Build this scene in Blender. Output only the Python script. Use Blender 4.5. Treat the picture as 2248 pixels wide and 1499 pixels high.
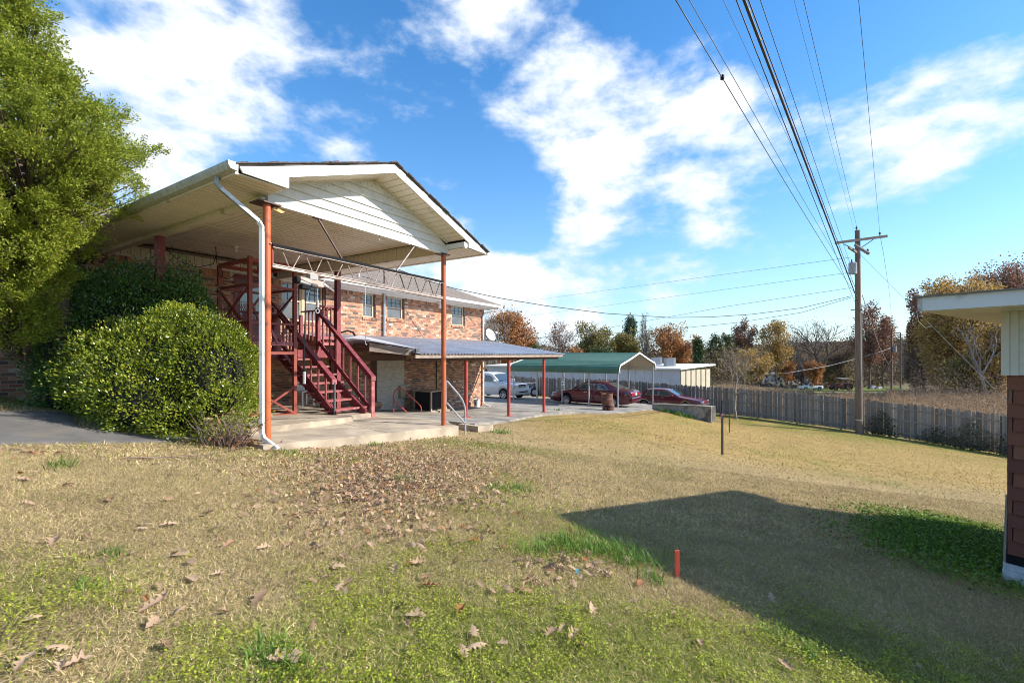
import bpy, bmesh, math, random
import numpy as np
from mathutils import Vector, Matrix
from mathutils.geometry import delaunay_2d_cdt
R = math.radians
rng = np.random.default_rng(7)
random.seed(7)
SC = bpy.context.scene
COL = SC.collection
for _o in list(bpy.data.objects):
    bpy.data.objects.remove(_o)

# ------------------------------------------------------------------ camera (the origin of the scene is the camera's eye)
cam_d = bpy.data.cameras.new('camera')
cam = bpy.data.objects.new('camera', cam_d)
COL.objects.link(cam)
cam.location = (0, 0, 0)
cam.rotation_euler = (R(90), 0, 0)
cam_d.sensor_width = 36.0
cam_d.lens = 36.0 * 987.0 / 2248.0
cam_d.shift_y = 28.5 / 2248.0
cam_d.clip_start = 0.05
cam_d.clip_end = 3000
SC.camera = cam

# ------------------------------------------------------------------ light
SUN_DIR = Vector((0.996, -0.088, 0.64)).normalized()      # towards the sun
sun_el = math.asin(SUN_DIR.z)
sun_rot = math.atan2(SUN_DIR.x, SUN_DIR.y)
sun_d = bpy.data.lights.new('sun', 'SUN')
sun_d.energy = 2.4
sun_d.angle = R(0.53)
sun_d.color = (1.0, 0.93, 0.82)
sun = bpy.data.objects.new('sun', sun_d)
COL.objects.link(sun)
sun.rotation_euler = SUN_DIR.to_track_quat('Z', 'Y').to_euler()

W = bpy.data.worlds.new('World')
SC.world = W
W.use_nodes = True
wn = W.node_tree.nodes
wl = W.node_tree.links
wn.clear()


def wnode(t, **kw):
    n = wn.new(t)
    for k, v in kw.items():
        setattr(n, k, v)
    return n


def wmath(op, a, b=None, c=None, clamp=False):
    n = wnode('ShaderNodeMath', operation=op, use_clamp=clamp)
    for i, x in enumerate((a, b, c)):
        if x is None:
            continue
        if isinstance(x, (int, float)):
            n.inputs[i].default_value = x
        else:
            wl.new(x, n.inputs[i])
    return n.outputs[0]


w_out = wnode('ShaderNodeOutputWorld')
w_bg = wnode('ShaderNodeBackground')
w_bg.inputs['Strength'].default_value = 0.15
sky = wnode('ShaderNodeTexSky', sky_type='NISHITA')
sky.sun_disc = False
sky.sun_elevation = sun_el
sky.sun_rotation = sun_rot
sky.altitude = 0
sky.air_density = 1.0
sky.dust_density = 0.25
sky.ozone_density = 3.0
tc = wnode('ShaderNodeTexCoord')
sep = wnode('ShaderNodeSeparateXYZ')
wl.new(tc.outputs['Generated'], sep.inputs[0])


def wnoise(scale, detail, rough, off, dist=0.0):
    m = wnode('ShaderNodeMapping')
    m.inputs['Location'].default_value = off
    m.inputs['Scale'].default_value = (1, 1, 1.9)
    wl.new(tc.outputs['Generated'], m.inputs[0])
    n = wnode('ShaderNodeTexNoise')
    n.inputs['Scale'].default_value = scale
    n.inputs['Detail'].default_value = detail
    n.inputs['Roughness'].default_value = rough
    n.inputs['Distortion'].default_value = dist
    wl.new(m.outputs[0], n.inputs['Vector'])
    return n.outputs['Fac']


n1 = wnoise(5.6, 12, 0.58, (1.3, 0.7, 0.2), 0.1)
n2 = wnoise(1.7, 3, 0.5, (0.4, 5.2, 0))
# cloud banks: direction, angular size, weight
banks = [(330, 230, 0.26, 0.15), (560, 60, 0.18, 0.13), (150, 120, 0.25, 0.12), (790, 340, 0.07, 0.2), (1150, 110, 0.15, 0.10), (1290, 60, 0.12, 0.1), (1540, 260, 0.13, 0.25), (1420, 200, 0.08, 0.16),
         (1960, 260, 0.14, 0.42), (2180, 220, 0.13, 0.38), (2060, 380, 0.10, 0.16), (1280, 570, 0.10, 0.34), (1050, 600, 0.08, 0.2), (1100, 585, 0.08, 0.18), (1330, 360, 0.08, 0.2), (1230, 400, 0.08, 0.16), (1290, 450, 0.07, 0.16), (1640, 440, 0.10, 0.14), (1850, 420, 0.08, 0.12)]
gaps = [(870, 230, 0.12, -0.20), (1050, 330, 0.11, -0.16), (1900, 60, 0.20, -0.34), (2150, 40, 0.22, -0.34), (800, 60, 0.08, -0.2), (2150, 520, 0.16, -0.3), (1900, 560, 0.12, -0.2), (1090, 480, 0.08, -0.2), (1520, 560, 0.14, -0.12), (430, 430, 0.05, -0.1), (1700, 620, 0.15, -0.15), (1700, 90, 0.07, -0.12)]
acc = None
for (bx, by, rad, wt) in banks + gaps:
    d = Vector(((bx - 1124) / 987.0, 1.0, (778 - by) / 987.0)).normalized()
    v = wnode('ShaderNodeVectorMath', operation='DISTANCE')
    v.inputs[1].default_value = d
    wl.new(tc.outputs['Generated'], v.inputs[0])
    q = wmath('DIVIDE', v.outputs['Value'], rad)
    g = wmath('MULTIPLY', wmath('EXPONENT', wmath('MULTIPLY', wmath('MULTIPLY', q, q), -1.0)), wt)
    acc = g if acc is None else wmath('ADD', acc, g)
dens = wmath('ADD', wmath('ADD', wmath('MULTIPLY', wmath('SUBTRACT', n1, 0.5), 1.9), wmath('MULTIPLY', n2, 0.35)), wmath('ADD', acc, 0.56))
mr = wnode('ShaderNodeMapRange', interpolation_type='SMOOTHSTEP')
mr.inputs['From Min'].default_value = 0.66
mr.inputs['From Max'].default_value = 1.12
wl.new(dens, mr.inputs['Value'])
cmask = wmath('MULTIPLY', mr.outputs[0], 0.95)
hs = wnode('ShaderNodeHueSaturation')
hs.inputs['Saturation'].default_value = 1.3
hs.inputs['Value'].default_value = 0.50
wl.new(sky.outputs[0], hs.inputs['Color'])
cl = wnode('ShaderNodeMix', data_type='RGBA')
ccol = wnode('ShaderNodeMix', data_type='RGBA')
ccol.inputs[6].default_value = (1.75, 1.95, 2.2, 1)
ccol.inputs[7].default_value = (2.2, 2.23, 2.28, 1)
cgr = wnode('ShaderNodeMapRange')
cgr.inputs['From Min'].default_value = 0.85
cgr.inputs['From Max'].default_value = 1.15
wl.new(dens, cgr.inputs['Value'])
wl.new(cgr.outputs[0], ccol.inputs[0])
wl.new(ccol.outputs[2], cl.inputs[7])
wl.new(cmask, cl.inputs[0])
hz = wnode('ShaderNodeMix', data_type='RGBA')
hz.inputs[7].default_value = (0.98, 1.36, 1.75, 1)
wl.new(wmath('MULTIPLY', wmath('EXPONENT', wmath('MULTIPLY', wmath('MAXIMUM', sep.outputs[2], 0.0), -5.0)), 0.75), hz.inputs[0])
wl.new(hs.outputs[0], hz.inputs[6])
wl.new(hz.outputs[2], cl.inputs[6])
wl.new(cl.outputs[2], w_bg.inputs['Color'])
wl.new(w_bg.outputs[0], w_out.inputs['Surface'])

SC.render.engine = 'CYCLES'
SC.view_settings.view_transform = 'Standard'
SC.view_settings.look = 'None'
SC.view_settings.gamma = 1.0
SC.view_settings.use_curve_mapping = False
SC.view_settings.exposure = 1.84
SC.cycles.max_bounces = 8
SC.cycles.diffuse_bounces = 6
SC.cycles.transparent_max_bounces = 8
SC.cycles.use_denoising = True
SC.cycles.denoiser = 'OPENIMAGEDENOISE'
SC.cycles.denoising_input_passes = 'RGB_ALBEDO_NORMAL'
SC.cycles.denoising_prefilter = 'ACCURATE'
SC.cycles.use_adaptive_sampling = False
SC.cycles.sample_clamp_indirect = 6.0
SC.cycles.filter_width = 1.0
SC.cycles.caustics_reflective = False
SC.cycles.caustics_refractive = False

# ------------------------------------------------------------------ helpers
F, CX, HY = 987.0, 1124.0, 778.0


def P(px, py, Y):
    """the place in the yard at depth Y that the photograph shows at px, py"""
    return Vector(((px - CX) / F * Y, Y, (HY - py) / F * Y))


ANG = math.atan2(1.0, 0.624)
UX, UY = math.cos(ANG), math.sin(ANG)
A0 = (-0.545 * 6.6, 6.6)


def H(u, v, z=0.0):
    """house frame: u along the wall, v from the porch front to the wall"""
    return Vector((A0[0] + u * UX - v * UY, A0[1] + u * UY + v * UX, z))


def uv_of(x, y):
    dx, dy = x - A0[0], y - A0[1]
    return dx * UX + dy * UY, -dx * UY + dy * UX


MATS = {}


def node_mat(name):
    m = bpy.data.materials.new(name)
    m.use_nodes = True
    nt = m.node_tree
    return m, nt, nt.nodes['Principled BSDF']


def mat(name, col, rough=0.6, metal=0.0, col2=None, nscale=8.0, ndet=4.0, nlo=0.35, nhi=0.65, bump=0.0, bscale=60.0, stretch=None, coat=0.0, rnd=0.0, spec=None, dirt=None, emit=None, bdist=0.01):
    """principled material: a noise mix of two colours, a little value change per object and island, optional fine relief and grime"""
    if name in MATS:
        return MATS[name]
    m, nt, b = node_mat(name)
    N, L = nt.nodes, nt.links
    b.inputs['Roughness'].default_value = rough
    b.inputs['Metallic'].default_value = metal
    if coat:
        b.inputs['Coat Weight'].default_value = coat
        b.inputs['Coat Roughness'].default_value = 0.04
    if spec is not None:
        b.inputs['Specular IOR Level'].default_value = spec
    geo = N.new('ShaderNodeNewGeometry')
    tcn = N.new('ShaderNodeTexCoord')
    mp = N.new('ShaderNodeMapping')
    L.new(tcn.outputs['Object'], mp.inputs[0])
    if stretch:
        mp.inputs['Scale'].default_value = stretch
    c2 = col2 or tuple(min(1, x * 0.86) for x in col)
    no = N.new('ShaderNodeTexNoise')
    no.inputs['Scale'].default_value = nscale
    no.inputs['Detail'].default_value = ndet
    no.inputs['Roughness'].default_value = 0.6
    L.new(mp.outputs[0], no.inputs['Vector'])
    r = N.new('ShaderNodeMapRange')
    r.inputs['From Min'].default_value = nlo
    r.inputs['From Max'].default_value = nhi
    L.new(no.outputs['Fac'], r.inputs['Value'])
    mx = N.new('ShaderNodeMix')
    mx.data_type = 'RGBA'
    mx.inputs[6].default_value = (*col, 1)
    mx.inputs[7].default_value = (*c2, 1)
    L.new(r.outputs[0], mx.inputs[0])
    out = mx.outputs[2]
    if dirt:
        d2 = N.new('ShaderNodeTexNoise')
        d2.inputs['Scale'].default_value = dirt[1]
        d2.inputs['Detail'].default_value = 6
        L.new(tcn.outputs['Object'], d2.inputs['Vector'])
        r2 = N.new('ShaderNodeMapRange')
        r2.inputs['From Min'].default_value = dirt[2]
        r2.inputs['From Max'].default_value = dirt[2] + 0.16
        L.new(d2.outputs['Fac'], r2.inputs['Value'])
        m2 = N.new('ShaderNodeMix')
        m2.data_type = 'RGBA'
        m2.inputs[7].default_value = (*dirt[0], 1)
        L.new(r2.outputs[0], m2.inputs[0])
        L.new(out, m2.inputs[6])
        out = m2.outputs[2]
    if rnd:
        oi = N.new('ShaderNodeObjectInfo')
        ad = N.new('ShaderNodeMath')
        ad.operation = 'ADD'
        L.new(geo.outputs['Random Per Island'], ad.inputs[0])
        L.new(oi.outputs['Random'], ad.inputs[1])
        fr = N.new('ShaderNodeMath')
        fr.operation = 'FRACT'
        L.new(ad.outputs[0], fr.inputs[0])
        rr = N.new('ShaderNodeMapRange')
        rr.inputs['To Min'].default_value = 1 - rnd
        rr.inputs['To Max'].default_value = 1 + rnd
        L.new(fr.outputs[0], rr.inputs['Value'])
        hv = N.new('ShaderNodeHueSaturation')
        L.new(rr.outputs[0], hv.inputs['Value'])
        L.new(out, hv.inputs['Color'])
        out = hv.outputs[0]
    L.new(out, b.inputs['Base Color'])
    if bump:
        bn = N.new('ShaderNodeTexNoise')
        bn.inputs['Scale'].default_value = bscale
        bn.inputs['Detail'].default_value = 5
        L.new(mp.outputs[0], bn.inputs['Vector'])
        bp = N.new('ShaderNodeBump')
        bp.inputs['Strength'].default_value = bump
        bp.inputs['Distance'].default_value = bdist
        L.new(bn.outputs['Fac'], bp.inputs['Height'])
        L.new(bp.outputs[0], b.inputs['Normal'])
    MATS[name] = m
    return m


def ramp_mat(name, stops, rough=0.85, bump=0.25, bscale=80.0, grain=0.25, gscale=60.0):
    """one colour per island or object, drawn from a list of (position, colour)"""
    m, nt, b = node_mat(name)
    N, L = nt.nodes, nt.links
    b.inputs['Roughness'].default_value = rough
    geo = N.new('ShaderNodeNewGeometry')
    oi = N.new('ShaderNodeObjectInfo')
    ad = N.new('ShaderNodeMath')
    ad.operation = 'ADD'
    L.new(geo.outputs['Random Per Island'], ad.inputs[0])
    L.new(oi.outputs['Random'], ad.inputs[1])
    fr = N.new('ShaderNodeMath')
    fr.operation = 'FRACT'
    L.new(ad.outputs[0], fr.inputs[0])
    cr = N.new('ShaderNodeValToRGB')
    cr.color_ramp.interpolation = 'CONSTANT' if len(stops) > 5 else 'LINEAR'
    el = cr.color_ramp.elements
    while len(el) < len(stops):
        el.new(0.5)
    for e, (p, c) in zip(el, stops):
        e.position = p
        e.color = (*c, 1)
    L.new(fr.outputs[0], cr.inputs[0])
    tcn = N.new('ShaderNodeNewGeometry')
    no = N.new('ShaderNodeTexNoise')
    no.inputs['Scale'].default_value = gscale
    no.inputs['Detail'].default_value = 4
    L.new(tcn.outputs['Position'], no.inputs['Vector'])
    rr = N.new('ShaderNodeMapRange')
    rr.inputs['To Min'].default_value = 1 - grain
    rr.inputs['To Max'].default_value = 1 + grain
    L.new(no.outputs['Fac'], rr.inputs['Value'])
    hv = N.new('ShaderNodeHueSaturation')
    L.new(rr.outputs[0], hv.inputs['Value'])
    L.new(cr.outputs[0], hv.inputs['Color'])
    L.new(hv.outputs[0], b.inputs['Base Color'])
    if bump:
        bn = N.new('ShaderNodeTexNoise')
        bn.inputs['Scale'].default_value = bscale
        L.new(tcn.outputs['Position'], bn.inputs['Vector'])
        bp = N.new('ShaderNodeBump')
        bp.inputs['Strength'].default_value = bump
        bp.inputs['Distance'].default_value = 0.01
        L.new(bn.outputs['Fac'], bp.inputs['Height'])
        L.new(bp.outputs[0], b.inputs['Normal'])
    MATS[name] = m
    return m


def leaf_mat(name, stops, rough=0.55, trans=0.35, spec=0.4, attr=False, sat=1.0):
    """thin leaves: colour per leaf (or from the mesh), light passing through"""
    m, nt, b = node_mat(name)
    N, L = nt.nodes, nt.links
    b.inputs['Roughness'].default_value = rough
    b.inputs['Specular IOR Level'].default_value = spec
    if attr:
        a = N.new('ShaderNodeAttribute')
        a.attribute_name = 'Col'
        out = a.outputs['Color']
    else:
        geo = N.new('ShaderNodeNewGeometry')
        oi = N.new('ShaderNodeObjectInfo')
        ad = N.new('ShaderNodeMath')
        ad.operation = 'ADD'
        L.new(geo.outputs['Random Per Island'], ad.inputs[0])
        L.new(oi.outputs['Random'], ad.inputs[1])
        fr = N.new('ShaderNodeMath')
        fr.operation = 'FRACT'
        L.new(ad.outputs[0], fr.inputs[0])
        cr = N.new('ShaderNodeValToRGB')
        el = cr.color_ramp.elements
        while len(el) < len(stops):
            el.new(0.5)
        for e, (p, c) in zip(el, stops):
            e.position = p
            e.color = (*c, 1)
        L.new(fr.outputs[0], cr.inputs[0])
        out = cr.outputs[0]
    L.new(out, b.inputs['Base Color'])
    tr = N.new('ShaderNodeBsdfTranslucent')
    L.new(out, tr.inputs['Color'])
    mx = N.new('ShaderNodeMixShader')
    mx.inputs[0].default_value = trans
    L.new(b.outputs[0], mx.inputs[1])
    L.new(tr.outputs[0], mx.inputs[2])
    L.new(mx.outputs[0], N['Material Output'].inputs['Surface'])
    MATS[name] = m
    return m


def glass_mat(name, tint=(0.05, 0.06, 0.07), rough=0.03, refl=0.5):
    m, nt, b = node_mat(name)
    b.inputs['Base Color'].default_value = (*tint, 1)
    b.inputs['Roughness'].default_value = rough
    b.inputs['Specular IOR Level'].default_value = refl
    b.inputs['Coat Weight'].default_value = 0.6
    b.inputs['Coat Roughness'].default_value = 0.02
    MATS[name] = m
    return m


WM = {}      # world matrices of the things and parts built so far


def tag(o, label, cat, group=None):
    o['label'] = label
    o['category'] = cat
    if group:
        o['group'] = group
    return o


def thing(name, label, cat, loc=(0, 0, 0), rz=0.0, group=None):
    o = bpy.data.objects.new(name, None)
    o.empty_display_size = 0.2
    COL.objects.link(o)
    o.location = loc
    o.rotation_euler = (0, 0, rz)
    WM[o.name] = Matrix.Translation(Vector(loc)) @ Matrix.Rotation(rz, 4, 'Z')
    return tag(o, label, cat, group)


class MB:
    """collects simple solids; build() links them as one mesh object"""

    def __init__(s):
        s.v = []
        s.f = []

    def add(s, vs, fs):
        n = len(s.v)
        s.v.extend([Vector(p) for p in vs])
        s.f.extend([tuple(i + n for i in f) for f in fs])
        return s

    def hexa(s, p):
        return s.add(p, [(0, 3, 2, 1), (4, 5, 6, 7), (0, 1, 5, 4), (1, 2, 6, 5), (2, 3, 7, 6), (3, 0, 4, 7)])

    def box(s, x0, x1, y0, y1, z0, z1):
        return s.hexa([(x0, y0, z0), (x1, y0, z0), (x1, y1, z0), (x0, y1, z0), (x0, y0, z1), (x1, y0, z1), (x1, y1, z1), (x0, y1, z1)])

    def hb(s, u0, u1, v0, v1, z0, z1):
        """box in the house frame"""
        return s.hexa([H(u0, v0, z0), H(u1, v0, z0), H(u1, v1, z0), H(u0, v1, z0), H(u0, v0, z1), H(u1, v0, z1), H(u1, v1, z1), H(u0, v1, z1)])

    def beam(s, p, q, w, h, up=(0, 0, 1)):
        p, q = Vector(p), Vector(q)
        d = (q - p).normalized()
        up = Vector(up)
        sd = d.cross(up)
        if sd.length < 1e-4:
            sd = d.cross(Vector((1, 0, 0)))
        sd.normalize()
        up = sd.cross(d)
        a, b = sd * (w / 2), up * (h / 2)
        return s.hexa([p - a - b, p + a - b, p + a + b, p - a + b, q - a - b, q + a - b, q + a + b, q - a + b])

    def tube(s, pts, r, n=8, r1=None, cap=True):
        pts = [Vector(p) for p in pts]
        k = len(pts)
        rings = []
        ref = None
        for i, p in enumerate(pts):
            d = (pts[min(i + 1, k - 1)] - pts[max(i - 1, 0)])
            if d.length < 1e-9:
                d = Vector((0, 0, 1))
            d.normalize()
            if ref is None:
                ref = d.cross(Vector((0, 0, 1)))
                if ref.length < 1e-3:
                    ref = d.cross(Vector((1, 0, 0)))
            a = (ref - d * ref.dot(d))
            if a.length < 1e-6:
                a = d.orthogonal()
            a.normalize()
            ref = a
            b = d.cross(a)
            rad = r if r1 is None else r + (r1 - r) * i / (k - 1)
            rings.append([p + (a * math.cos(2 * math.pi * j / n) + b * math.sin(2 * math.pi * j / n)) * rad for j in range(n)])
        vs = [x for rg in rings for x in rg]
        fs = []
        for i in range(k - 1):
            for j in range(n):
                fs.append((i * n + j, i * n + (j + 1) % n, (i + 1) * n + (j + 1) % n, (i + 1) * n + j))
        if cap:
            fs.append(tuple(range(n))[::-1])
            fs.append(tuple((k - 1) * n + j for j in range(n)))
        return s.add(vs, fs)

    def lathe(s, prof, n=20, c=(0, 0, 0), axis='Z'):
        """prof: (radius, height) pairs"""
        c = Vector(c)
        vs = []
        for (r, h) in prof:
            for j in range(n):
                a = 2 * math.pi * j / n
                x, y = r * math.cos(a), r * math.sin(a)
                vs.append(c + (Vector((x, y, h)) if axis == 'Z' else Vector((x, h, y)) if axis == 'Y' else Vector((h, x, y))))
        fs = []
        for i in range(len(prof) - 1):
            for j in range(n):
                fs.append((i * n + j, i * n + (j + 1) % n, (i + 1) * n + (j + 1) % n, (i + 1) * n + j))
        return s.add(vs, fs)

    def prism(s, poly, off):
        """a flat polygon given thickness by the vector off"""
        n = len(poly)
        off = Vector(off)
        a = [Vector(p) for p in poly]
        fs = [tuple(range(n))[::-1], tuple(range(n, 2 * n))]
        fs += [(i, (i + 1) % n, n + (i + 1) % n, n + i) for i in range(n)]
        return s.add(a + [p + off for p in a], fs)

    def build(s, name, m, parent=None, smooth=False, bevel=0.0, kind=None, label=None):
        me = bpy.data.meshes.new(name)
        vs = s.v
        if parent is not None:
            inv = WM[parent.name].inverted()
            vs = [inv @ p for p in vs]
        me.from_pydata([tuple(p) for p in vs], [], s.f)
        bm = bmesh.new()
        bm.from_mesh(me)
        bmesh.ops.recalc_face_normals(bm, faces=bm.faces)
        if bevel:
            bmesh.ops.bevel(bm, geom=list(bm.edges), offset=bevel, segments=1, affect='EDGES', clamp_overlap=True)
        bm.to_mesh(me)
        bm.free()
        o = bpy.data.objects.new(name, me)
        COL.objects.link(o)
        if isinstance(m, (list, tuple)):
            for x in m:
                me.materials.append(x)
        else:
            me.materials.append(m)
        if smooth:
            me.polygons.foreach_set('use_smooth', [True] * len(me.polygons))
            try:
                me.set_sharp_from_angle(angle=R(38))
            except Exception:
                pass
        if parent is not None:
            o.parent = parent
            WM[o.name] = WM[parent.name]
        else:
            WM[o.name] = Matrix.Identity(4)
        if kind:
            o['kind'] = kind
        if label:
            o['label'] = label
        return o


def raw_mesh(name, co, faces_n, m, parent=None, cols=None, kind=None, smooth=False):
    """co: (n, 3); every face has faces_n consecutive vertices"""
    me = bpy.data.meshes.new(name)
    co = np.asarray(co, dtype=np.float32)
    if parent is not None:
        inv = np.array(WM[parent.name].inverted())
        co = (co @ inv[:3, :3].T + inv[:3, 3]).astype(np.float32)
    n = len(co)
    nf = n // faces_n
    me.vertices.add(n)
    me.vertices.foreach_set('co', co.ravel())
    me.loops.add(n)
    me.loops.foreach_set('vertex_index', np.arange(n, dtype=np.int32))
    me.polygons.add(nf)
    me.polygons.foreach_set('loop_start', np.arange(nf, dtype=np.int32) * faces_n)
    me.polygons.foreach_set('loop_total', np.full(nf, faces_n, dtype=np.int32))
    me.update(calc_edges=True)
    if cols is not None:
        ca = me.color_attributes.new('Col', 'FLOAT_COLOR', 'POINT')
        c4 = np.ones((n, 4), dtype=np.float32)
        c4[:, :3] = cols
        ca.data.foreach_set('color', c4.ravel())
    me.materials.append(m)
    o = bpy.data.objects.new(name, me)
    COL.objects.link(o)
    if parent is not None:
        o.parent = parent
        WM[o.name] = WM[parent.name]
    if kind:
        o['kind'] = kind
    return o


def inst(src, name, loc, parent, rz=0.0, ry=0.0, scale=None, rx=0.0):
    """another object with the same mesh, placed in the parent's own axes"""
    o = bpy.data.objects.new(name, src)
    COL.objects.link(o)
    o.parent = parent
    o.location = loc
    o.rotation_euler = (rx, ry, rz)
    if scale is not None:
        o.scale = scale
    return o


def box_mesh(name, sx, sy, sz, m, bev=0.0):
    me = bpy.data.meshes.new(name)
    bm = bmesh.new()
    bmesh.ops.create_cube(bm, size=1.0)
    for v in bm.verts:
        v.co = (v.co.x * sx, v.co.y * sy, v.co.z * sz)
    if bev:
        bmesh.ops.bevel(bm, geom=list(bm.edges), offset=bev, segments=1, affect='EDGES')
    bm.to_mesh(me)
    bm.free()
    me.materials.append(m)
    return me


def hash2(ix, iy, seed):
    h = (ix.astype(np.int64) * 374761393 + iy.astype(np.int64) * 668265263 + seed * 69069) & 0x7fffffff
    h = ((h ^ (h >> 13)) * 1274126177) & 0x7fffffff
    return ((h ^ (h >> 16)) & 0xffff) / 65535.0


def vnoise(x, y, seed=0):
    x = np.asarray(x, float)
    y = np.asarray(y, float)
    ix, iy = np.floor(x), np.floor(y)
    fx, fy = x - ix, y - iy
    fx, fy = fx * fx * (3 - 2 * fx), fy * fy * (3 - 2 * fy)
    a = hash2(ix, iy, seed)
    b = hash2(ix + 1, iy, seed)
    c = hash2(ix, iy + 1, seed)
    d = hash2(ix + 1, iy + 1, seed)
    return (a * (1 - fx) + b * fx) * (1 - fy) + (c * (1 - fx) + d * fx) * fy


def fbm(x, y, seed=0, o=4):
    s, a, t = 0, 0.5, 0
    for i in range(o):
        s = s + a * vnoise(np.asarray(x) * 2 ** i + 17.3 * i, np.asarray(y) * 2 ** i - 9.1 * i, seed + i)
        t += a
        a *= 0.55
    return s / t


def sstep(a, b, x):
    t = np.clip((np.asarray(x, float) - a) / (b - a), 0, 1)
    return t * t * (3 - 2 * t)
# ------------------------------------------------------------------ the lie of the land


def plane_z(x, y):
    return -1.28 - 0.124 * x - 0.066 * y


ZC_U = [-2.0, -1.0, 0.0, 3.94, 8.0, 10.6, 13.4, 16.0, 20.0]
ZC_Z = [-1.16, -1.2, -1.27, -1.56, -2.05, -2.32, -2.46, -2.6, -2.8]


def zc(u):
    return np.interp(u, ZC_U, ZC_Z)


ctrl = []
for x, y in [(-3, -6), (3, -6), (-3, 0), (0, 0), (3, 0), (6, 0), (-4, 2), (-1, 2), (2, 2), (5, 2), (-6, 4), (-2, 4), (1, 4), (4.6, 4.2), (8, 4), (-1.5, 6.5), (1, 7), (4, 7), (7, 7), (-8, 2), (-12, 3), (-9, 5),
             (0.6, 9.5), (3, 10.5), (6, 10), (9, 8), (-0.9, 8.7)]:
    ctrl.append((x, y, plane_z(x, y)))
for u, v in [(-2.5, 6.2), (-4.5, 6.2), (-4, 3), (-2.2, 0), (-1.6, 3)]:
    p = H(u, v)
    ctrl.append((p.x, p.y, plane_z(p.x, p.y)))
for u in (0.6, 2.5, 4.0):
    for v in (1.5, 4.5, 6.6):
        p = H(u, v)
        ctrl.append((p.x, p.y, float(zc(u)) - 0.14))
for u in (7, 10, 13):
    for v in (2.8, 6.0, 9.0):
        p = H(u, v)
        ctrl.append((p.x, p.y, float(zc(u)) - 0.12))
ctrl += [(3.6, 12.5, -2.28), (6.1, 13, -2.85), (2.0, 15.5, -2.33), (1.6, 18.4, -2.5), (3.4, 20.6, -2.75), (5, 22.6, -2.9), (7.7, 24.3, -3.0), (4.9, 16.5, -2.8), (8, 18, -3.3), (10.1, 20.9, -3.6),
         (10.5, 22.6, -3.6), (0.2, 29, -3.05), (5.5, 26, -3.05), (9.8, 31, -3.5), (3, 33, -3.3), (-2, 36, -3.35), (13.2, 30, -4.1), (11.4, 28.2, -3.9), (-6, 30, -2.9), (-12, 30, -2.5), (-14, 16, -0.8),
         (-1, 42, -3.7), (2, 40.5, -3.8), (11.4, 33.6, -4.05), (14.3, 31.4, -4.15), (16.1, 30, -4.22), (17.9, 28.7, -4.37), (20.7, 26.6, -4.6), (25.1, 23.3, -5.15), (29, 20.4, -5.6), (13, 14, -3.75), (18, 18, -4.5), (14, 10, -3.6), (20, 10, -4.6),
         (18.7, 50, -5.2), (30, 40, -5.6), (40, 32, -6.0), (62, 74, -6.2), (82, 113, -8.5), (60, 113, -8.4), (30, 110, -7.4), (0, 60, -4.6), (0, 105, -5.5), (-50, 60, -3.2), (-60, 120, -4.5), (50, 50, -5.6), (95, 122, -8.4),
         (115, 145, -2.5), (135, 165, 3.5), (100, 170, 1.0), (150, 140, 1.0), (70, 170, -3.0), (40, 170, -5), (80, 60, -5.5), (110, 80, -5), (45, 15, -6.8), (60, 0, -7), (-60, 0, -0.6), (-40, 25, -1.2), (20, -20, -3.5), (-20, -20, -0.6), (60, 300, -2), (-80, 300, -3), (220, 300, 4), (220, 100, -2)]
ctrl = np.array(ctrl)
_n = len(ctrl)
_sc = 20.0


def _phi(r2):
    return np.where(r2 > 1e-12, 0.5 * r2 * np.log(np.maximum(r2, 1e-12)), 0.0)


_q = ctrl[:, :2] / _sc
_K = _phi(((_q[:, None] - _q[None]) ** 2).sum(-1)) + np.eye(_n) * 0.002
_Pm = np.c_[np.ones(_n), _q]
_M = np.zeros((_n + 3, _n + 3))
_M[:_n, :_n] = _K
_M[:_n, _n:] = _Pm
_M[_n:, :_n] = _Pm.T
_wt = np.linalg.solve(_M, np.r_[ctrl[:, 2], 0, 0, 0])


def T(x, y):
    x = np.asarray(x, float)
    y = np.asarray(y, float)
    shp = x.shape
    q = np.stack([x.ravel(), y.ravel()], -1) / _sc
    out = np.empty(len(q))
    for i in range(0, len(q), 20000):
        b = q[i:i + 20000]
        k = _phi(((b[:, None] - _q[None]) ** 2).sum(-1))
        out[i:i + 20000] = k @ _wt[:_n] + _wt[_n] + b @ _wt[_n + 1:]
    z = np.clip(out, -12, 7)
    z = z.reshape(shp)
    return z if shp else float(z)


def on_ground(px, py, dz=0.0):
    """where the sight line through px, py meets the ground"""
    k, m = (px - CX) / F, (HY - py) / F
    ys = np.linspace(1.4, 120, 4000)
    d = m * ys - (T(k * ys, ys) + dz)
    i = int(np.argmax(d < 0)) if (d < 0).any() else len(ys) - 1
    y = ys[i]
    return Vector((k * y, y, T(k * y, y)))


FD = np.array((-0.802, 0.597))
FP = np.array((14.3, 31.4))


def fence_t(x, y):
    d = np.stack([np.asarray(x) - FP[0], np.asarray(y) - FP[1]], -1)
    return d @ FD, d @ np.array((FD[1], -FD[0]))       # along the fence, out from it (camera side negative)


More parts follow.
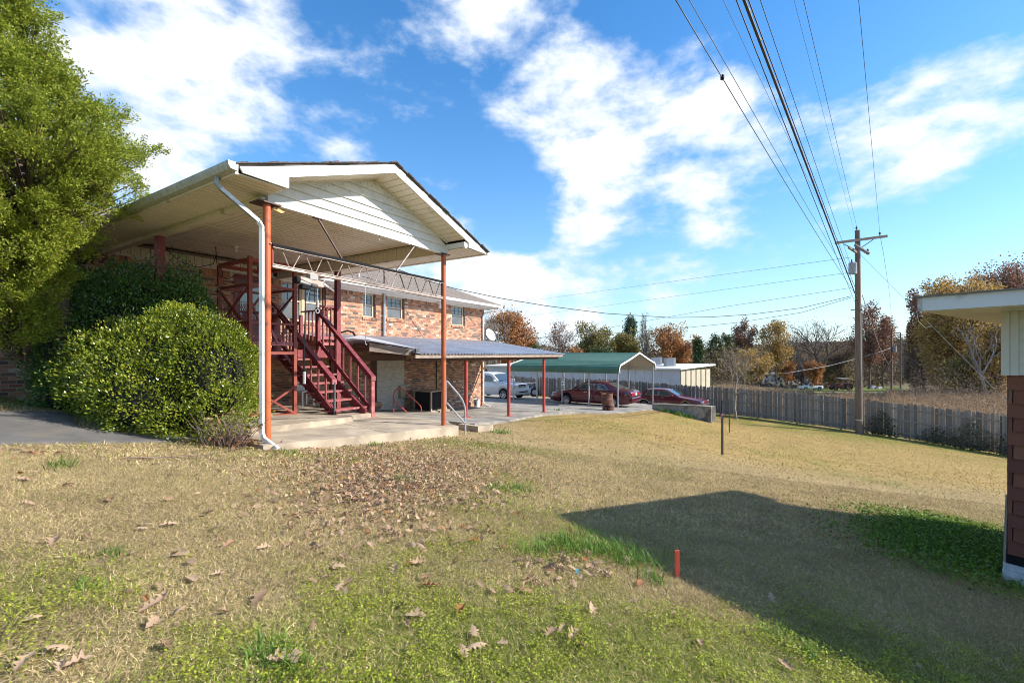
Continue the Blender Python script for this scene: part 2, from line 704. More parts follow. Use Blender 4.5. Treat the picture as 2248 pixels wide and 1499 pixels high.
def lawn_mix(x, y):
    """green, leaf-brown and bare weights of the lawn"""
    x = np.asarray(x, float)
    y = np.asarray(y, float)
    n_ = fbm(x * 1.3, y * 1.3, 3, 4)
    nb = fbm(x * 0.35, y * 0.35, 21, 3)
    g = 0.8 * sstep(3.45, 2.35, y - 0.24 * np.minimum(x, 1.0) + 0.35 * np.maximum(x - 1.6, 0))
    tg = np.clip(((x - 4.6) * 2.6 + (y - 4.5) * 2.7) / (2.6 ** 2 + 2.7 ** 2), 0, 1)
    g = np.maximum(g, 0.95 * np.exp(-(np.hypot(x - 4.6 - 2.6 * tg, y - 4.5 - 2.7 * tg) / 0.75) ** 2))
    g = np.maximum(g, 0.3 * np.exp(-(((x - 0.55) / 0.9) ** 2 + ((y - 4.0) / 0.5) ** 2)))
    g = np.maximum(g, 0.75 * np.exp(-(((x + 0.5) / 1.7) ** 2 + ((y - 8.9) / 0.55) ** 2)))
    g = np.maximum(g, 0.55 * np.exp(-(((x + 3.3) / 1.2) ** 2 + ((y - 6.1) / 0.25) ** 2)))
    t_, o_ = fence_t(x, y)
    g = np.maximum(g, 0.62 * sstep(-8.5, -1.5, o_) * sstep(6, 0, t_))
    g = np.maximum(g, 0.35 * sstep(0.5, 0.8, nb))
    g = np.maximum(g, 0.8 * sstep(-7.0, -8.5, x) * sstep(3, 5, y))
    green = np.clip(g * 1.15 * sstep(0.34, 0.66, n_ + 0.18 * g) + 0.02, 0, 1)
    br = np.exp(-(((x + 1.6) / 1.7) ** 2 + ((y - 6.6) / 1.3) ** 2)) * 0.8
    br = np.maximum(br, 0.5 * sstep(0.56, 0.7, fbm(x * 2.1 + 9, y * 2.1, 40, 3)) * sstep(5.5, 3.5, y))
    ax, ay, bx_, by_ = 7.2, 12.5, 11.2, 9.9
    tt = np.clip(((x - ax) * (bx_ - ax) + (y - ay) * (by_ - ay)) / ((bx_ - ax) ** 2 + (by_ - ay) ** 2), -0.3, 1.3)
    for off in (0.0, 1.3):
        dd = np.hypot(x - ax - tt * (bx_ - ax) - off * 0.6, y - ay - tt * (by_ - ay) - off)
        br = np.maximum(br, 0.42 * np.exp(-(dd / 0.22) ** 2) * sstep(0.35, 0.6, fbm(x * 1.1, y * 1.1, 55, 3)))
    br = np.maximum(br, 0.35 * sstep(0.60, 0.75, fbm(x * 0.8 + 3, y * 0.8, 140, 4)))
    yel = sstep(9, 14, y) * sstep(-0.5, 1.5, x)
    return green, np.clip(br, 0, 1), yel


C_TAN = np.array((0.385, 0.288, 0.148))
C_STRAW = np.array((0.58, 0.46, 0.255))
C_GRN = np.array((0.165, 0.205, 0.034))
C_BRN = np.array((0.185, 0.105, 0.060))
C_YEL = np.array((0.43, 0.30, 0.115))


def lawn_col(x, y, jitter=None):
    g, br, ye = lawn_mix(x, y)
    g, br, ye = g[..., None], br[..., None], ye[..., None]
    c = C_TAN * (1 - ye) + C_YEL * ye
    v = fbm(np.asarray(x) * 4, np.asarray(y) * 4, 77, 3)[..., None]
    c = c * (0.78 + 0.44 * v)
    c = c * (1 - 0.75 * br) + C_BRN * 0.75 * br
    c = c * (1 - g) + C_GRN * g
    return c


def in_poly(x, y, poly):
    x = np.asarray(x, float)
    y = np.asarray(y, float)
    ins = np.zeros(x.shape, bool)
    n = len(poly)
    for i in range(n):
        x0, y0 = poly[i][:2]
        x1, y1 = poly[(i + 1) % n][:2]
        c = ((y0 > y) != (y1 > y)) & (x < (x1 - x0) * (y - y0) / (y1 - y0 + 1e-12) + x0)
        ins ^= c
    return ins


def dense(poly, step):
    out = []
    n = len(poly)
    for i in range(n):
        a, b = np.array(poly[i][:2], float), np.array(poly[(i + 1) % n][:2], float)
        k = max(1, int(np.ceil(np.linalg.norm(b - a) / step)))
        out += [tuple(a + (b - a) * j / k) for j in range(k)]
    return out


def draped(name, poly, zf, m, step=0.7, thick=0.25, kind='structure', step_in=None):
    """a slab with an outline, its top following zf(x, y), its sides going down by thick"""
    b = dense(poly, step)
    xs, ys = [p[0] for p in b], [p[1] for p in b]
    gx, gy = np.meshgrid(np.arange(min(xs), max(xs), step), np.arange(min(ys), max(ys), step))
    gx, gy = gx.ravel(), gy.ravel()
    k = in_poly(gx, gy, b)
    pts = [Vector(p) for p in b] + [Vector((x, y)) for x, y in zip(gx[k], gy[k])]
    vo, eo, fo = delaunay_2d_cdt(pts, [(i, (i + 1) % len(b)) for i in range(len(b))], [], 1, 1e-4)[:3]
    vx = np.array([p[0] for p in vo])
    vy = np.array([p[1] for p in vo])
    zz = zf(vx, vy)
    mb = MB()
    mb.add([(x, y, z) for x, y, z in zip(vx, vy, zz)], [tuple(f) for f in fo])
    bx, by = np.array(xs), np.array(ys)
    bz = zf(bx, by)
    nb = len(b)
    mb.add([(x, y, z) for x, y, z in zip(bx, by, bz)] + [(x, y, z - thick) for x, y, z in zip(bx, by, bz)],
           [(i, (i + 1) % nb, nb + (i + 1) % nb, nb + i) for i in range(nb)])
    me = bpy.data.meshes.new(name)
    me.from_pydata([tuple(p) for p in mb.v], [], mb.f)
    bm = bmesh.new()
    bm.from_mesh(me)
    bmesh.ops.remove_doubles(bm, verts=bm.verts, dist=1e-4)
    bmesh.ops.recalc_face_normals(bm, faces=bm.faces)
    if sum(f.normal.z for f in bm.faces) < 0:
        bmesh.ops.reverse_faces(bm, faces=bm.faces)
    bm.to_mesh(me)
    bm.free()
    me.materials.append(m)
    o = bpy.data.objects.new(name, me)
    COL.objects.link(o)
    o['kind'] = kind
    WM[o.name] = Matrix.Identity(4)
    return o


# ground sheet
gxs = np.r_[np.arange(-420, -60, 30), np.arange(-60, -14, 3), np.arange(-14, 16, 0.4), np.arange(16, 44, 1.2), np.arange(44, 170, 5), np.arange(170, 620, 30)]
gys = np.r_[np.arange(-60, -4, 6), np.arange(-4, 24, 0.4), np.arange(24, 50, 1.0), np.arange(50, 190, 4), np.arange(190, 800, 30)]
GX, GY = np.meshgrid(gxs, gys)
GZ = T(GX, GY) - 0.012
ny, nx = GX.shape
gm = bpy.data.meshes.new('ground')
idx = np.arange(nx * ny).reshape(ny, nx)
gm.from_pydata(np.stack([GX, GY, GZ], -1).reshape(-1, 3).tolist(), [], np.stack([idx[:-1, :-1], idx[:-1, 1:], idx[1:, 1:], idx[1:, :-1]], -1).reshape(-1, 4).tolist())
gcol = lawn_col(GX.ravel(), GY.ravel())
_t, _o = fence_t(GX.ravel(), GY.ravel())
fld = sstep(0.0, 3.0, _o)[:, None]
dirt_n = fbm(GX.ravel() * 0.09, GY.ravel() * 0.09, 5, 4)[:, None]
gy_ = GY.ravel()[:, None]
gmask = sstep(0.50, 0.66, dirt_n + 0.20 * sstep(70, 90, gy_) * sstep(122, 112, gy_)) * sstep(50, 75, gy_)
fieldc = np.array((0.36, 0.275, 0.165)) * (1 - gmask) + np.array((0.15, 0.19, 0.045)) * gmask
hillm = sstep(114, 124, gy_)
rgm = sstep(0.84, 0.90, GX.ravel()[:, None] / np.maximum(gy_, 1.0)) * sstep(25, 35, gy_)
fieldc = fieldc * (1 - rgm) + np.array((0.25, 0.185, 0.12)) * rgm
fieldc = fieldc * (1 - hillm) + np.array((0.095, 0.068, 0.05)) * hillm  # dark brown also carries the shade under the hillside trees
gcol = gcol * (1 - fld) + fieldc * fld
ca = gm.color_attributes.new('Col', 'FLOAT_COLOR', 'POINT')
c4 = np.ones((nx * ny, 4), np.float32)
c4[:, :3] = gcol
ca.data.foreach_set('color', c4.ravel())
gmat, nt, b = node_mat('lawn_soil')
a = nt.nodes.new('ShaderNodeAttribute')
a.attribute_name = 'Col'
geo = nt.nodes.new('ShaderNodeNewGeometry')
outc = a.outputs['Color']
for scale_, lo, hi in ((140.0, 0.35, 1.35), (22.0, 0.62, 1.3), (4.0, 0.82, 1.16)):
    no = nt.nodes.new('ShaderNodeTexNoise')
    no.inputs['Scale'].default_value = scale_
    no.inputs['Detail'].default_value = 5
    no.inputs['Roughness'].default_value = 0.7
    nt.links.new(geo.outputs['Position'], no.inputs['Vector'])
    mrr = nt.nodes.new('ShaderNodeMapRange')
    mrr.inputs['From Min'].default_value = 0.3
    mrr.inputs['From Max'].default_value = 0.7
    mrr.inputs['To Min'].default_value = lo
    mrr.inputs['To Max'].default_value = hi
    nt.links.new(no.outputs['Fac'], mrr.inputs['Value'])
    hv = nt.nodes.new('ShaderNodeHueSaturation')
    nt.links.new(mrr.outputs[0], hv.inputs['Value'])
    nt.links.new(outc, hv.inputs['Color'])
    outc = hv.outputs[0]
nt.links.new(outc, b.inputs['Base Color'])
b.inputs['Roughness'].default_value = 0.95
b.inputs['Specular IOR Level'].default_value = 0.1
no = nt.nodes.new('ShaderNodeTexNoise')
no.inputs['Scale'].default_value = 45
no.inputs['Detail'].default_value = 6
nt.links.new(geo.outputs['Position'], no.inputs['Vector'])
bp = nt.nodes.new('ShaderNodeBump')
bp.inputs['Strength'].default_value = 0.9
bp.inputs['Distance'].default_value = 0.03
nt.links.new(no.outputs['Fac'], bp.inputs['Height'])
nt.links.new(bp.outputs[0], b.inputs['Normal'])
gm.materials.append(gmat)
gm.polygons.foreach_set('use_smooth', [True] * len(gm.polygons))
ground = bpy.data.objects.new('ground', gm)
COL.objects.link(ground)
ground['kind'] = 'structure'

# concrete
def stained(name, col, col2, stain, lines=True):
    m = mat(name, col, 0.9, col2=col2, nscale=2.2, ndet=10, nlo=0.40, nhi=0.60, bump=0.3, bscale=90, dirt=(stain, 1.3, 0.44))
    return m


concrete = stained('concrete', (0.47, 0.39, 0.29), (0.34, 0.28, 0.21), (0.27, 0.22, 0.165))
concrete_grey = stained('concrete_grey', (0.36, 0.32, 0.27), (0.25, 0.23, 0.20), (0.19, 0.175, 0.155))
asphalt = mat('asphalt', (0.10, 0.095, 0.09), 0.9, col2=(0.15, 0.14, 0.13), nscale=3, ndet=9, bump=0.5, bscale=150, dirt=((0.19, 0.15, 0.11), 1.2, 0.56))


def uvz(dz):
    def f(x, y):
        u = (np.asarray(x) - A0[0]) * UX + (np.asarray(y) - A0[1]) * UY
        return zc(u) + dz
    return f


def hp(*l):
    return [tuple(H(u, v)[:2]) for u, v in l]


patio_poly = hp((-0.25, -0.35), (1.0, -0.36), (2.2, -0.33), (3.2, -0.3), (4.15, -0.25), (4.5, 0.25), (5.0, 0.75), (5.4, 1.1), (5.4, 6.38), (-0.25, 6.38))
draped('patio', patio_poly, uvz(0.0), concrete, 0.5, 0.42)
drive_poly = [(-0.93, 11.25), (-0.75, 11.9), (-0.5, 13.4), (-0.05, 14.9), (0.55, 16.9), (1.5, 18.7), (2.3, 19.9), (3.2, 20.9), (4.6, 21.7), (5.7, 22.6), (6.9, 23.7), (7.7, 24.55), (8.5, 25.6), (9.6, 29.2), (10.3, 32.6), (6, 36), (1.5, 38.6), (-4, 39.5), (-14, 38)] + hp((15.2, 12), (14.62, 12), (14.62, 6.39), (5.42, 6.39), (5.42, 1.12))


def drive_z(x, y):
    u = (np.asarray(x) - A0[0]) * UX + (np.asarray(y) - A0[1]) * UY
    return np.where(u < 15.0, zc(u) - 0.004, 0) * sstep(18.5, 14.0, u) + (T(x, y) + 0.035) * sstep(14.0, 18.5, u)


def drive_zz(x, y):
    u = (np.asarray(x) - A0[0]) * UX + (np.asarray(y) - A0[1]) * UY
    w = sstep(13.0, 18.5, u)
    return (zc(u) - 0.004) * (1 - w) + (T(x, y) + 0.035) * w


draped('driveway', drive_poly, drive_zz, concrete_grey, 0.8, 0.3)
# raised slab under the lift and the stairs: a curb in front
curb_poly = hp((-0.1, 0.78), (0.63, 0.93), (1.3, 1.12), (2.2, 1.40), (2.95, 1.78), (3.05, 2.05), (3.9, 2.3), (3.9, 6.37), (-0.1, 6.37))
draped('slab', curb_poly, uvz(0.105), concrete, 0.5, 0.2)
mbk = MB()
_b = H(5.55, 0.55)
# stepping block beside the rail
blk_poly = hp((5.15, -0.05), (5.95, 0.05), (5.9, 0.62), (5.1, 0.52))
draped('concrete_step', blk_poly, lambda x, y: T(x, y) + 0.13, concrete, 0.5, 0.3)
# asphalt strip before the bushes
asp_poly = [(-14, 3.4), (-9.0, 4.35)] + [tuple(on_ground(px, py)[:2]) for px, py in ((0, 976), (160, 974), (330, 972), (450, 969), (520, 972), (520, 960), (430, 962), (300, 958), (170, 940), (150, 908), (0, 906))] + [(-9.5, 7.2), (-14, 6.5)]
draped('asphalt_path', asp_poly, lambda x, y: T(x, y) + 0.02, asphalt, 0.6, 0.2)
joint_m = mat('joint_dark', (0.13, 0.11, 0.09), 0.95)
for a_, b_, f_ in (((2.05, -0.3), (2.4, 1.4), 0.004), ((3.05, 1.9), (5.35, 1.9), 0.004), ((4.2, 2.4), (4.2, 6.3), 0.004), ((1.6, 1.35), (1.6, 5.0), 0.109), ((0.0, 3.2), (3.85, 3.2), 0.109), ((8.0, 1.9), (8.0, 6.3), 0.002), ((10.6, 1.2), (10.6, 6.3), 0.002), ((5.5, 3.4), (14.5, 3.4), 0.002)):
    n_ = 24
    pa, pb = np.array(a_), np.array(b_)
    dr = (pb - pa) / np.linalg.norm(pb - pa)
    nr = np.array((-dr[1], dr[0])) * 0.006
    mj = MB()
    vs_j = []
    for i in range(n_ + 1):
        q = pa + (pb - pa) * i / n_
        for s_ in (-1, 1):
            w_ = q + nr * s_
            xy = H(w_[0], w_[1])
            zt_ = float(drive_zz(xy.x, xy.y)) if w_[0] > 5.45 else float(zc(w_[0]))
            vs_j.append((xy.x, xy.y, zt_ + f_))
    mj.add(vs_j, [(2 * i, 2 * i + 1, 2 * i + 3, 2 * i + 2) for i in range(n_)])
    mj.build('slab_joint', joint_m)['kind'] = 'structure'
SOLID = [patio_poly, drive_poly, asp_poly, blk_poly]
# ------------------------------------------------------------------ the house and what is fixed to it
white_paint = mat('white_paint', (0.78, 0.77, 0.74), 0.45, col2=(0.70, 0.69, 0.66), nscale=3, dirt=((0.45, 0.44, 0.38), 4.5, 0.60))
white_vinyl = mat('white_vinyl', (0.74, 0.73, 0.70), 0.42, col2=(0.67, 0.66, 0.63), nscale=3, rnd=0.03)
mildew_vinyl = mat('mildew_vinyl', (0.74, 0.73, 0.70), 0.5, col2=(0.60, 0.60, 0.55), nscale=4, dirt=((0.16, 0.16, 0.12), 26, 0.60), rnd=0.03)
almond = mat('almond_vinyl', (0.76, 0.70, 0.585), 0.45, col2=(0.69, 0.63, 0.52), nscale=5, rnd=0.035, dirt=((0.36, 0.31, 0.22), 1.8, 0.6))
almond_dk = mat('almond_trim', (0.68, 0.62, 0.50), 0.5, col2=(0.58, 0.53, 0.42), nscale=4, dirt=((0.27, 0.25, 0.17), 3, 0.58))
gutter_m = mat('gutter_metal', (0.50, 0.50, 0.46), 0.45, col2=(0.34, 0.35, 0.30), nscale=5, ndet=8, dirt=((0.22, 0.23, 0.19), 9, 0.6), stretch=(4, 4, 1))
mortar = mat('mortar', (0.58, 0.52, 0.44), 0.95, col2=(0.47, 0.42, 0.355), nscale=30, bump=0.3)
shingle_m = mat('roof_shingle', (0.235, 0.20, 0.18), 0.95, col2=(0.15, 0.13, 0.12), nscale=9, ndet=6, stretch=(1, 4, 4), bump=0.6, bscale=40, rnd=0.1)
maroon = mat('maroon_paint', (0.225, 0.042, 0.05), 0.45, col2=(0.17, 0.03, 0.04), nscale=6, dirt=((0.30, 0.13, 0.13), 11, 0.585), rnd=0.08)
maroon_faded = mat('maroon_faded', (0.35, 0.115, 0.115), 0.6, col2=(0.26, 0.065, 0.07), nscale=7, dirt=((0.42, 0.24, 0.22), 6, 0.6), rnd=0.08)
rust_red = mat('primer_red', (0.27, 0.055, 0.032), 0.55, col2=(0.20, 0.036, 0.028), nscale=5, dirt=((0.13, 0.05, 0.04), 8, 0.63), rnd=0.06)
orange_pipe = mat('orange_pipe', (0.50, 0.125, 0.040), 0.5, col2=(0.40, 0.085, 0.03), nscale=4, ndet=8, dirt=((0.15, 0.06, 0.04), 9, 0.585), stretch=(1, 1, 0.35))
red_pipe = mat('red_pipe', (0.44, 0.065, 0.045), 0.45, col2=(0.36, 0.05, 0.035), nscale=4, dirt=((0.20, 0.06, 0.05), 6, 0.63))
galv = mat('galvanised', (0.48, 0.50, 0.52), 0.42, 0.55, col2=(0.36, 0.38, 0.41), nscale=9)
dark_steel = mat('dark_steel', (0.05, 0.042, 0.042), 0.5, 0.3, col2=(0.10, 0.055, 0.045), nscale=8)
old_white_steel = mat('old_white_steel', (0.44, 0.39, 0.36), 0.55, 0.1, col2=(0.26, 0.18, 0.15), nscale=10)
black = mat('black_paint', (0.014, 0.014, 0.016), 0.8, spec=0.15)
dark_grey = mat('dark_grey', (0.07, 0.07, 0.075), 0.6)
light_grey = mat('light_grey', (0.42, 0.42, 0.42), 0.5)
white_plastic = mat('white_plastic', (0.8, 0.8, 0.79), 0.35)
win_beige = mat('window_beige', (0.56, 0.46, 0.32), 0.5)
win_glass = glass_mat('window_glass', (0.115, 0.128, 0.14), 0.04, 0.7)
blind_m = mat('window_blind', (0.42, 0.43, 0.43), 0.6, col2=(0.30, 0.31, 0.32), nscale=2, stretch=(0.3, 0.3, 40))
old_wood = mat('weathered_wood', (0.40, 0.335, 0.29), 0.9, col2=(0.22, 0.165, 0.13), nscale=5, ndet=8, stretch=(1, 1, 9), bump=0.5, bscale=40, rnd=0.12)
brown_wood = mat('brown_wood', (0.135, 0.065, 0.04), 0.8, col2=(0.085, 0.04, 0.028), nscale=6, ndet=8, stretch=(1, 1, 8), bump=0.4, bscale=40, rnd=0.15)
brick_m = ramp_mat('brick', [(0.0, (0.44, 0.225, 0.135)), (0.26, (0.38, 0.175, 0.105)), (0.46, (0.50, 0.285, 0.18)), (0.62, (0.31, 0.13, 0.08)), (0.74, (0.25, 0.135, 0.095)), (0.83, (0.155, 0.105, 0.085)), (0.92, (0.115, 0.085, 0.075)), (0.95, (0.58, 0.47, 0.34))], 0.92, 0.5, 120, 0.35, 70)


def onv(px, py, v):
    k = (px - CX) / F
    bx, by = A0[0] - v * UY, A0[1] + v * UX
    u = (k * by - bx) / (UX - k * UY)
    y = by + u * UY
    return u, (HY - py) / F * y


def onu(px, py, u):
    k = (px - CX) / F
    bx, by = A0[0] + u * UX, A0[1] + u * UY
    v = (k * by - bx) / (-UY - k * UX)
    y = by + v * UX
    return v, (HY - py) / F * y


def hthing(name, label, cat, u, v, z, group=None):
    return thing(name, label, cat, H(u, v, z), ANG, group)


house = hthing('brick_house', 'two storey brick house with grey shingle roof and white eaves behind the porch', 'house', 0, 6.4, -1.3)
UL, UR = -5.0, 14.454
OPEN = [(0.45, 1.90, 0.85, 2.19), (2.70, 3.66, 0.10, 2.20), (4.05, 5.56, 1.03, 2.20), (7.05, 7.64, 1.34, 2.185), (8.18, 9.08, 1.36, 2.185), (11.97, 12.94, 1.32, 2.20), (7.40, 9.03, -2.6, -0.10)]
# mortar wall with the openings left out
us = sorted({UL, UR} | {a for o in OPEN for a in o[:2]})
zs = sorted({-2.75, 2.46} | {a for o in OPEN for a in o[2:]})
mb = MB()
for i in range(len(us) - 1):
    for j in range(len(zs) - 1):
        uc, zc_ = (us[i] + us[i + 1]) / 2, (zs[j] + zs[j + 1]) / 2
        if any(o[0] < uc < o[1] and o[2] < zc_ < o[3] for o in OPEN):
            continue
        mb.add([H(us[i], 6.41, zs[j]), H(us[i + 1], 6.41, zs[j]), H(us[i + 1], 6.41, zs[j + 1]), H(us[i], 6.41, zs[j + 1])], [(0, 1, 2, 3)])
for o in OPEN:      # reveals
    for (ua, ub, za, zb) in ((o[0], o[0], o[2], o[3]), (o[1], o[1], o[2], o[3])):
        mb.add([H(ua, 6.405, za), H(ua, 6.62, za), H(ua, 6.62, zb), H(ua, 6.405, zb)], [(0, 1, 2, 3)])
    for z_ in (o[2], o[3]):
        mb.add([H(o[0], 6.405, z_), H(o[1], 6.405, z_), H(o[1], 6.62, z_), H(o[0], 6.62, z_)], [(0, 1, 2, 3)])
mb.hb(UR - 0.25, UR - 0.012, 6.415, 18.0, -2.75, 2.46)
mb.hb(UL, UR - 0.3, 17.8, 18.0, -2.75, 2.46)
mb.hb(UL, UL + 0.2, 6.5, 17.7, -2.75, 2.46)
mb.build('wall', mortar, house)
inner = MB()
inner.hb(UL + 0.25, UR - 0.3, 6.66, 6.7, -2.7, 2.4)
inner.build('inner_wall', black, house)
# bricks
BL, BH, GAP = 0.192, 0.0635, 0.0125
brick_me = box_mesh('brick', BL, 0.05, BH, brick_m)
soldier_me = box_mesh('brick_upright', BH, 0.05, BL - 0.008, brick_m)
rb = random.Random(3)
units = []


def brick_row(ua, ub, z0, z1, wid, off):
    u = ua - off
    while u < ub:
        a, b_ = max(u, ua), min(u + wid, ub)
        u += wid + GAP
        segs = [(a, b_)]
        for o in OPEN:
            if o[2] < (z0 + z1) / 2 < o[3]:
                ns = []
                for (s, e) in segs:
                    if e <= o[0] or s >= o[1]:
                        ns.append((s, e))
                    else:
                        if s < o[0] - 0.01:
                            ns.append((s, o[0]))
                        if e > o[1] + 0.01:
                            ns.append((o[1], e))
                segs = ns
        for s, e in segs:
            if e - s > 0.03:
                units.append((s, e, z0, z1, rb.uniform(-0.003, 0.003)))


k = 0
z = -2.70
while z < 2.03:
    brick_row(UL, UR, z, z + BH, BL, (k % 2) * (BL + GAP) / 2 + 0.03)
    z += BH + GAP
    k += 1
brick_row(UL, UR, 2.065, 2.25, BH, 0)
# sills of upright bricks under the windows
full = [q for q in units if abs(q[1] - q[0] - BL) < 1e-4 and q[3] - q[2] < 0.1]
vis = [q for q in full if (1.95 < q[0] < 2.7 and q[2] > 0.9) or (5.6 < q[0] < 6.9 and q[2] > 0.6)]
vis = sorted(vis, key=lambda q: q[0])[:300]
vs_ = set(map(tuple, vis))
for q in vis:
    c = ((q[0] + q[1]) / 2, 6.4 + 0.025 - 6.4 + q[4], (q[2] + q[3]) / 2 + 1.3)
    inst(brick_me, 'brick', c, house)
mb = MB()
for q in units:
    if q in vs_:
        continue
    d = q[4]
    mb.hb(q[0], q[1], 6.4 + d, 6.45 + d, q[2], q[3])
for o in OPEN[2:6]:
    u = o[0] - 0.03
    while u < o[1] + 0.02:
        mb.hb(u, u + BH, 6.36, 6.60, o[2] - 0.10, o[2] - 0.012)
        u += BH + GAP
z, k = -2.70, 0
while z < 2.2:          # the end wall's corner bricks
    v = 6.455 + (k % 2) * 0.10
    while v < 9.5:
        mb.hb(UR - 0.05, UR, v, v + BL, z, z + BH)
        v += BL + GAP
    z += BH + GAP
    k += 1
mb.build('brick_courses', brick_m, house, kind='stuff')


def sash_window(u0, u1, z0, z1, cols, v=6.50, meet=0.52, lower=True, label=None):
    fr = MB()
    t = 0.045
    fr.hb(u0, u0 + t, v - 0.03, v + 0.05, z0, z1)
    fr.hb(u1 - t, u1, v - 0.03, v + 0.05, z0, z1)
    fr.hb(u0 + t, u1 - t, v - 0.03, v + 0.05, z0, z0 + t)
    fr.hb(u0 + t, u1 - t, v - 0.03, v + 0.05, z1 - t, z1)
    zm = z0 + (z1 - z0) * meet
    fr.hb(u0 + t, u1 - t, v - 0.02, v + 0.03, zm - 0.022, zm + 0.022)
    w = fr.build('window', win_beige, house, label=label)
    for (a, b_) in ((z0 + t, zm - 0.022), (zm + 0.022, z1 - t)):
        MB().hb(u0 + t, u1 - t, v + 0.012, v + 0.018, a, b_).build('pane', win_glass, w)
    mu = MB()
    for k_ in range(1, cols):
        uu = u0 + t + (u1 - u0 - 2 * t) * k_ / cols
        mu.hb(uu - 0.008, uu + 0.008, v + 0.002, v + 0.010, zm + 0.022, z1 - t)
    za = (zm + 0.022 + z1 - t) / 2
    mu.hb(u0 + t, u1 - t, v + 0.001, v + 0.009, za - 0.008, za + 0.008)
    mu.build('muntin', dark_grey, w)
    MB().hb(u0 + t, u1 - t, v - 0.001, v + 0.011, z0 + t, zm - 0.024 - (zm - z0) * 0.08).build('insect_screen', mat('insect_screen', (0.12, 0.13, 0.14), 0.35, col2=(0.09, 0.10, 0.11), nscale=3), w)
    return w


sash_window(0.45, 1.88, 0.85, 2.19, 6)
sash_window(4.07, 4.72, 1.03, 2.20, 3)
sash_window(4.80, 5.46, 1.03, 2.20, 3)
mb = MB()
mb.hb(4.722, 4.798, 6.44, 6.56, 1.03, 2.20)
mb.build('window_mullion', mat('mullion_wood', (0.55, 0.40, 0.24), 0.6), house)
MB().hb(5.462, 5.56, 6.43, 6.56, 1.03, 2.20).build('window_trim', brown_wood, house)
sash_window(7.07, 7.56, 1.34, 2.185, 2)
MB().hb(7.562, 7.64, 6.46, 6.60, 1.34, 2.185).build('window_trim', brown_wood, house)
sash_window(8.20, 9.00, 1.36, 2.185, 3)
MB().hb(9.002, 9.08, 6.46, 6.60, 1.36, 2.185).build('window_trim', brown_wood, house)
sash_window(11.99, 12.86, 1.32, 2.20, 3)
MB().hb(12.862, 12.94, 6.46, 6.60, 1.32, 2.20).build('window_trim', brown_wood, house)
# door behind the lift
mb = MB()
mb.hb(2.70, 2.79, 6.38, 6.52, 0.12, 2.20).hb(3.57, 3.66, 6.38, 6.52, 0.12, 2.20).hb(2.79, 3.57, 6.38, 6.52, 2.10, 2.20)
door = mb.build('door', maroon, house)
MB().hb(2.79, 3.57, 6.47, 6.51, 0.13, 2.10).build('door_panel', mat('door_panel', (0.16, 0.11, 0.10), 0.5), door)
MB().hb(2.9, 3.46, 6.462, 6.468, 1.0, 1.98).build('pane', win_glass, door)
# boarded-up doorway
ply = mat('plywood_white', (0.62, 0.585, 0.53), 0.85, col2=(0.43, 0.385, 0.32), nscale=3.5, ndet=9, stretch=(1.5, 1.5, 6), bump=0.3, bscale=30, dirt=((0.15, 0.10, 0.075), 3.2, 0.60))
MB().hb(7.66, 9.02, 6.37, 6.40, -2.26, -0.16).build('plywood_board', ply, house, label='weathered white plywood board closing the lower doorway')
MB().hb(7.40, 7.655, 6.39, 6.50, -2.3, -0.12).build('door_jamb', brown_wood, house)
MB().hb(7.40, 9.02, 6.385, 6.5, -0.155, 0.02).build('door_lintel', brown_wood, house)
# roof
EV, EZ_, RV, RZ = 5.80, 2.42, 13.2, 4.94
mb = MB()
mb.hexa([H(-9, EV, EZ_ - 0.03), H(15.05, EV, EZ_ - 0.03), H(15.05, RV, RZ - 0.03), H(-9, RV, RZ - 0.03), H(-9, EV, EZ_ + 0.03), H(15.05, EV, EZ_ + 0.03), H(15.05, RV, RZ + 0.05), H(-9, RV, RZ + 0.05)])
mb.hexa([H(-9, RV, RZ - 0.03), H(15.05, RV, RZ - 0.03), H(15.05, 18.6, EZ_ + 0.5), H(-9, 18.6, EZ_ + 0.5), H(-9, RV, RZ + 0.05), H(15.05, RV, RZ + 0.05), H(15.05, 18.6, EZ_ + 0.56), H(-9, 18.6, EZ_ + 0.56)])
roof = mb.build('roof', shingle_m, house)
# courses of shingles on the slope that shows
cr = MB()
sl = (RZ - EZ_) / (RV - EV)
for i in range(54):
    va = EV + 0.02 + i * 0.136
    za = EZ_ + 0.032 + (va - EV) * (sl + 0.002)
    uo = -8.9 + (i % 2) * 0.45
    uu = uo if i > 30 else max(uo, 3.0 + (i % 2) * 0.45)
    while uu < 15.0:
        ue = min(uu + 0.9, 15.05)
        th = 0.012 + rb.random() * 0.008
        cr.add([H(uu + 0.008, va, za), H(ue, va, za), H(ue, va, za + th), H(uu + 0.008, va, za + th), H(ue, va + 0.15, za + 0.15 * sl + 0.002), H(uu + 0.008, va + 0.15, za + 0.15 * sl + 0.002)], [(0, 1, 2, 3), (3, 2, 4, 5)])
        uu += 0.9
cr.build('shingle_courses', shingle_m, roof, kind='stuff')
mb = MB()
mb.hb(3.98, 15.0, 5.82, 6.395, 2.262, 2.282)
mb.hb(-9, -0.72, 5.82, 6.395, 2.262, 2.282)
mb.build('soffit', white_paint, house)
MB().hb(3.98, 15.0, 6.38, 6.398, 2.20, 2.26).build('frieze_trim', white_paint, house)
g = MB()
for (a, b_) in ((3.98, 15.02), (-9, -0.8)):
    g.prism([H(a, 5.80, 2.285), H(a, 5.70, 2.30), H(a, 5.68, 2.40), H(a, 5.80, 2.41)], H(b_, 0) - H(a, 0))
g.build('gutter', white_paint, house)
mb = MB()
mb.prism([H(15.05, 5.78, 2.27), H(15.05, 5.78, 2.40), H(15.05, RV, RZ - 0.02), H(15.05, RV, RZ - 0.16)], H(0.03, 0) - H(0, 0))
mb.build('rake_board', white_paint, house)
mb = MB()
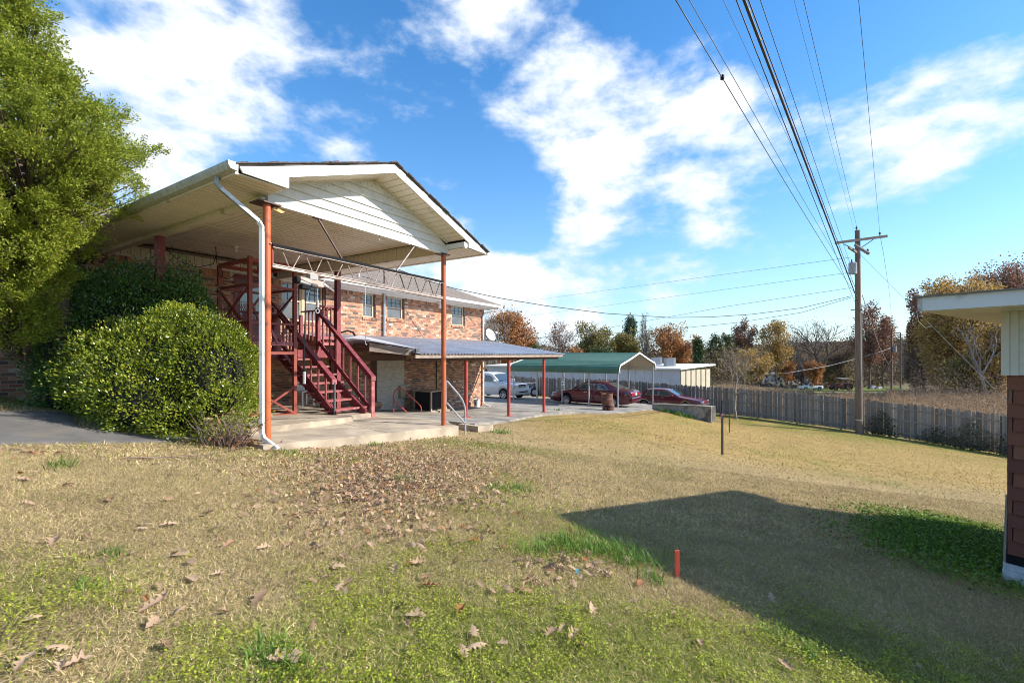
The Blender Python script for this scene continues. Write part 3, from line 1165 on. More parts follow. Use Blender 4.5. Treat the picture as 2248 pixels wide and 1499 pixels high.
mb.add([H(14.5, 6.4, 2.26), H(15.05, 5.8, 2.26), H(15.05, 13.2, 4.78), H(14.5, 13.2, 4.78)], [(0, 1, 2, 3)])
mb.build('rake_soffit', white_paint, house)
# corner downspout
mb = MB()
mb.tube([H(14.75, 5.74, 2.30), H(14.75, 5.76, 2.2), H(14.32, 6.28, 2.02), H(14.28, 6.33, 1.9), H(14.28, 6.33, -2.35), H(14.30, 6.2, -2.47), H(14.35, 5.98, -2.52)], 0.045, 6)
mb.build('downspout', white_paint, house, label='white downspout at the far brick corner')
mb = MB()
mb.tube([H(5.02, 5.75, 2.30), H(5.02, 5.8, 2.2), H(5.9, 6.30, 2.05), H(5.93, 6.34, 1.95), H(5.93, 6.34, 0.75)], 0.04, 6)
mb.build('downspout', white_paint, house)
# the service mast with its weather head
mast = hthing('service_mast', 'grey service pipe with weatherhead rising through the white eave', 'service mast', 7.97, 6.33, 0.7)
MB().tube([H(7.97, 6.33, 0.70), H(7.97, 6.33, 2.32)], 0.045, 8).build('pipe', galv, mast)
MB().tube([H(7.97, 6.33, 2.32), H(7.97, 6.33, 3.55)], 0.03, 8).build('mast_pipe', dark_steel, mast)
MB().lathe([(0, 0.2), (0.06, 0.18), (0.085, 0.1), (0.085, -0.08), (0.05, -0.1), (0, -0.1)], 10, H(8.15, 6.3, 3.36)).build('weather_head', light_grey, mast)
MB().tube([H(7.97, 6.33, 3.3), H(8.15, 6.2, 3.15), H(8.45, 6.0, 3.0), H(8.5, 5.9, 2.7), H(8.3, 5.7, 2.45), H(8.1, 6.0, 2.25)], 0.012, 5).build('drip_loop', black, mast)
# plumbing vents on the roof
for (u, v, h) in ((7.35, 7.0, 0.42), (6.4, 7.2, 0.3)):
    zz = EZ_ + (v - EV) * sl
    MB().tube([H(u, v, zz - 0.02), H(u, v, zz + h)], 0.05, 8).build('roof_vent', white_plastic, roof)
# flood light below the eave
fl = hthing('flood_light', 'small white floodlight fixed below the white eave', 'lamp', 11.0, 6.3, 2.2)
MB().hb(10.95, 11.05, 6.25, 6.37, 2.14, 2.25).build('mount', white_plastic, fl)
MB().lathe([(0.0, -0.16), (0.075, -0.16), (0.07, -0.05), (0.03, 0.0), (0, 0)], 10, H(10.95, 6.2, 2.14)).build('lamp_head', white_plastic, fl)

# ------------------------------------------------------------------ the porch roof on its posts
porch = hthing('porch_roof', 'gabled porch roof with white siding and tan panelled ceiling on orange posts', 'porch', 0, 0, -1.3)
SLP, RU, RZP = 0.365, 1.985, 3.375


def rake_z(u, top=RZP):
    return top - SLP * abs(u - RU)


mb = MB()
for (ua, ub) in ((-0.70, RU), (RU, 4.83)):
    pts = [(ua, rake_z(ua)), (ub, rake_z(ub)), (ub, rake_z(ub) + 0.022), (ua, rake_z(ua) + 0.022)]
    mb.prism([H(u, -0.56, z_) for u, z_ in pts], H(0, 9.4) - H(0, 0))
mb.build('roof_deck', shingle_m, porch)
edge = MB()
for side in (-1, 1):        # shingle ends along the rake, a little uneven
    n_ = 20
    for i in range(n_):
        ua = RU + side * (2.70 if side < 0 else 2.86) * i / n_
        ub = RU + side * (2.70 if side < 0 else 2.86) * (i + 1) / n_
        o = rb.uniform(0.0, 0.03)
        t = rb.uniform(0.012, 0.03)
        q = [(ua, rake_z(ua) + 0.023), (ub, rake_z(ub) + 0.023), (ub, rake_z(ub) + 0.026 + t * 0.6), (ua, rake_z(ua) + 0.026 + t)]
        edge.prism([H(u, -0.585 - o, z_) for u, z_ in q], H(0, 0.5) - H(0, 0))
edge.build('shingle_edge', mat('shingle_edge', (0.05, 0.045, 0.05), 0.9, col2=(0.11, 0.09, 0.09), nscale=20), porch, kind='stuff')
# rake fascia, both halves, and the boxed eave ends
mb = MB()
mb.prism([H(u, -0.555, z_) for u, z_ in [(-0.66, 2.398), (RU, 3.37), (RU, 3.225), (-0.0, 2.485), (0.0, 2.325), (-0.62, 2.335)]], H(0, 0.03) - H(0, 0))
mb.build('fascia_board', white_paint, porch)
mb = MB()
mb.prism([H(u, -0.555, z_) for u, z_ in [(RU + 0.002, 3.37), (4.80, 2.345), (4.78, 2.31), (4.14, 2.33), (4.14, 2.435), (RU + 0.002, 3.225)]], H(0, 0.03) - H(0, 0))
mb.build('fascia_board', white_paint, porch)
MB().hb(4.02, 4.135, -0.52, -0.005, 2.33, 2.44).build('eave_return', white_vinyl, porch)
# gable siding, board by board
ex = 0.15
z = 2.245
gap_top = 3.20
i = 0
while z < gap_top - 0.02:
    z1 = min(z + ex, gap_top)

    def ulim(zz):
        return max(0.0, RU - (gap_top - zz) / SLP), min(4.02, RU + (gap_top - zz) / SLP)
    a0, a1 = ulim(z)
    b0, b1 = ulim(z1)
    mb = MB()
    mb.hexa([H(a0, -0.034, z), H(a1, -0.034, z), H(a1, 0.02, z), H(a0, 0.02, z), H(b0, -0.004, z1 + 0.002), H(max(b1, b0 + 0.01), -0.004, z1 + 0.002), H(max(b1, b0 + 0.01), 0.02, z1 + 0.004), H(b0, 0.02, z1 + 0.004)])
    mb.build('siding_board', mildew_vinyl if i >= 3 else white_vinyl, porch)
    z = z1
    i += 1
MB().hb(-0.02, 4.04, -0.03, 0.05, 2.215, 2.242).build('gable_sill', white_paint, porch)
for (ua, ub) in ((0.0, RU), (RU, 4.02)):
    mb = MB()
    for uu in (ua,):
        pa, pb = H(ua, -0.03, rake_z(ua, 3.215)), H(ub, -0.03, rake_z(ub, 3.215))
    mb.beam(pa, pb, 0.03, 0.03)
    mb.build('gable_trim', almond, porch)
MB().hb(3.99, 4.035, -0.035, -0.003, 2.245, 2.43).build('corner_trim', white_paint, porch)
# soffit panels under the rake
for side in (-1, 1):
    n_ = 15
    for i in range(n_):
        ua = RU + side * 2.03 * i / n_
        ub = RU + side * 2.03 * (i + 1) / n_ - side * 0.014
        q = [(ua, rake_z(ua, 3.222)), (ub, rake_z(ub, 3.222)), (ub, rake_z(ub, 3.222) + 0.012), (ua, rake_z(ua, 3.222) + 0.012)]
        MB().prism([H(u, -0.522, z_) for u, z_ in q], H(0, 0.52) - H(0, 0)).build('soffit_panel', almond, porch)
    q = [(RU, 3.238), (RU + side * 2.03, rake_z(RU + side * 2.03, 3.238)), (RU + side * 2.03, rake_z(RU + side * 2.03, 3.242)), (RU, 3.242)]
    MB().prism([H(u, -0.52, z_) for u, z_ in q], H(0, 0.515) - H(0, 0)).build('soffit_backing', brown_wood, porch)
# soffit slats of the two eaves
sl_me = box_mesh('soffit_slat', 0.66, 0.103, 0.012, almond)
v = -0.46
while v < 5.75:
    inst(sl_me, 'soffit_slat', (-0.355, v, 2.318 + 1.3), porch)
    v += 0.117
sl_me2 = box_mesh('soffit_slat_wide', 0.72, 0.103, 0.012, almond)
v = -0.46
while v < 5.75:
    inst(sl_me2, 'soffit_slat', (4.405, v, 2.318 + 1.3), porch)
    v += 0.117
mb = MB()
mb.hb(-0.67, -0.02, -0.5, 5.8, 2.328, 2.333).hb(4.05, 4.77, -0.5, 5.8, 2.328, 2.333)
mb.build('soffit_backing', brown_wood, porch)
MB().hb(-0.70, -0.665, -0.52, 5.8, 2.30, 2.40).build('eave_board', almond_dk, porch)
MB().hb(4.77, 4.80, -0.52, 5.8, 2.30, 2.36).build('eave_board', almond_dk, porch)
g = MB()
g.prism([H(u, -0.56, z_) for u, z_ in [(-0.702, 2.325), (-0.78, 2.335), (-0.81, 2.385), (-0.812, 2.43), (-0.70, 2.425)]], H(0, 6.4) - H(0, 0))
g.build('gutter', gutter_m, porch)
g = MB()
g.prism([H(u, -0.56, z_) for u, z_ in [(4.802, 2.305), (4.88, 2.31), (4.91, 2.36), (4.91, 2.39), (4.80, 2.385)]], H(0, 6.4) - H(0, 0))
g.build('gutter', white_paint, porch)
MB().prism([H(u, -0.572, z_) for u, z_ in [(-0.69, 2.325), (-0.78, 2.335), (-0.81, 2.385), (-0.812, 2.43), (-0.69, 2.43)]], H(0, 0.01) - H(0, 0)).build('gutter_cap', white_paint, porch)
# beams
MB().hb(-0.07, 0.07, 0.025, 6.39, 2.235, 2.36).build('beam', almond_dk, porch)
MB().hb(-0.06, 0.06, 0.03, 6.38, 2.361, 2.52).build('beam_upper', almond_dk, porch)
MB().hb(3.88, 4.02, 0.025, 6.39, 2.215, 2.245).build('beam', almond_dk, porch)
MB().hb(0.075, 3.875, 0.03, 0.08, 2.245, 2.52).build('front_beam', almond_dk, porch)
bd = box_mesh('beam_board', 0.014, 0.142, 0.265, almond)
v = 0.12
while v < 6.3:
    inst(bd, 'beam_board', (3.885, v, 2.378 + 1.3), porch)
    v += 0.150
MB().hb(3.895, 4.01, 0.03, 6.38, 2.247, 2.52).build('beam_core', brown_wood, porch)
fz = box_mesh('frieze_board', 0.172, 0.014, 0.225, almond)
u = 0.16
while u < 3.85:
    inst(fz, 'frieze_board', (u, 6.372, 2.392 + 1.3), porch)
    u += 0.186
MB().hb(0.07, 3.88, 6.375, 6.385, 2.26, 2.52).build('frieze_backing', dark_grey, porch)
MB().hb(0.07, 3.88, 6.352, 6.392, 2.248, 2.276).build('frieze_trim', white_paint, porch)
# ceiling planks
pl_a = box_mesh('ceiling_plank', 0.094, 3.0, 0.012, almond)
pl_b = box_mesh('ceiling_plank_back', 0.094, 3.27, 0.012, almond)
u = 0.13
while u < 3.85:
    inst(pl_a, 'ceiling_plank', (u, 0.085 + 1.5, 2.512 + 1.3), porch)
    inst(pl_b, 'ceiling_plank', (u, 3.10 + 1.635, 2.512 + 1.3), porch)
    u += 0.107
MB().hb(0.06, 3.89, 0.05, 6.39, 2.521, 2.53).build('ceiling_backing', brown_wood, porch)
MB().hb(0.08, 3.87, 3.075, 3.11, 2.498, 2.507).build('ceiling_batten', almond, porch)
# posts
for (u, v, zt, cap) in ((0, 0, 2.20, 0.17), (3.94, 0, 2.20, 0.13)):
    zb = float(zc(u)) - 0.02
    p = MB().tube([H(u, v, zb), H(u, v, zt)], 0.054, 14).build('post', orange_pipe, porch, smooth=True, label='peeling orange pipe post at the near corner' if u == 0 else 'orange pipe post with grey handrail bolted on')
    MB().hb(u - cap, u + cap, v - cap * 0.6, v + cap, zt, zt + 0.018).build('cap_plate', dark_steel, p)
MB().hb(-0.065, 0.065, 3.56, 3.69, -1.3, 2.235).build('post', maroon, porch, label='maroon square post halfway along the beam')
vp_, _ = onu(741, 640, 4.10)
MB().hb(4.04, 4.16, vp_ - 0.06, vp_ + 0.06, -1.5, 2.30).build('post', maroon, porch)
MB().prism([H(0.06, -0.03, 2.15), H(0.20, -0.03, 2.12), H(0.26, -0.03, 2.15), H(0.10, -0.03, 2.19)], H(0, 0.03) - H(0, 0)).build('shim', mat('shim_wood', (0.6, 0.36, 0.13), 0.6), porch)
MB().lathe([(0, 0.012), (0.016, 0.012), (0.022, 0.0), (0, 0)], 10, H(0.02, -0.058, 1.62)).build('bolt', light_grey, porch)
# downspout at the near post
ud, _z = onv(574.5, 600, -0.10)
vt, zt = onu(475, 400, -0.74)
dsp = [H(-0.74, vt, 2.335), H(-0.74, vt, 2.25), H(-0.70, vt - 0.02, 2.19), H(ud - 0.04, -0.09, 1.90), H(ud, -0.10, 1.83), H(ud, -0.10, 1.6)]
dn = MB().tube(dsp[:4], 0.037, 4).build('downspout', galv, porch, label='downspout elbow of bare grey metal')
mb = MB()
mb.tube(dsp[3:] + [H(ud, -0.10, -1.12), H(ud + 0.01, -0.14, -1.2), H(ud + 0.06, -0.40, -1.33)], 0.036, 4)
mb.build('downspout', white_paint, porch, label='white downspout running down the near post')
# ceiling lamp, hook
lamp = hthing('ceiling_lamp', 'small white lampholder with bulb on the porch ceiling', 'lamp', 1.6, 4.3, 2.5)
uu_, vv_ = 1.75, 4.4
MB().lathe([(0, 0), (0.06, 0), (0.055, -0.03), (0.03, -0.05), (0, -0.05)], 12, H(uu_, vv_, 2.505)).build('lamp_base', white_plastic, lamp)
MB().lathe([(0.015, -0.05), (0.035, -0.08), (0.035, -0.11), (0.015, -0.135), (0, -0.135)], 12, H(uu_, vv_, 2.505)).build('bulb', white_plastic, lamp, smooth=True)
u_, z_ = onv(811, 508, 0.3)
tag(MB().tube([H(u_, 0.02, 2.22), H(u_, 0.02, 2.15), H(u_ + 0.012, 0.02, 2.135), H(u_, 0.02, 2.12), H(u_ - 0.012, 0.02, 2.135), H(u_, 0.02, 2.15)], 0.006, 5).build('eye_hook', light_grey), 'small steel eye hook hanging below the white gable', 'hook')
tag(MB().tube([H(0.07, 3.62, 2.05), H(0.35, 3.7, 1.83), H(0.7, 3.8, 1.78), H(1.05, 3.9, 1.92), H(1.12, 3.92, 2.12), H(1.1, 3.9, 2.3), H(1.12, 3.92, 2.05), H(1.16, 3.95, 1.85), H(1.2, 3.98, 1.70), H(1.4, 4.02, 1.66), H(1.6, 4.0, 1.80)], 0.008, 5).build('hanging_cable', black), 'loose black cable drooping below the tan porch ceiling', 'cable')

# ------------------------------------------------------------------ truss rail with the hoist
truss = hthing('truss_rail', 'open web steel truss spanning between the two orange posts', 'truss', 0, 0, 1.2)


def chord(z0, z1, dz0, dz1):
    pass


zt0, zt1, zb0, zb1 = 1.615, 1.59, 1.335, 1.265
L_ = lambda a, b_, u: a + (b_ - a) * (u - 0.08) / 3.83
top = MB()
top.beam(H(0.065, -0.02, zt0), H(3.885, -0.02, zt1), 0.05, 0.05)
top.build('top_chord', black, truss)
top = MB()
top.beam(H(0.065, -0.04, zt0 - 0.031), H(3.885, -0.04, zt1 - 0.031), 0.022, 0.010)
top.build('top_flange', old_white_steel, truss)
low = MB()
low.beam(H(0.065, 0, zb0), H(3.885, 0, zb1), 0.085, 0.012)
low.beam(H(0.065, -0.025, zb0 - 0.022), H(3.885, -0.025, zb1 - 0.022), 0.014, 0.03)
low.beam(H(0.065, 0.0, zb0 - 0.043), H(3.885, 0.0, zb1 - 0.043), 0.085, 0.010)
low.build('bottom_chord', old_white_steel, truss)
for u in (0.075, 3.872):
    MB().beam(H(u, 0, L_(zb0, zb1, u) - 0.05), H(u, 0, L_(zt0, zt1, u) + 0.02), 0.05, 0.03).build('end_post', rust_red if u < 1 else dark_steel, truss)
bots = [639, 689.7, 735.8, 779.8, 819.4, 856.7, 892, 923, 954]
tops = [613, 665.7, 712.5, 758, 799, 837.4, 874, 907, 939, 968]
bu = [onv(p, 600, 0)[0] for p in bots]
tu = [onv(p, 560, 0)[0] for p in tops]
for i in range(9):
    for (ta, sgn) in ((tu[i], 1), (tu[i + 1], -1)):
        MB().tube([H(ta + 0.035 * sgn, 0, L_(zt0, zt1, ta) - 0.02), H(bu[i] - 0.03 * sgn, 0, L_(zb0, zb1, bu[i]) + 0.004)], 0.0085, 5).build('web_rod', old_white_steel if i < 6 else dark_steel, truss)
for i, (a, b_) in enumerate((((698, 477), (752, 570)), ((909.5, 538), (869, 594)))):
    ua, za = onv(*a, 0.0)
    ub, zb = onv(*b_, 0.0)
    MB().beam(H(ua, 0.0, 2.21), H(ub, 0.0, L_(zt0, zt1, ub) + 0.01), 0.03, 0.022).build('brace', dark_steel if i == 0 else old_white_steel, truss)
    MB().hb(ua - 0.08, ua + 0.08, -0.03, 0.04, 2.203, 2.213).build('brace_plate', dark_steel, truss)
hoist = hthing('electric_hoist', 'electric hoist with cable and hook hanging from the truss', 'hoist', 0.62, 0, 0.9)
u0 = 0.52
MB().hb(0.66, 0.80, -0.06, 0.06, 1.195, 1.27).build('trolley', mat('trolley_grey', (0.33, 0.32, 0.31), 0.5), hoist)
MB().prism([H(u, -0.05, z_) for u, z_ in [(0.50, 1.215), (0.90, 1.185), (0.915, 1.09), (0.80, 1.09), (0.66, 1.13), (0.50, 1.17)]], H(0, 0.12) - H(0, 0)).build('motor_cover', mat('faded_cover', (0.48, 0.37, 0.30), 0.6, col2=(0.36, 0.22, 0.19), nscale=5), hoist, bevel=0.008)
_m = MB()
_m.tube([H(0.44, 0.0, 1.16), H(0.455, 0.0, 1.16), H(0.50, 0.0, 1.155)], 0.058, 14)
_m.build('motor_drum', black, hoist, smooth=True)
MB().tube([H(0.50, 0.0, 1.15), H(0.70, 0.0, 1.125)], 0.04, 10).build('gear_case', light_grey, hoist, smooth=True)
MB().tube([H(0.70, -0.01, 1.115), H(0.80, -0.01, 1.105)], 0.048, 12).build('cable_drum', dark_grey, hoist, smooth=True)
MB().hb(0.53, 0.68, -0.05, 0.05, 1.03, 1.10).build('switch_box', black, hoist, bevel=0.008)
uh, zh = onv(697, 668, 0)
MB().tube([H(uh, 0, 1.10), H(uh, 0, 0.86)], 0.004, 5).build('hoist_cable', galv, hoist)
hk = MB().tube([H(uh, 0, 0.88), H(uh, 0, 0.76)], 0.028, 8).build('hook_block', old_white_steel, hoist)
hp_ = [H(uh + 0.032 * math.sin(a), 0, 0.705 - 0.035 * math.cos(a)) for a in np.linspace(math.pi, -0.9 * math.pi / 1.2, 12)]
MB().tube([H(uh, 0, 0.77)] + hp_, 0.009, 6).build('hook', light_grey, hk)
up, zp = onv(668, 820, -0.02)
MB().tube([H(0.60, -0.02, 1.04), H(0.595, -0.02, 0.6), H(up, -0.02, 0.1), H(up, -0.02, -0.27)], 0.009, 6).build('control_cable', black, hoist)
MB().tube([H(up, -0.02, -0.27), H(up, -0.02, -0.46)], 0.024, 8).build('control_pendant', light_grey, hoist)
MB().tube([H(0.60, -0.02, 0.72), H(0.68, -0.01, 1.04)], 0.004, 4).build('stay_cable', galv, hoist)
uc, zc1 = onv(802, 602, 0)
ch = thing('chain', 'thin steel chain with hook hanging below the truss', 'chain', H(uc, 0, 0.3))
zz = 1.30
u2, zlow = onv(802, 748, 0)
links = MB()
n_ = int((zz - zlow) / 0.022)
for i in range(n_):
    za = zz - i * 0.022
    if i % 2:
        links.hb(uc - 0.006, uc + 0.006, -0.002, 0.002, za - 0.024, za)
    else:
        links.hb(uc - 0.002, uc + 0.002, -0.006, 0.006, za - 0.024, za)
links.build('chain_links', galv, ch, kind='stuff')
MB().tube([H(uc, 0, zlow), H(uc, 0, zlow - 0.05), H(uc + 0.02, 0, zlow - 0.075), H(uc + 0.035, 0, zlow - 0.05)], 0.007, 5).build('hook', light_grey, ch)
# ------------------------------------------------------------------ deck, stairs, lift
deck = hthing('wooden_deck', 'maroon wooden deck with balusters at the upper door', 'deck', 3.0, 5.5, -0.1)
DZ = 0.12
u = 0.42
while u < 4.60:
    MB().hb(u, u + 0.135, 4.56, 6.36, DZ - 0.035, DZ).build('deck_board', maroon_faded, deck)
    u += 0.142
MB().hb(0.4, 4.62, 4.52, 4.555, DZ - 0.21, DZ - 0.002).build('rim_joist', maroon, deck)
MB().hb(4.605, 4.64, 4.56, 6.36, DZ - 0.21, DZ - 0.002).build('rim_joist', maroon, deck)
for v in (4.9, 5.4, 5.9):
    MB().hb(0.42, 4.6, v, v + 0.04, DZ - 0.2, DZ - 0.037).build('joist', brown_wood, deck)
for (u, v) in ((0.5, 4.62), (2.45, 4.62), (4.5, 4.62)):
    MB().hb(u - 0.045, u + 0.045, v, v + 0.09, float(zc(u)) + 0.08, DZ - 0.21).build('support_post', brown_wood if u > 1 else maroon, deck)
# posts of the guard rail
for (u, v, zt) in ((4.0, 4.56, 1.36), (4.58, 4.58, 1.37), (4.58, 6.25, 1.2), (0.5, 4.58, 1.22), (1.12, 4.58, 1.22), (2.78, 4.58, 1.3)):
    MB().hb(u - 0.045, u + 0.045, v - 0.045, v + 0.045, DZ - 0.2, zt).build('rail_post', maroon, deck)


def guard(p, q, z0, z1, n, under=0.10, mid=None):
    p, q = Vector(p), Vector(q)
    a, b_ = Vector((p.x, p.y, 0)), Vector((q.x, q.y, 0))
    MB().beam((p.x, p.y, z1), (q.x, q.y, z1), 0.10, 0.04).build('top_rail', maroon, deck)
    MB().beam((p.x, p.y, z0), (q.x, q.y, z0), 0.035, 0.085).build('bottom_rail', maroon_faded, deck)
    for i in range(1, n):
        c = p.lerp(q, i / n)
        MB().beam((c.x, c.y, z0), (c.x, c.y, z1 - 0.02), 0.036, 0.036).build('baluster', maroon_faded, deck)


guard(H(4.045, 4.56), H(4.535, 4.58), 0.30, 1.34, 4)
guard(H(4.58, 4.63), H(4.58, 6.20), 0.30, 1.30, 9)
guard(H(0.5, 4.58), H(1.12, 4.58), 0.62, 1.20, 3)
for (a, b_) in ((2.95, 4.0),):
    pass
MB().beam(H(4.60, 4.53, 0.46), H(4.05, 4.53, 0.46), 0.03, 0.085).build('mid_rail', maroon_faded, deck)
# stairs
stair = hthing('stairs', 'maroon wooden stairs with railings climbing to the deck', 'stairs', 3.4, 3.4, -1.4)
SU0, SU1 = 2.87, 4.0
V0, V1 = 2.36, 4.55


def sz(v, zb, zt):
    return zb + (zt - zb) * (v - V0) / (V1 - V0)


for u, wd in ((2.90, 0.045), (3.72, 0.045)):
    mb = MB()
    mb.beam(H(u, V0 - 0.05, -1.40 if u < 3 else -1.44), H(u, V1 + 0.02, -0.02), wd, 0.20)
    mb.build('stringer', maroon, stair)
for k in range(7):
    z = -1.285 + 0.197 * k
    v = 2.46 + 0.295 * k
    MB().hb(2.80, 3.93, v, v + 0.25, z - 0.042, z).build('tread', maroon_faded, stair)
    for uu in (2.96, 3.80):
        q = [(v + 0.03, z - 0.044), (v + 0.24, z - 0.044), (v + 0.24, z - 0.17), (v + 0.14, z - 0.17)]
        MB().prism([H(uu, a, b_) for a, b_ in q], H(0.10, 0) - H(0, 0)).build('cleat', brown_wood, stair)
for u, zb0_, zt0_, lab in ((SU0, -0.58, 1.14, 0), (SU1, -0.56, 1.27, 1)):
    zg = float(zc(u)) + 0.02
    # cap and side board of the hand rail, the lower rail, the newels
    MB().beam(H(u, V0 - 0.02, zb0_), H(u, V1 + 0.06, zt0_), 0.13, 0.032).build('hand_rail', maroon, stair, bevel=0.006)
    MB().beam(H(u, V0 + 0.02, zb0_ - 0.075), H(u, V1 + 0.04, zt0_ - 0.075), 0.04, 0.10).build('rail_board', maroon, stair)
    MB().prism([H(u - 0.065, V0 - 0.03, zb0_ - 0.10), H(u + 0.065, V0 - 0.03, zb0_ - 0.10), H(u + 0.065, V0 - 0.03, zb0_ + 0.01), H(u - 0.065, V0 - 0.03, zb0_ + 0.01)], H(0, 0.03) - H(0, 0)).build('rail_end', maroon_faded, stair)
    MB().beam(H(u, V0 + 0.02, zg + 0.13), H(u, V1 + 0.05, 0.40), 0.04, 0.10).build('lower_rail', maroon, stair)
    if u > 3.5:
        MB().hb(u - 0.045, u + 0.055, V0 - 0.01, V0 + 0.09, zg - 0.06, zb0_ - 0.05).build('newel', maroon_faded, stair)
    else:
        MB().tube([H(u + 0.01, V0 - 0.02, zg - 0.02), H(u + 0.01, V0 - 0.02, zb0_ - 0.06)], 0.028, 8).build('newel', mat('blue_grey_pipe', (0.12, 0.125, 0.14), 0.5, 0.2), stair, label='grey pipe newel post')
    for i in range(1, 8):
        v = V0 + (V1 - V0) * i / 7.7
        MB().beam(H(u, v, sz(v, zg + 0.17, 0.44)), H(u, v, sz(v, zb0_ - 0.10, zt0_ - 0.10)), 0.036, 0.036).build('baluster', maroon_faded, stair)
    MB().hb(u - 0.045, u + 0.045, V1 + 0.0, V1 + 0.012, 0.1, 1.2).build('newel_face', maroon, stair)
# lift
lift = hthing('platform_lift', 'open red steel frame lift with mesh platform beside the stairs', 'lift', 1.72, 3.4, -1.3)
LU0, LU1, LV0, LV1 = 1.24, 2.21, 2.82, 4.05
zb = -1.345
for (u, v, zt, m_) in ((LU0, LV0, 2.0, rust_red), (LU1, LV0, 1.90, rust_red), (LU0, LV1, 1.92, rust_red), (LU1, LV1, 1.92, rust_red)):
    s_ = 0.036
    MB().hb(u - s_, u + s_, v - s_, v + s_, zb, zt).build('corner_post', m_, lift)


def lbar(a, b_, w=0.05, h=0.05, m_=rust_red, name='frame_bar'):
    MB().beam(H(*a), H(*b_), w, h).build(name, m_, lift)


for (z, h_) in ((1.93, 0.075), (1.43, 0.05), (0.655, 0.045), (0.03, 0.06), (zb + 0.03, 0.06)):
    e = 0.037
    lbar((LU0 + e, LV0 - 0.005, z), (LU1 - e, LV0 - 0.005, z), 0.05, h_, name='cross_rail')
    if z not in (0.655,):
        lbar((LU0, LV0 + e, z), (LU0, LV1 - e, z), 0.05, h_, name='side_rail')
        lbar((LU1, LV0 + e, z), (LU1, LV1 - e, z), 0.05, h_, name='side_rail')
    if z > 0.1 and z != 0.655 or z < -1:
        lbar((LU0 + e, LV1, z), (LU1 - e, LV1, z), 0.05, h_, name='cross_rail')
lbar((LU0 + .037, LV0 + 0.35, 1.955), (LU1 - .037, LV0 + 0.35, 1.955), 0.06, 0.06, name='winch_beam')
lbar((LU0, LV0 + 0.037, 0.66), (LU0, LV1 - 0.037, 0.66), 0.05, 0.045, name='side_rail')
MB().hb(1.62, 1.78, LV0 + 0.26, LV0 + 0.44, 1.72, 1.92).build('winch', mat('winch_red', (0.42, 0.03, 0.03), 0.4), lift, bevel=0.01)
MB().tube([H(1.70, LV0 + 0.35, 1.72), H(1.70, LV0 + 0.35, 1.44)], 0.012, 6).build('winch_shaft', dark_steel, lift)
for (z0, z1) in ((1.40, 0.06), (zb + 0.62, zb + 0.06)):
    for (v, o) in ((LV0 - 0.03, 0), (LV1 + 0.03, 0)):
        if z0 > 1 and v < 3:
            continue
        lbar((LU0 + .03, v, z0), (LU1 - .03, v, z1), 0.012, 0.045, name='cross_brace')
        lbar((LU0 + .03, v + 0.013, z1), (LU1 - .03, v + 0.013, z0), 0.012, 0.045, name='cross_brace')
for (u, o) in ((LU0 - 0.03, 0), (LU1 + 0.03, 0)):
    lbar((u, LV0 + .03, 1.36), (u, LV1 - .03, 0.62), 0.012, 0.05, name='cross_brace')
    lbar((u - 0.013, LV0 + .03, 0.56), (u - 0.013, LV1 - .03, 1.40), 0.012, 0.05, name='cross_brace')
um = (LU0 + LU1) / 2 + 0.05
lbar((um, LV1 - 0.03, 1.62), (LU0 + 0.1, LV1 - 0.03, 0.62), 0.03, 0.03, name='cross_brace')
lbar((um, LV1 - 0.03, 1.62), (LU1 - 0.1, LV1 - 0.03, 0.62), 0.03, 0.03, name='cross_brace')
MB().hb(LU0 + 0.06, LU1 - 0.06, LV0 + 0.02, LV1 - 0.05, 0.20, 0.235).build('platform_floor', maroon, lift)
MB().hb(LU0 + 0.05, LU1 - 0.05, LV0 - 0.028, LV0 + 0.012, 0.19, 0.27).build('platform_edge', maroon_faded, lift)


def mesh_panel(ua, ub, v, z0, z1, cell, along_v=False, m_=maroon_faded, name='mesh_panel', par=lift):
    mb = MB()
    w = ub - ua
    n_ = int((w + (z1 - z0)) / cell) + 1
    for sgn in (1, -1):
        for i in range(-int((z1 - z0) / cell) - 1, int(w / cell) + 2):
            a0_, b0_ = i * cell, i * cell + (z1 - z0)
            t0, t1 = 0.0, 1.0
            lo, hi = max(a0_, 0), min(b0_, w)
            if hi <= lo:
                continue
            za, zb_ = z0 + (lo - a0_), z0 + (hi - a0_)
            if sgn < 0:
                za, zb_ = z1 - (lo - a0_), z1 - (hi - a0_)
            pa, pb = (H(ua + lo, v, za), H(ua + hi, v, zb_)) if not along_v else (H(v, ua + lo, za), H(v, ua + hi, zb_))
            mb.beam(pa, pb, 0.006, 0.008)
    return mb.build(name, m_, par)


mesh_panel(LU0 + 0.06, LU1 - 0.06, LV0 - 0.01, 0.27, 0.46, 0.085)
mesh_panel(LU0 + 0.06, LU1 - 0.06, LV1 - 0.06, 0.24, 0.9, 0.085)
mesh_panel(LV0 + 0.05, LV1 - 0.08, LU0 + 0.05, 0.24, 1.05, 0.085, True)
lbar((LU0 + 0.05, LV0 - 0.01, 0.47), (LU1 - 0.05, LV0 - 0.01, 0.47), 0.02, 0.02, dark_steel)
lbar((LU1 - 0.55, LV0 - 0.035, 0.52), (LU1 - 0.40, LV0 - 0.035, 0.24), 0.02, 0.05, maroon_faded)
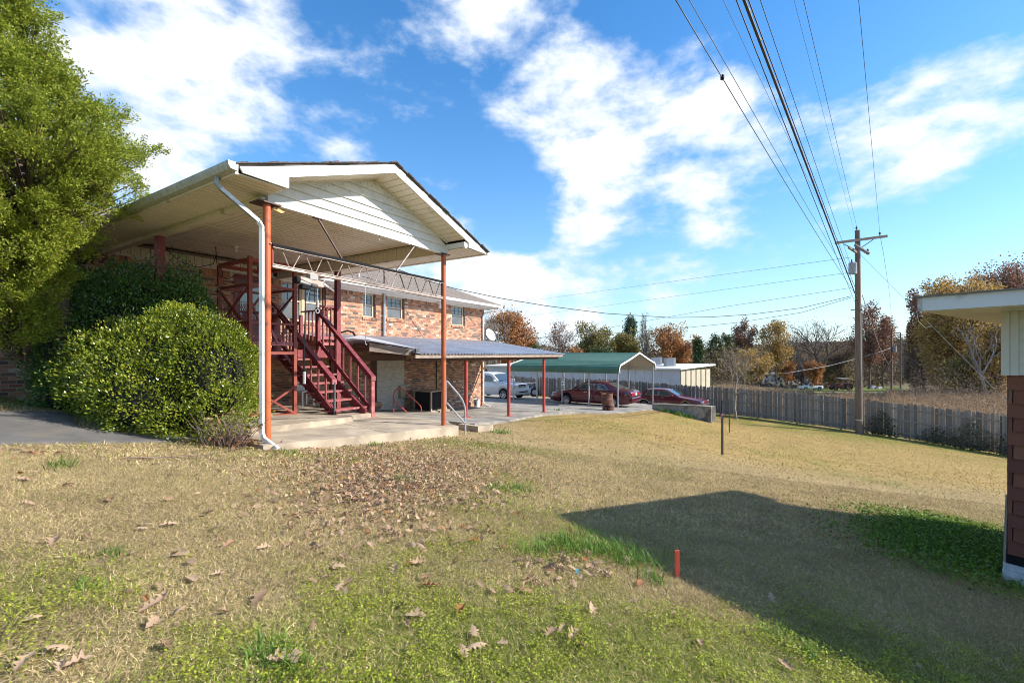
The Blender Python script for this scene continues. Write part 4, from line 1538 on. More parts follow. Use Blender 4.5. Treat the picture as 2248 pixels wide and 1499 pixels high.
# wire basket on the deck rail
bk = hthing('wire_basket', 'pale wire basket resting behind the lift rail', 'basket', 2.3, 4.2, 1.2)
mb = MB()
bu0, bu1, bv0, bv1, bz0, bz1 = 1.85, 2.62, 4.22, 4.46, 1.02, 1.16
for i in range(13):
    uu = bu0 + (bu1 - bu0) * i / 12
    mb.beam(H(uu, bv0, bz0), H(uu, bv0, bz1), 0.005, 0.005)
    mb.beam(H(uu, bv1, bz0), H(uu, bv1, bz1 + 0.08), 0.005, 0.005)
    mb.beam(H(uu, bv0, bz0), H(uu, bv1, bz0), 0.005, 0.005)
mb.build('wires', light_grey, bk, kind='stuff')
mb = MB()
for z_, vv in ((bz0, bv0), (bz1, bv0), (bz0, bv1), (bz1 + 0.08, bv1)):
    mb.beam(H(bu0, vv, z_), H(bu1, vv, z_), 0.009, 0.009)
mb.build('rim', light_grey, bk)
MB().beam(H(1.9, 4.34, 1.0), H(2.75, 4.34, 1.0), 0.30, 0.02).build('shelf', maroon, bk)
# white chair below the stairs
uu, zz = onv(668, 868, 5.6)
chr_ = hthing('plastic_chair', 'white plastic chair in the shade under the stairs', 'chair', uu, 5.6, zz - 0.45)
zg = float(zc(uu)) + 0.11
MB().hb(uu - 0.2, uu + 0.2, 5.4, 5.8, zg + 0.40, zg + 0.43).build('seat', white_plastic, chr_)
MB().hb(uu - 0.2, uu + 0.2, 5.78, 5.81, zg + 0.43, zg + 0.85).build('backrest', white_plastic, chr_)
for a in (-0.18, 0.18):
    for b_ in (5.42, 5.77):
        MB().hb(uu + a - 0.02, uu + a + 0.02, b_ - 0.02, b_ + 0.02, zg, zg + 0.40).build('leg', white_plastic, chr_)
# camera-like white fitting on the corner newel
MB().tube([H(4.58, 4.50, 1.30), H(4.58, 4.44, 1.30)], 0.055, 12).build('rail_bracket', white_plastic, deck)
tag(MB().tube([H(4.72, 4.6, 0.62), H(4.95, 4.55, 0.70), H(5.1, 4.5, 0.66), H(5.2, 4.52, 0.56)], 0.028, 6).build('outdoor_light', black), 'black outdoor light bracket beside the corner of the deck', 'lamp')

# ------------------------------------------------------------------ metal canopy along the wall
metal_roof = mat('metal_roof', (0.54, 0.56, 0.60), 0.42, 0.12, col2=(0.45, 0.47, 0.52), nscale=2.5, rnd=0.06)
canopy = hthing('metal_canopy', 'low corrugated metal canopy on red posts along the brick wall', 'canopy', 10, 4.4, -1.0)
CZ1, CZ0, CV0 = 0.665, 0.02, 2.26


def cz(v):
    return CZ0 + (CZ1 - CZ0) * (v - CV0) / (6.39 - CV0)


u = 4.66
i = 0
while u < 14.74:
    w = 0.915
    ue = min(u + w, 14.78)
    vf = CV0 - 0.05 if u > 5.3 else 3.35
    mb = MB()
    k = 0
    rib = 0.152
    uu = u
    prof = []
    while uu < ue - 0.01:
        prof += [(uu, 0.0), (uu + 0.10, 0.0), (uu + 0.112, 0.020), (uu + 0.140, 0.020)]
        uu += rib
    prof.append((ue, 0.0))
    zo = 0.003 * (i % 2)
    vs = [H(a, vf, cz(vf) + b_ + zo) for a, b_ in prof] + [H(a, 6.395, cz(6.395) + b_ + zo) for a, b_ in prof]
    n_ = len(prof)
    mb.add(vs, [(j, j + 1, n_ + j + 1, n_ + j) for j in range(n_ - 1)])
    mb.build('roof_sheet', metal_roof, canopy)
    u += w
    i += 1
MB().hb(5.40, 14.74, CV0, CV0 + 0.035, -0.105, -0.015).build('fascia_board', old_wood, canopy, label='weathered white fascia board')
MB().hb(14.70, 14.735, CV0 + 0.04, 6.38, -0.08, 0.0).build('end_board', old_wood, canopy)
for u in np.arange(5.6, 14.6, 1.2):
    MB().beam(H(u, CV0 + 0.04, cz(CV0) - 0.05), H(u, 6.38, cz(6.38) - 0.05), 0.04, 0.09).build('rafter', brown_wood, canopy)
MB().hb(5.42, 14.68, 2.44, 2.56, -0.20, -0.108).build('header', brown_wood, canopy)
for u in (7.97, 10.57, 13.38):
    p = MB().tube([H(u, 2.5, float(zc(u)) - 0.03), H(u, 2.5, -0.2)], 0.062, 12).build('post', red_pipe, canopy, smooth=True)
    MB().hb(u - 0.11, u + 0.11, 2.39, 2.61, float(zc(u)) - 0.03, float(zc(u)) + 0.012).build('base_plate', red_pipe, p)
# boxed header above the lower doorway
wb = hthing('wooden_header', 'weathered plank box on the canopy edge above the boarded door', 'box', 5.2, 3.3, 0.2)
ua, zq = onv(811, 771, 3.30)
ub, zr = onv(909, 781, 2.55)
P0, P1 = H(ua, 3.30), H(ub, 2.55)
dv = (P1 - P0)
nb_ = Vector((-dv.y, dv.x, 0)).normalized() * 0.04
for j in range(2):
    za0, za1 = zq + 0.122 * j, zq + 0.122 * (j + 1) - 0.006
    zb0_, zb1_ = zr + 0.082 * j, zr + 0.082 * (j + 1) - 0.006
    MB().hexa([P0 + Vector((0, 0, za0)), P1 + Vector((0, 0, zb0_)), P1 + nb_ + Vector((0, 0, zb0_)), P0 + nb_ + Vector((0, 0, za0)), P0 + Vector((0, 0, za1)), P1 + Vector((0, 0, zb1_)), P1 + nb_ + Vector((0, 0, zb1_)), P0 + nb_ + Vector((0, 0, za1))]).build('plank', old_wood, wb)
vb, zs_ = onu(775, 767, ua)
for j in range(2):
    MB().hexa([H(ua, 3.33, zq + 0.122 * j), H(ua + 0.03, 3.33, zq + 0.122 * j), H(ua + 0.03, vb, zq + 0.122 * j), H(ua, vb, zq + 0.122 * j), H(ua, 3.33, zq + 0.122 * j + 0.116), H(ua + 0.03, 3.33, zq + 0.122 * j + 0.116), H(ua + 0.03, vb, zq + 0.122 * j + 0.10), H(ua, vb, zq + 0.122 * j + 0.10)]).build('side_plank', brown_wood, wb)  # darker wood puts the shade of this face into the colour
mb = MB()
tl = Vector((0, 0, 0.30))
a_ = P0 + Vector((0, 0, zq + 0.30)) - nb_ * 2
b_ = P1 + Vector((0, 0, zr + 0.215)) - nb_ * 3.0
c_ = H(ub + 0.3, 5.2, 0.60)
d_ = H(ua - 0.1, vb + 0.25, zq + 0.36)
mb.hexa([a_, b_, c_, d_] + [q + Vector((0, 0, 0.014)) for q in (a_, b_, c_, d_)])
mb.build('cover_sheet', metal_roof, wb)
MB().beam(P0 + nb_ * 1.5 + Vector((0, 0, zq + 0.262)), P1 + nb_ * 1.5 + Vector((0, 0, zr + 0.186)), 0.04, 0.035).build('top_batten', brown_wood, wb)
MB().hb(ub - 0.02, ub + 0.10, 2.45, 2.52, -0.02, 0.16).build('gutter_end', dark_grey, wb)
# dark timber below it, over the doorway
MB().beam(H(4.9, 4.2, -0.10), H(8.9, 6.2, -0.12), 0.10, 0.20).build('header_beam', brown_wood, wb)
# brick planter step by the plywood
stp = hthing('brick_step', 'low brick step beside the boarded doorway', 'step', 6.6, 6.0, -2.0)
bm2 = box_mesh('brick_flat', 0.194, 0.09, 0.06, brick_m)
for j in range(3):
    for k in range(6):
        inst(bm2, 'brick', (6.15 + k * 0.204 + (j % 2) * 0.06 - 6.6, 5.75 - 6.0, float(zc(6.6)) + 0.04 + j * 0.071 + 2.0), stp)
MB().hb(6.0, 7.35, 5.80, 6.385, float(zc(6.6)) - 0.1, float(zc(6.6)) + 0.205).build('step_core', concrete, stp)
# ceiling fan
uf, zf = onv(1038, 795, 4.4)
fan = hthing('ceiling_fan', 'tan ceiling fan with a bowl light under the canopy', 'fan', uf, 4.4, zf)
MB().lathe([(0, 0.34), (0.05, 0.34), (0.05, 0.12), (0.13, 0.10), (0.14, 0.0), (0.10, -0.03), (0, -0.03)], 14, H(uf, 4.4, zf)).build('fan_motor', mat('fan_brass', (0.32, 0.24, 0.12), 0.4, 0.4), fan, smooth=True)
MB().lathe([(0.10, -0.03), (0.12, -0.07), (0.08, -0.13), (0, -0.15)], 14, H(uf, 4.4, zf)).build('bowl_light', white_plastic, fan, smooth=True)
for k in range(4):
    a = ANG + 0.35 + k * math.pi / 2
    d = Vector((math.cos(a), math.sin(a), 0))
    c = H(uf, 4.4, zf + 0.05)
    MB().beam(c + d * 0.15, c + d * 0.62, 0.14, 0.012).build('blade', mat('fan_blade', (0.36, 0.25, 0.14), 0.5), fan)

# ------------------------------------------------------------------ hand rails
rail = hthing('pipe_handrail', 'grey pipe handrail bolted to the orange post at the patio edge', 'handrail', 4.3, 0, -1.6)
dpt = []
for (px, py, v) in ((981, 836, 0.0), (1007, 866, -0.02), (1015, 878, -0.03), (1020, 892, -0.04), (1021.5, 905, -0.04)):
    u, z = onv(px, py, v)
    dpt.append(H(u, v, z))
u, _ = onv(1021.5, 950, -0.04)
dpt.append(H(u, -0.04, T(*H(u, -0.04)[:2]) - 0.05))
grey_rail = mat('grey_rail', (0.42, 0.44, 0.50), 0.45, 0.2, col2=(0.34, 0.36, 0.42), nscale=8)
MB().tube(dpt, 0.021, 8).build('rail_pipe', grey_rail, rail, smooth=True)
u1, z1 = onv(981, 884, 0.0)
u2, z2 = onv(1020, 928, -0.04)
MB().tube([H(u1, 0, z1), H(u2, -0.04, z2)], 0.019, 8).build('lower_pipe', grey_rail, rail, smooth=True)
u1, z1 = onv(979.5, 834, 0.0)
u2, z2 = onv(979.5, 886, 0.0)
MB().beam(H(u1 - 0.01, -0.01, z1), H(u1 - 0.01, -0.01, z2), 0.05, 0.02).build('mount_bar', galv, rail)
rr = hthing('red_handrail', 'bent red pipe handrail before the boarded doorway', 'handrail', 7.4, 4.6, -1.9)
pts = []
for (px, py) in ((864, 905), (864, 868), (867, 858), (874, 852.5), (882, 853), (890, 860), (917, 884), (923, 891), (925, 898), (925, 912)):
    u, z = onv(px, py, 4.6)
    pts.append(H(u, 4.6, z))
MB().tube(pts, 0.022, 8).build('rail_pipe', red_pipe, rr, smooth=True)
u1, z1 = onv(865, 879, 4.6)
u2, z2 = onv(898, 909, 4.6)
MB().tube([H(u1, 4.6, z1), H(u2, 4.6, z2)], 0.02, 8).build('lower_pipe', red_pipe, rr, smooth=True)

# ------------------------------------------------------------------ air conditioner and small things by the wall
ac = hthing('air_conditioner', 'black louvred air conditioner unit with tan corners by the brick wall', 'air conditioner', 9.5, 5.4, -2.2)
a0, a1, b0, b1 = 9.05, 9.90, 5.0, 5.85
zg = float(zc(9.5)) - 0.02
MB().hb(a0 - 0.12, a1 + 0.12, b0 - 0.12, b1 + 0.1, zg, zg + 0.08).build('pad', concrete, ac)
zg += 0.08
tan_m = mat('ac_tan', (0.42, 0.36, 0.27), 0.5)
MB().hb(a0 + 0.03, a1 - 0.03, b0 + 0.03, b1 - 0.03, zg + 0.03, zg + 0.70).build('coil', black, ac)
for (u, v) in ((a0, b0), (a1, b0), (a0, b1), (a1, b1)):
    MB().hb(u - 0.03, u + 0.03, v - 0.03, v + 0.03, zg + 0.03, zg + 0.72).build('corner', tan_m, ac)
MB().hb(a0 - 0.04, a1 + 0.04, b0 - 0.04, b1 + 0.04, zg, zg + 0.03).build('base', tan_m, ac)
MB().hb(a0 - 0.04, a1 + 0.04, b0 - 0.04, b1 + 0.04, zg + 0.72, zg + 0.77).build('lid', tan_m, ac, bevel=0.012)
mb = MB()
for i in range(16):
    uu = a0 + 0.05 + i * (a1 - a0 - 0.1) / 15
    mb.hb(uu - 0.004, uu + 0.004, b0 - 0.012, b0 + 0.01, zg + 0.04, zg + 0.71)
    vv = b0 + 0.05 + i * (b1 - b0 - 0.1) / 15
    mb.hb(a0 - 0.012, a0 + 0.01, vv - 0.004, vv + 0.004, zg + 0.04, zg + 0.71)
mb.build('louvre', dark_grey, ac, kind='stuff')
MB().hb(8.72, 8.98, 6.25, 6.37, zg + 0.45, zg + 0.95).build('disconnect_box', tan_m, ac)
MB().tube([H(10.9, 6.37, 0.5), H(10.9, 6.37, zg + 0.7)], 0.018, 6).build('refrigerant_pipe', black, ac)
ub_, zb_ = onv(1047, 897, 6.05)
bkt = hthing('bucket', 'white plastic bucket with blue print beside the downspout', 'bucket', ub_, 6.05, float(zc(ub_)))
zb_ = float(zc(ub_)) + 0.0
MB().lathe([(0, 0.0), (0.125, 0.0), (0.15, 0.33), (0.16, 0.335), (0.16, 0.36), (0.145, 0.36), (0.12, 0.03), (0, 0.03)], 20, H(ub_, 6.05, zb_)).build('pail', white_plastic, bkt, smooth=True)
lp = []
for (a, zz) in ((-0.55, 0.22), (-0.25, 0.26), (-0.05, 0.18), (-0.2, 0.08), (-0.5, 0.10)):
    rr_ = 0.1265 + 0.025 * zz / 0.33 + 0.002
    ang = math.atan2(-1, -0.1) + a * 0.8
    lp.append(H(ub_, 6.05, zb_) + Vector((rr_ * math.cos(ang), rr_ * math.sin(ang), zz)))
MB().add(lp, [(0, 1, 2, 3, 4)]).build('blue_print', mat('blue_print', (0.08, 0.22, 0.5), 0.4), bkt)
dish = hthing('satellite_dish', 'white satellite dish at the end of the brick wall', 'satellite dish', 15.0, 5.6, 0.6)
dc = H(15.1, 5.4, 0.0)
dc = P(1077, 735, dc.y)
mb = MB()
ax = Vector((0.62, -0.55, 0.42)).normalized()
sx = ax.cross(Vector((0, 0, 1))).normalized()
sy = sx.cross(ax)
rings = []
vs, fs = [dc - ax * 0.06], []
for i in range(1, 6):
    r = 0.33 * i / 5
    for j in range(24):
        a = 2 * math.pi * j / 24
        vs.append(dc + sx * r * 0.92 * math.cos(a) + sy * r * 1.0 * math.sin(a) + ax * (-0.06 + 0.075 * (i / 5) ** 2))
for j in range(24):
    fs.append((0, 1 + j, 1 + (j + 1) % 24))
    for i in range(4):
        fs.append((1 + i * 24 + j, 1 + (i + 1) * 24 + j, 1 + (i + 1) * 24 + (j + 1) % 24, 1 + i * 24 + (j + 1) % 24))
mb.add(vs, fs).build('reflector', white_plastic, dish, smooth=True)
tip = dc + ax * 0.42 - sy * 0.12
MB().tube([dc - sy * 0.30, tip], 0.014, 6).build('feed_arm', light_grey, dish)
MB().beam(tip - sx * 0.03, tip + sx * 0.05 + sy * 0.07, 0.06, 0.05).build('receiver', white_plastic, dish)
MB().tube([dc - ax * 0.07, dc - ax * 0.12 - Vector((0, 0, 0.2)), H(14.6, 6.2, 0.25)], 0.022, 6).build('mast', galv, dish)
# ------------------------------------------------------------------ fence
fence_wood = ramp_mat('fence_wood', [(0, (0.17, 0.152, 0.14)), (0.3, (0.28, 0.25, 0.22)), (0.55, (0.13, 0.118, 0.11)), (0.8, (0.23, 0.21, 0.19)), (1, (0.35, 0.305, 0.26))], 0.9, 0.4, 60, 0.4, 14)
fence_post_m = mat('fence_post', (0.27, 0.24, 0.21), 0.9, col2=(0.18, 0.16, 0.14), nscale=8, stretch=(1, 1, 6))
FANG = math.atan2(FD[1], FD[0])


def fpt(t, o=0.0):
    q = FP + FD * t + np.array((FD[1], -FD[0])) * -o          # o > 0: towards the camera
    return Vector((q[0], q[1], 0))


fence = thing('wooden_fence', 'long grey weathered board fence with posts running behind the cars', 'fence', fpt(0), FANG)
finv = WM[fence.name].inverted()
plank_me = bpy.data.meshes.new('fence_plank')
_b = MB().prism([(-0.066, 0, 0), (0.066, 0, 0), (0.066, 0, 1.0), (0.035, 0, 1.03), (-0.035, 0, 1.03), (-0.066, 0, 1.0)], (0, 0.018, 0))
_b.v = [Vector((q.x * 1.05, q.y, q.z)) for q in _b.v]
plank_me.from_pydata([tuple(q) for q in _b.v], [], _b.f)
plank_me.materials.append(fence_wood)
rf = random.Random(5)
t = -17.0
planks = []
while t < 29:
    q = fpt(t)
    hh = np.interp(t, [-14, -8, 0, 15, 28], [2.0, 1.9, 1.84, 1.70, 1.66]) + rf.uniform(-0.05, 0.05)
    planks.append((t, T(q.x, q.y) + rf.uniform(0.02, 0.09), hh, rf.uniform(-0.014, 0.014)))
    t += 0.143 + (rf.random() < 0.09) * 0.016
stuffp = MB()
for i, (t, z0, hh, tilt) in enumerate(planks):
    q = finv @ (fpt(t, -0.02) + Vector((0, 0, z0)))
    if i < 300:
        inst(plank_me, 'plank', q, fence, ry=tilt, scale=(rf.uniform(0.93, 1.03), 1, hh / 1.03))
    else:
        d = Vector((FD[0], FD[1], 0)) * 0.066
        n_ = Vector((FD[1], -FD[0], 0)) * 0.018
        c = fpt(t, -0.02) + Vector((0, 0, z0))
        up = Vector((0, 0, hh))
        stuffp.hexa([c - d, c + d, c + d + n_, c - d + n_, c - d + up, c + d + up, c + d + n_ + up, c - d + n_ + up])
stuffp.build('plank_run', fence_wood, fence, kind='stuff')
tp = -16.0
pk = 0
while tp < 29:
    q = fpt(tp, 0.045)
    zg = T(q.x, q.y)
    hh = np.interp(tp, [-14, -8, 0, 15, 28], [2.0, 1.9, 1.84, 1.70, 1.66])
    c = q
    d = Vector((FD[0], FD[1], 0)) * 0.05
    n_ = Vector((FD[1], -FD[0], 0)) * 0.045
    mb = MB()
    mb.hexa([c - d - n_ + Vector((0, 0, zg - .2)), c + d - n_ + Vector((0, 0, zg - .2)), c + d + n_ + Vector((0, 0, zg - .2)), c - d + n_ + Vector((0, 0, zg - .2)),
             c - d - n_ + Vector((0, 0, zg + hh)), c + d - n_ + Vector((0, 0, zg + hh)), c + d + n_ + Vector((0, 0, zg + hh)), c - d + n_ + Vector((0, 0, zg + hh))])
    mb.build('fence_post', fence_post_m, fence)
    q2 = fpt(tp + 2.25, 0.045)
    zg2 = T(q2.x, q2.y)
    h2 = np.interp(tp + 2.25, [-14, -8, 0, 15, 28], [2.0, 1.9, 1.84, 1.70, 1.66])
    for fr in (0.16, 0.52, 0.86):
        a = fpt(tp + 0.055, 0.02) + Vector((0, 0, zg + hh * fr))
        b_ = fpt(tp + 2.19, 0.02) + Vector((0, 0, zg2 + h2 * fr))
        MB().beam(a, b_, 0.036, 0.088).build('fence_rail', fence_post_m, fence)
    tp += 2.25

# ------------------------------------------------------------------ carport
green_metal = mat('green_metal', (0.085, 0.20, 0.135), 0.38, 0.1, col2=(0.07, 0.165, 0.115), nscale=2, rnd=0.05)
cream_metal = mat('cream_metal', (0.55, 0.51, 0.43), 0.45, col2=(0.47, 0.44, 0.37), nscale=3, rnd=0.03)
CN = Vector((5.92, 25.0, 0))
CUd, CVd = Vector((UX, UY, 0)), Vector((-UY, UX, 0))
cport = thing('carport', 'green metal carport with white trim and open gable end sheltering a car', 'carport', CN + Vector((0, 0, -3.0)), ANG)
CW, CL = 7.4, 6.9


def cpos(u, v, z):
    return CN + CUd * u + CVd * v + Vector((0, 0, z))


CE, CR_ = -1.06, 0.10          # eave and ridge heights
prof = []
for i in range(0, 41):
    u = -0.14 + (CW + 0.28) * i / 40
    a = abs(u - CW / 2) / (CW / 2 + 0.14)
    z = CR_ - (CR_ - CE - 0.42) * min(a / 0.93, 1.0)
    prof.append((u, z))
# curved shoulders and hanging sides
left = [(-0.16, CE), (-0.16, CE + 0.14), (-0.15, CE + 0.28), (-0.06, CE + 0.40), (0.10, CE + 0.475)]
rightp = [(CW + (-p[0]), p[1]) for p in reversed(left)]
half = [(CW / 2, CR_)]
profl = left + [(0.6, CE + 0.56), (1.4, CE + 0.70), (2.3, CE + 0.875), (CW / 2, CR_)] + [(CW - 2.3, CE + 0.875), (CW - 1.4, CE + 0.70), (CW - 0.6, CE + 0.56)] + rightp
# roof in strips of sheet, each a part; ribs run along the length
for i in range(len(profl) - 1):
    (ua, za), (ub, zb) = profl[i], profl[i + 1]
    n_ = max(1, int(round(math.hypot(ub - ua, zb - za) / 0.3)))
    mb = MB()
    for k in range(n_):
        a0 = (ua + (ub - ua) * k / n_, za + (zb - za) * k / n_)
        a1 = (ua + (ub - ua) * (k + 0.82) / n_, za + (zb - za) * (k + 0.82) / n_)
        a2 = (ua + (ub - ua) * (k + 1) / n_, za + (zb - za) * (k + 1) / n_)
        nn = Vector((-(zb - za), ub - ua)).normalized() * 0.022
        am = ((a1[0] + a2[0]) / 2 + nn.x, (a1[1] + a2[1]) / 2 + nn.y)
        for (p, q) in ((a0, a1), (a1, am), (am, a2)):
            mb.add([cpos(p[0], -0.1, p[1]), cpos(q[0], -0.1, q[1]), cpos(q[0], CL + 0.1, q[1]), cpos(p[0], CL + 0.1, p[1])], [(0, 1, 2, 3)])
    mb.build('roof_panel', green_metal, cport)
# cream underside
mb = MB()
ins = [(u + (0.02 if u < CW / 2 else -0.02), z - 0.02) for u, z in profl]
for i in range(len(ins) - 1):
    (ua, za), (ub, zb) = ins[i], ins[i + 1]
    mb.add([cpos(ua, -0.09, za), cpos(ub, -0.09, zb), cpos(ub, CL + 0.09, zb), cpos(ua, CL + 0.09, za)], [(0, 1, 2, 3)])
mb.build('roof_lining', cream_metal, cport)
# far gable filled with sheet, near gable with white edge trim
mb = MB()
mb.prism([cpos(u, CL + 0.02, z) for u, z in ins], CVd * 0.02)
mb.build('gable_sheet', cream_metal, cport)
for k in range(3):
    z = CE + 0.22 + k * 0.26
    w = 0.05 if z < CE + 0.45 else (z - CE - 0.45) * 4.2
    MB().beam(cpos(w + 0.1, CL + 0.01, z), cpos(CW - w - 0.1, CL + 0.01, z), 0.01, 0.012).build('sheet_rib', mat('cream_shade', (0.38, 0.35, 0.30), 0.5), cport)
for vv in (-0.115, CL + 0.115):
    mb = MB()
    for i in range(len(profl) - 1):
        a, b_ = profl[i], profl[i + 1]
        mb.beam(cpos(a[0], vv, a[1]), cpos(b_[0], vv, b_[1]), 0.02, 0.10, up=CVd.cross(Vector((b_[0] - a[0], 0, b_[1] - a[1])).normalized()) if False else (0, 0, 1))
    mb.build('edge_trim', white_paint, cport)
for k in range(5):
    vv = 0.04 + (CL - 0.08) * k / 4
    for uu in (0.0, CW):
        q = cpos(uu, vv, 0)
        MB().hexa([cpos(uu + a, vv + b_, z) for z in (max(T(q.x, q.y) - 0.02, -9), CE + 0.3) for a, b_ in ((-0.035, -0.035), (0.035, -0.035), (0.035, 0.035), (-0.035, 0.035))]).build('leg', galv, cport)
    mb = MB()
    for sgn in (0, 1):
        pp = [(0.0, CE + 0.30), (0.12, CE + 0.42), (0.6, CE + 0.52), (CW / 2, CR_ - 0.05)]
        pp = [(CW - u, z) if sgn else (u, z) for u, z in pp]
        for a, b_ in zip(pp[:-1], pp[1:]):
            mb.beam(cpos(a[0], vv, a[1]), cpos(b_[0], vv, b_[1]), 0.05, 0.05)
    mb.build('bow', galv, cport)
MB().beam(cpos(0, 0, T(*cpos(0, 0, 0)[:2]) + 0.05), cpos(0, CL, T(*cpos(0, CL, 0)[:2]) + 0.05), 0.06, 0.06).build('base_rail', galv, cport)
MB().beam(cpos(CW, 0, T(*cpos(CW, 0, 0)[:2]) + 0.05), cpos(CW, CL, T(*cpos(CW, CL, 0)[:2]) + 0.05), 0.06, 0.06).build('base_rail', galv, cport)
mtr = P(1236, 841, 26.6)
mb_ = thing('meter_box', 'small white box fixed to the carport leg', 'box', mtr)
MB().box(mtr.x - 0.09, mtr.x + 0.09, mtr.y - 0.05, mtr.y + 0.05, mtr.z - 0.12, mtr.z + 0.12).build('housing', white_plastic, mb_, bevel=0.01)
MB().lathe([(0, -0.055), (0.05, -0.055), (0.05, -0.04)], 12, mtr + Vector((-0.03, 0, 0)), 'Y').build('dial', dark_grey, mb_)

# ------------------------------------------------------------------ cars
car_glass = glass_mat('car_glass', (0.05, 0.075, 0.085), 0.03, 0.7)
tyre_m = mat('tyre_rubber', (0.02, 0.02, 0.021), 0.8)
rim_m = mat('wheel_rim', (0.52, 0.53, 0.54), 0.3, 0.7)
arch_m = mat('arch_dark', (0.012, 0.012, 0.013), 0.8)
chrome = mat('chrome_trim', (0.55, 0.55, 0.56), 0.2, 0.9)
head_m = mat('headlight_lens', (0.62, 0.62, 0.60), 0.12, coat=0.8)
tail_m = mat('tail_lens', (0.45, 0.02, 0.03), 0.15, coat=0.8)
amber_m = mat('amber_lens', (0.6, 0.2, 0.03), 0.2, coat=0.6)
plate_m = mat('licence_plate', (0.66, 0.68, 0.64), 0.4, col2=(0.30, 0.42, 0.40), nscale=30)


def build_car(root, L, Wd, paint, belt, roofc, wheels, wr, side_glass, wind, rear, base=0.20, tumble=0.80, lower=None, inset=0.0, x_gh=None, trim=None, spokes=7, lights=None, plate=True, nose=0.5, tail=0.5, sill=None):
    """x from the tail (0) to the nose (L); belt and roofc: (x, z) outlines; wheels: axle places; the car's own frame is the root's"""
    M = WM[root.name]
    hw = Wd / 2
    bx = np.array([p[0] for p in belt])
    bz = np.array([p[1] for p in belt])

    def beltz(x):
        return float(np.interp(x, bx, bz))

    def halfw(x):
        e0 = min(x / tail, 1.0)
        e1 = min((L - x) / nose, 1.0)
        return hw * (0.80 + 0.20 * math.sin(min(e0, 1) * math.pi / 2)) * (0.78 + 0.22 * math.sin(min(e1, 1) * math.pi / 2)) * 1.0

    xs = sorted(set([round(L * i / 60, 4) for i in range(61)] + [round(w + d, 4) for w in wheels for d in np.linspace(-wr * 1.2, wr * 1.2, 15)] + [round(float(p), 4) for p in bx]))
    xs = [x for x in xs if 0 <= x <= L]
    R_ = wr * 1.17
    mb = MB()
    vs, ring = [], 11
    for x in xs:
        zb = base + (0.10 * max(0, 1 - x / 0.5)) + (0.06 * max(0, 1 - (L - x) / 0.5))
        for w in wheels:
            d = abs(x - w)
            if d < R_:
                zb = max(zb, wr * 0.98 + math.sqrt(R_ * R_ - d * d))
        zt = beltz(x)
        w_ = halfw(x)
        zb = min(zb, zt - 0.06)
        h = zt - zb
        row = [(-w_ * 0.94, zb), (-w_ * 0.985, zb + 0.22 * h), (-w_, zb + 0.52 * h), (-w_ * 0.985, zb + 0.80 * h), (-w_ * 0.945, zt - 0.015), (-w_ * 0.86, zt + 0.012)]
        row += [(0, zt + 0.035)]
        row += [(-a, b_) for a, b_ in row[4::-1]] if False else [(w_ * 0.86, zt + 0.012), (w_ * 0.945, zt - 0.015), (w_ * 0.985, zb + 0.80 * h), (w_, zb + 0.52 * h), (w_ * 0.985, zb + 0.22 * h), (w_ * 0.94, zb)]
        vs += [M @ Vector((x, a, b_)) for a, b_ in row]
    n_ = 13
    fs = []
    for i in range(len(xs) - 1):
        for j in range(n_ - 1):
            fs.append((i * n_ + j, i * n_ + j + 1, (i + 1) * n_ + j + 1, (i + 1) * n_ + j))
    fs.append(tuple(range(n_)))
    fs.append(tuple((len(xs) - 1) * n_ + j for j in range(n_))[::-1])
    body = mb.add(vs, fs).build('body', paint, root, smooth=True)
    MB().hexa([M @ Vector(p) for p in [(0.3, -hw * 0.8, base + 0.02), (L - 0.3, -hw * 0.8, base + 0.02), (L - 0.3, hw * 0.8, base + 0.02), (0.3, hw * 0.8, base + 0.02), (0.3, -hw * 0.8, base + 0.42), (L - 0.3, -hw * 0.8, base + 0.42), (L - 0.3, hw * 0.8, base + 0.42), (0.3, hw * 0.8, base + 0.42)]]).build('underbody', arch_m, root)
    # greenhouse
    rx = np.array([p[0] for p in roofc])
    rz = np.array([p[1] for p in roofc])
    gx = np.linspace(rx[0], rx[-1], 40)
    vs = []
    yb0 = hw * 0.90

    def side_y(x, z):
        zb_ = beltz(x)
        zmax = rz.max()
        return yb0 * (1 - (1 - tumble) * max(0, min(1, (z - zb_) / (zmax - zb_))))
    for x in gx:
        zr = float(np.interp(x, rx, rz))
        zb_ = beltz(x) - 0.02
        zr = max(zr, zb_ + 0.005)
        yt = side_y(x, zr)
        row = [(-yb0, zb_), (-side_y(x, (zb_ + zr) / 2), (zb_ + zr) / 2), (-yt, zr - 0.02 * (zr - zb_)), (-yt * 0.90, zr + 0.022), (0, zr + 0.045), (yt * 0.90, zr + 0.022), (yt, zr - 0.02 * (zr - zb_)), (side_y(x, (zb_ + zr) / 2), (zb_ + zr) / 2), (yb0, zb_)]
        vs += [M @ Vector((x, a, b_)) for a, b_ in row]
    fs = []
    for i in range(len(gx) - 1):
        for j in range(8):
            fs.append((i * 9 + j, i * 9 + j + 1, (i + 1) * 9 + j + 1, (i + 1) * 9 + j))
    MB().add(vs, fs).build('cabin', paint, root, smooth=True)
    for s in (-1, 1):
        for poly in side_glass:
            pts = [Vector((x, s * (side_y(x, z) + 0.006), z)) for x, z in poly]
            c = sum(pts, Vector()) / len(pts)
            outp = [M @ p for p in pts]
            MB().add(outp, [tuple(range(len(outp)))]).build('side_window', car_glass, root)
            if trim:
                mbt = MB()
                for a, b_ in zip(pts, pts[1:] + pts[:1]):
                    mbt.beam(M @ a, M @ b_, 0.016, 0.016)
                mbt.build('window_trim', trim, root)
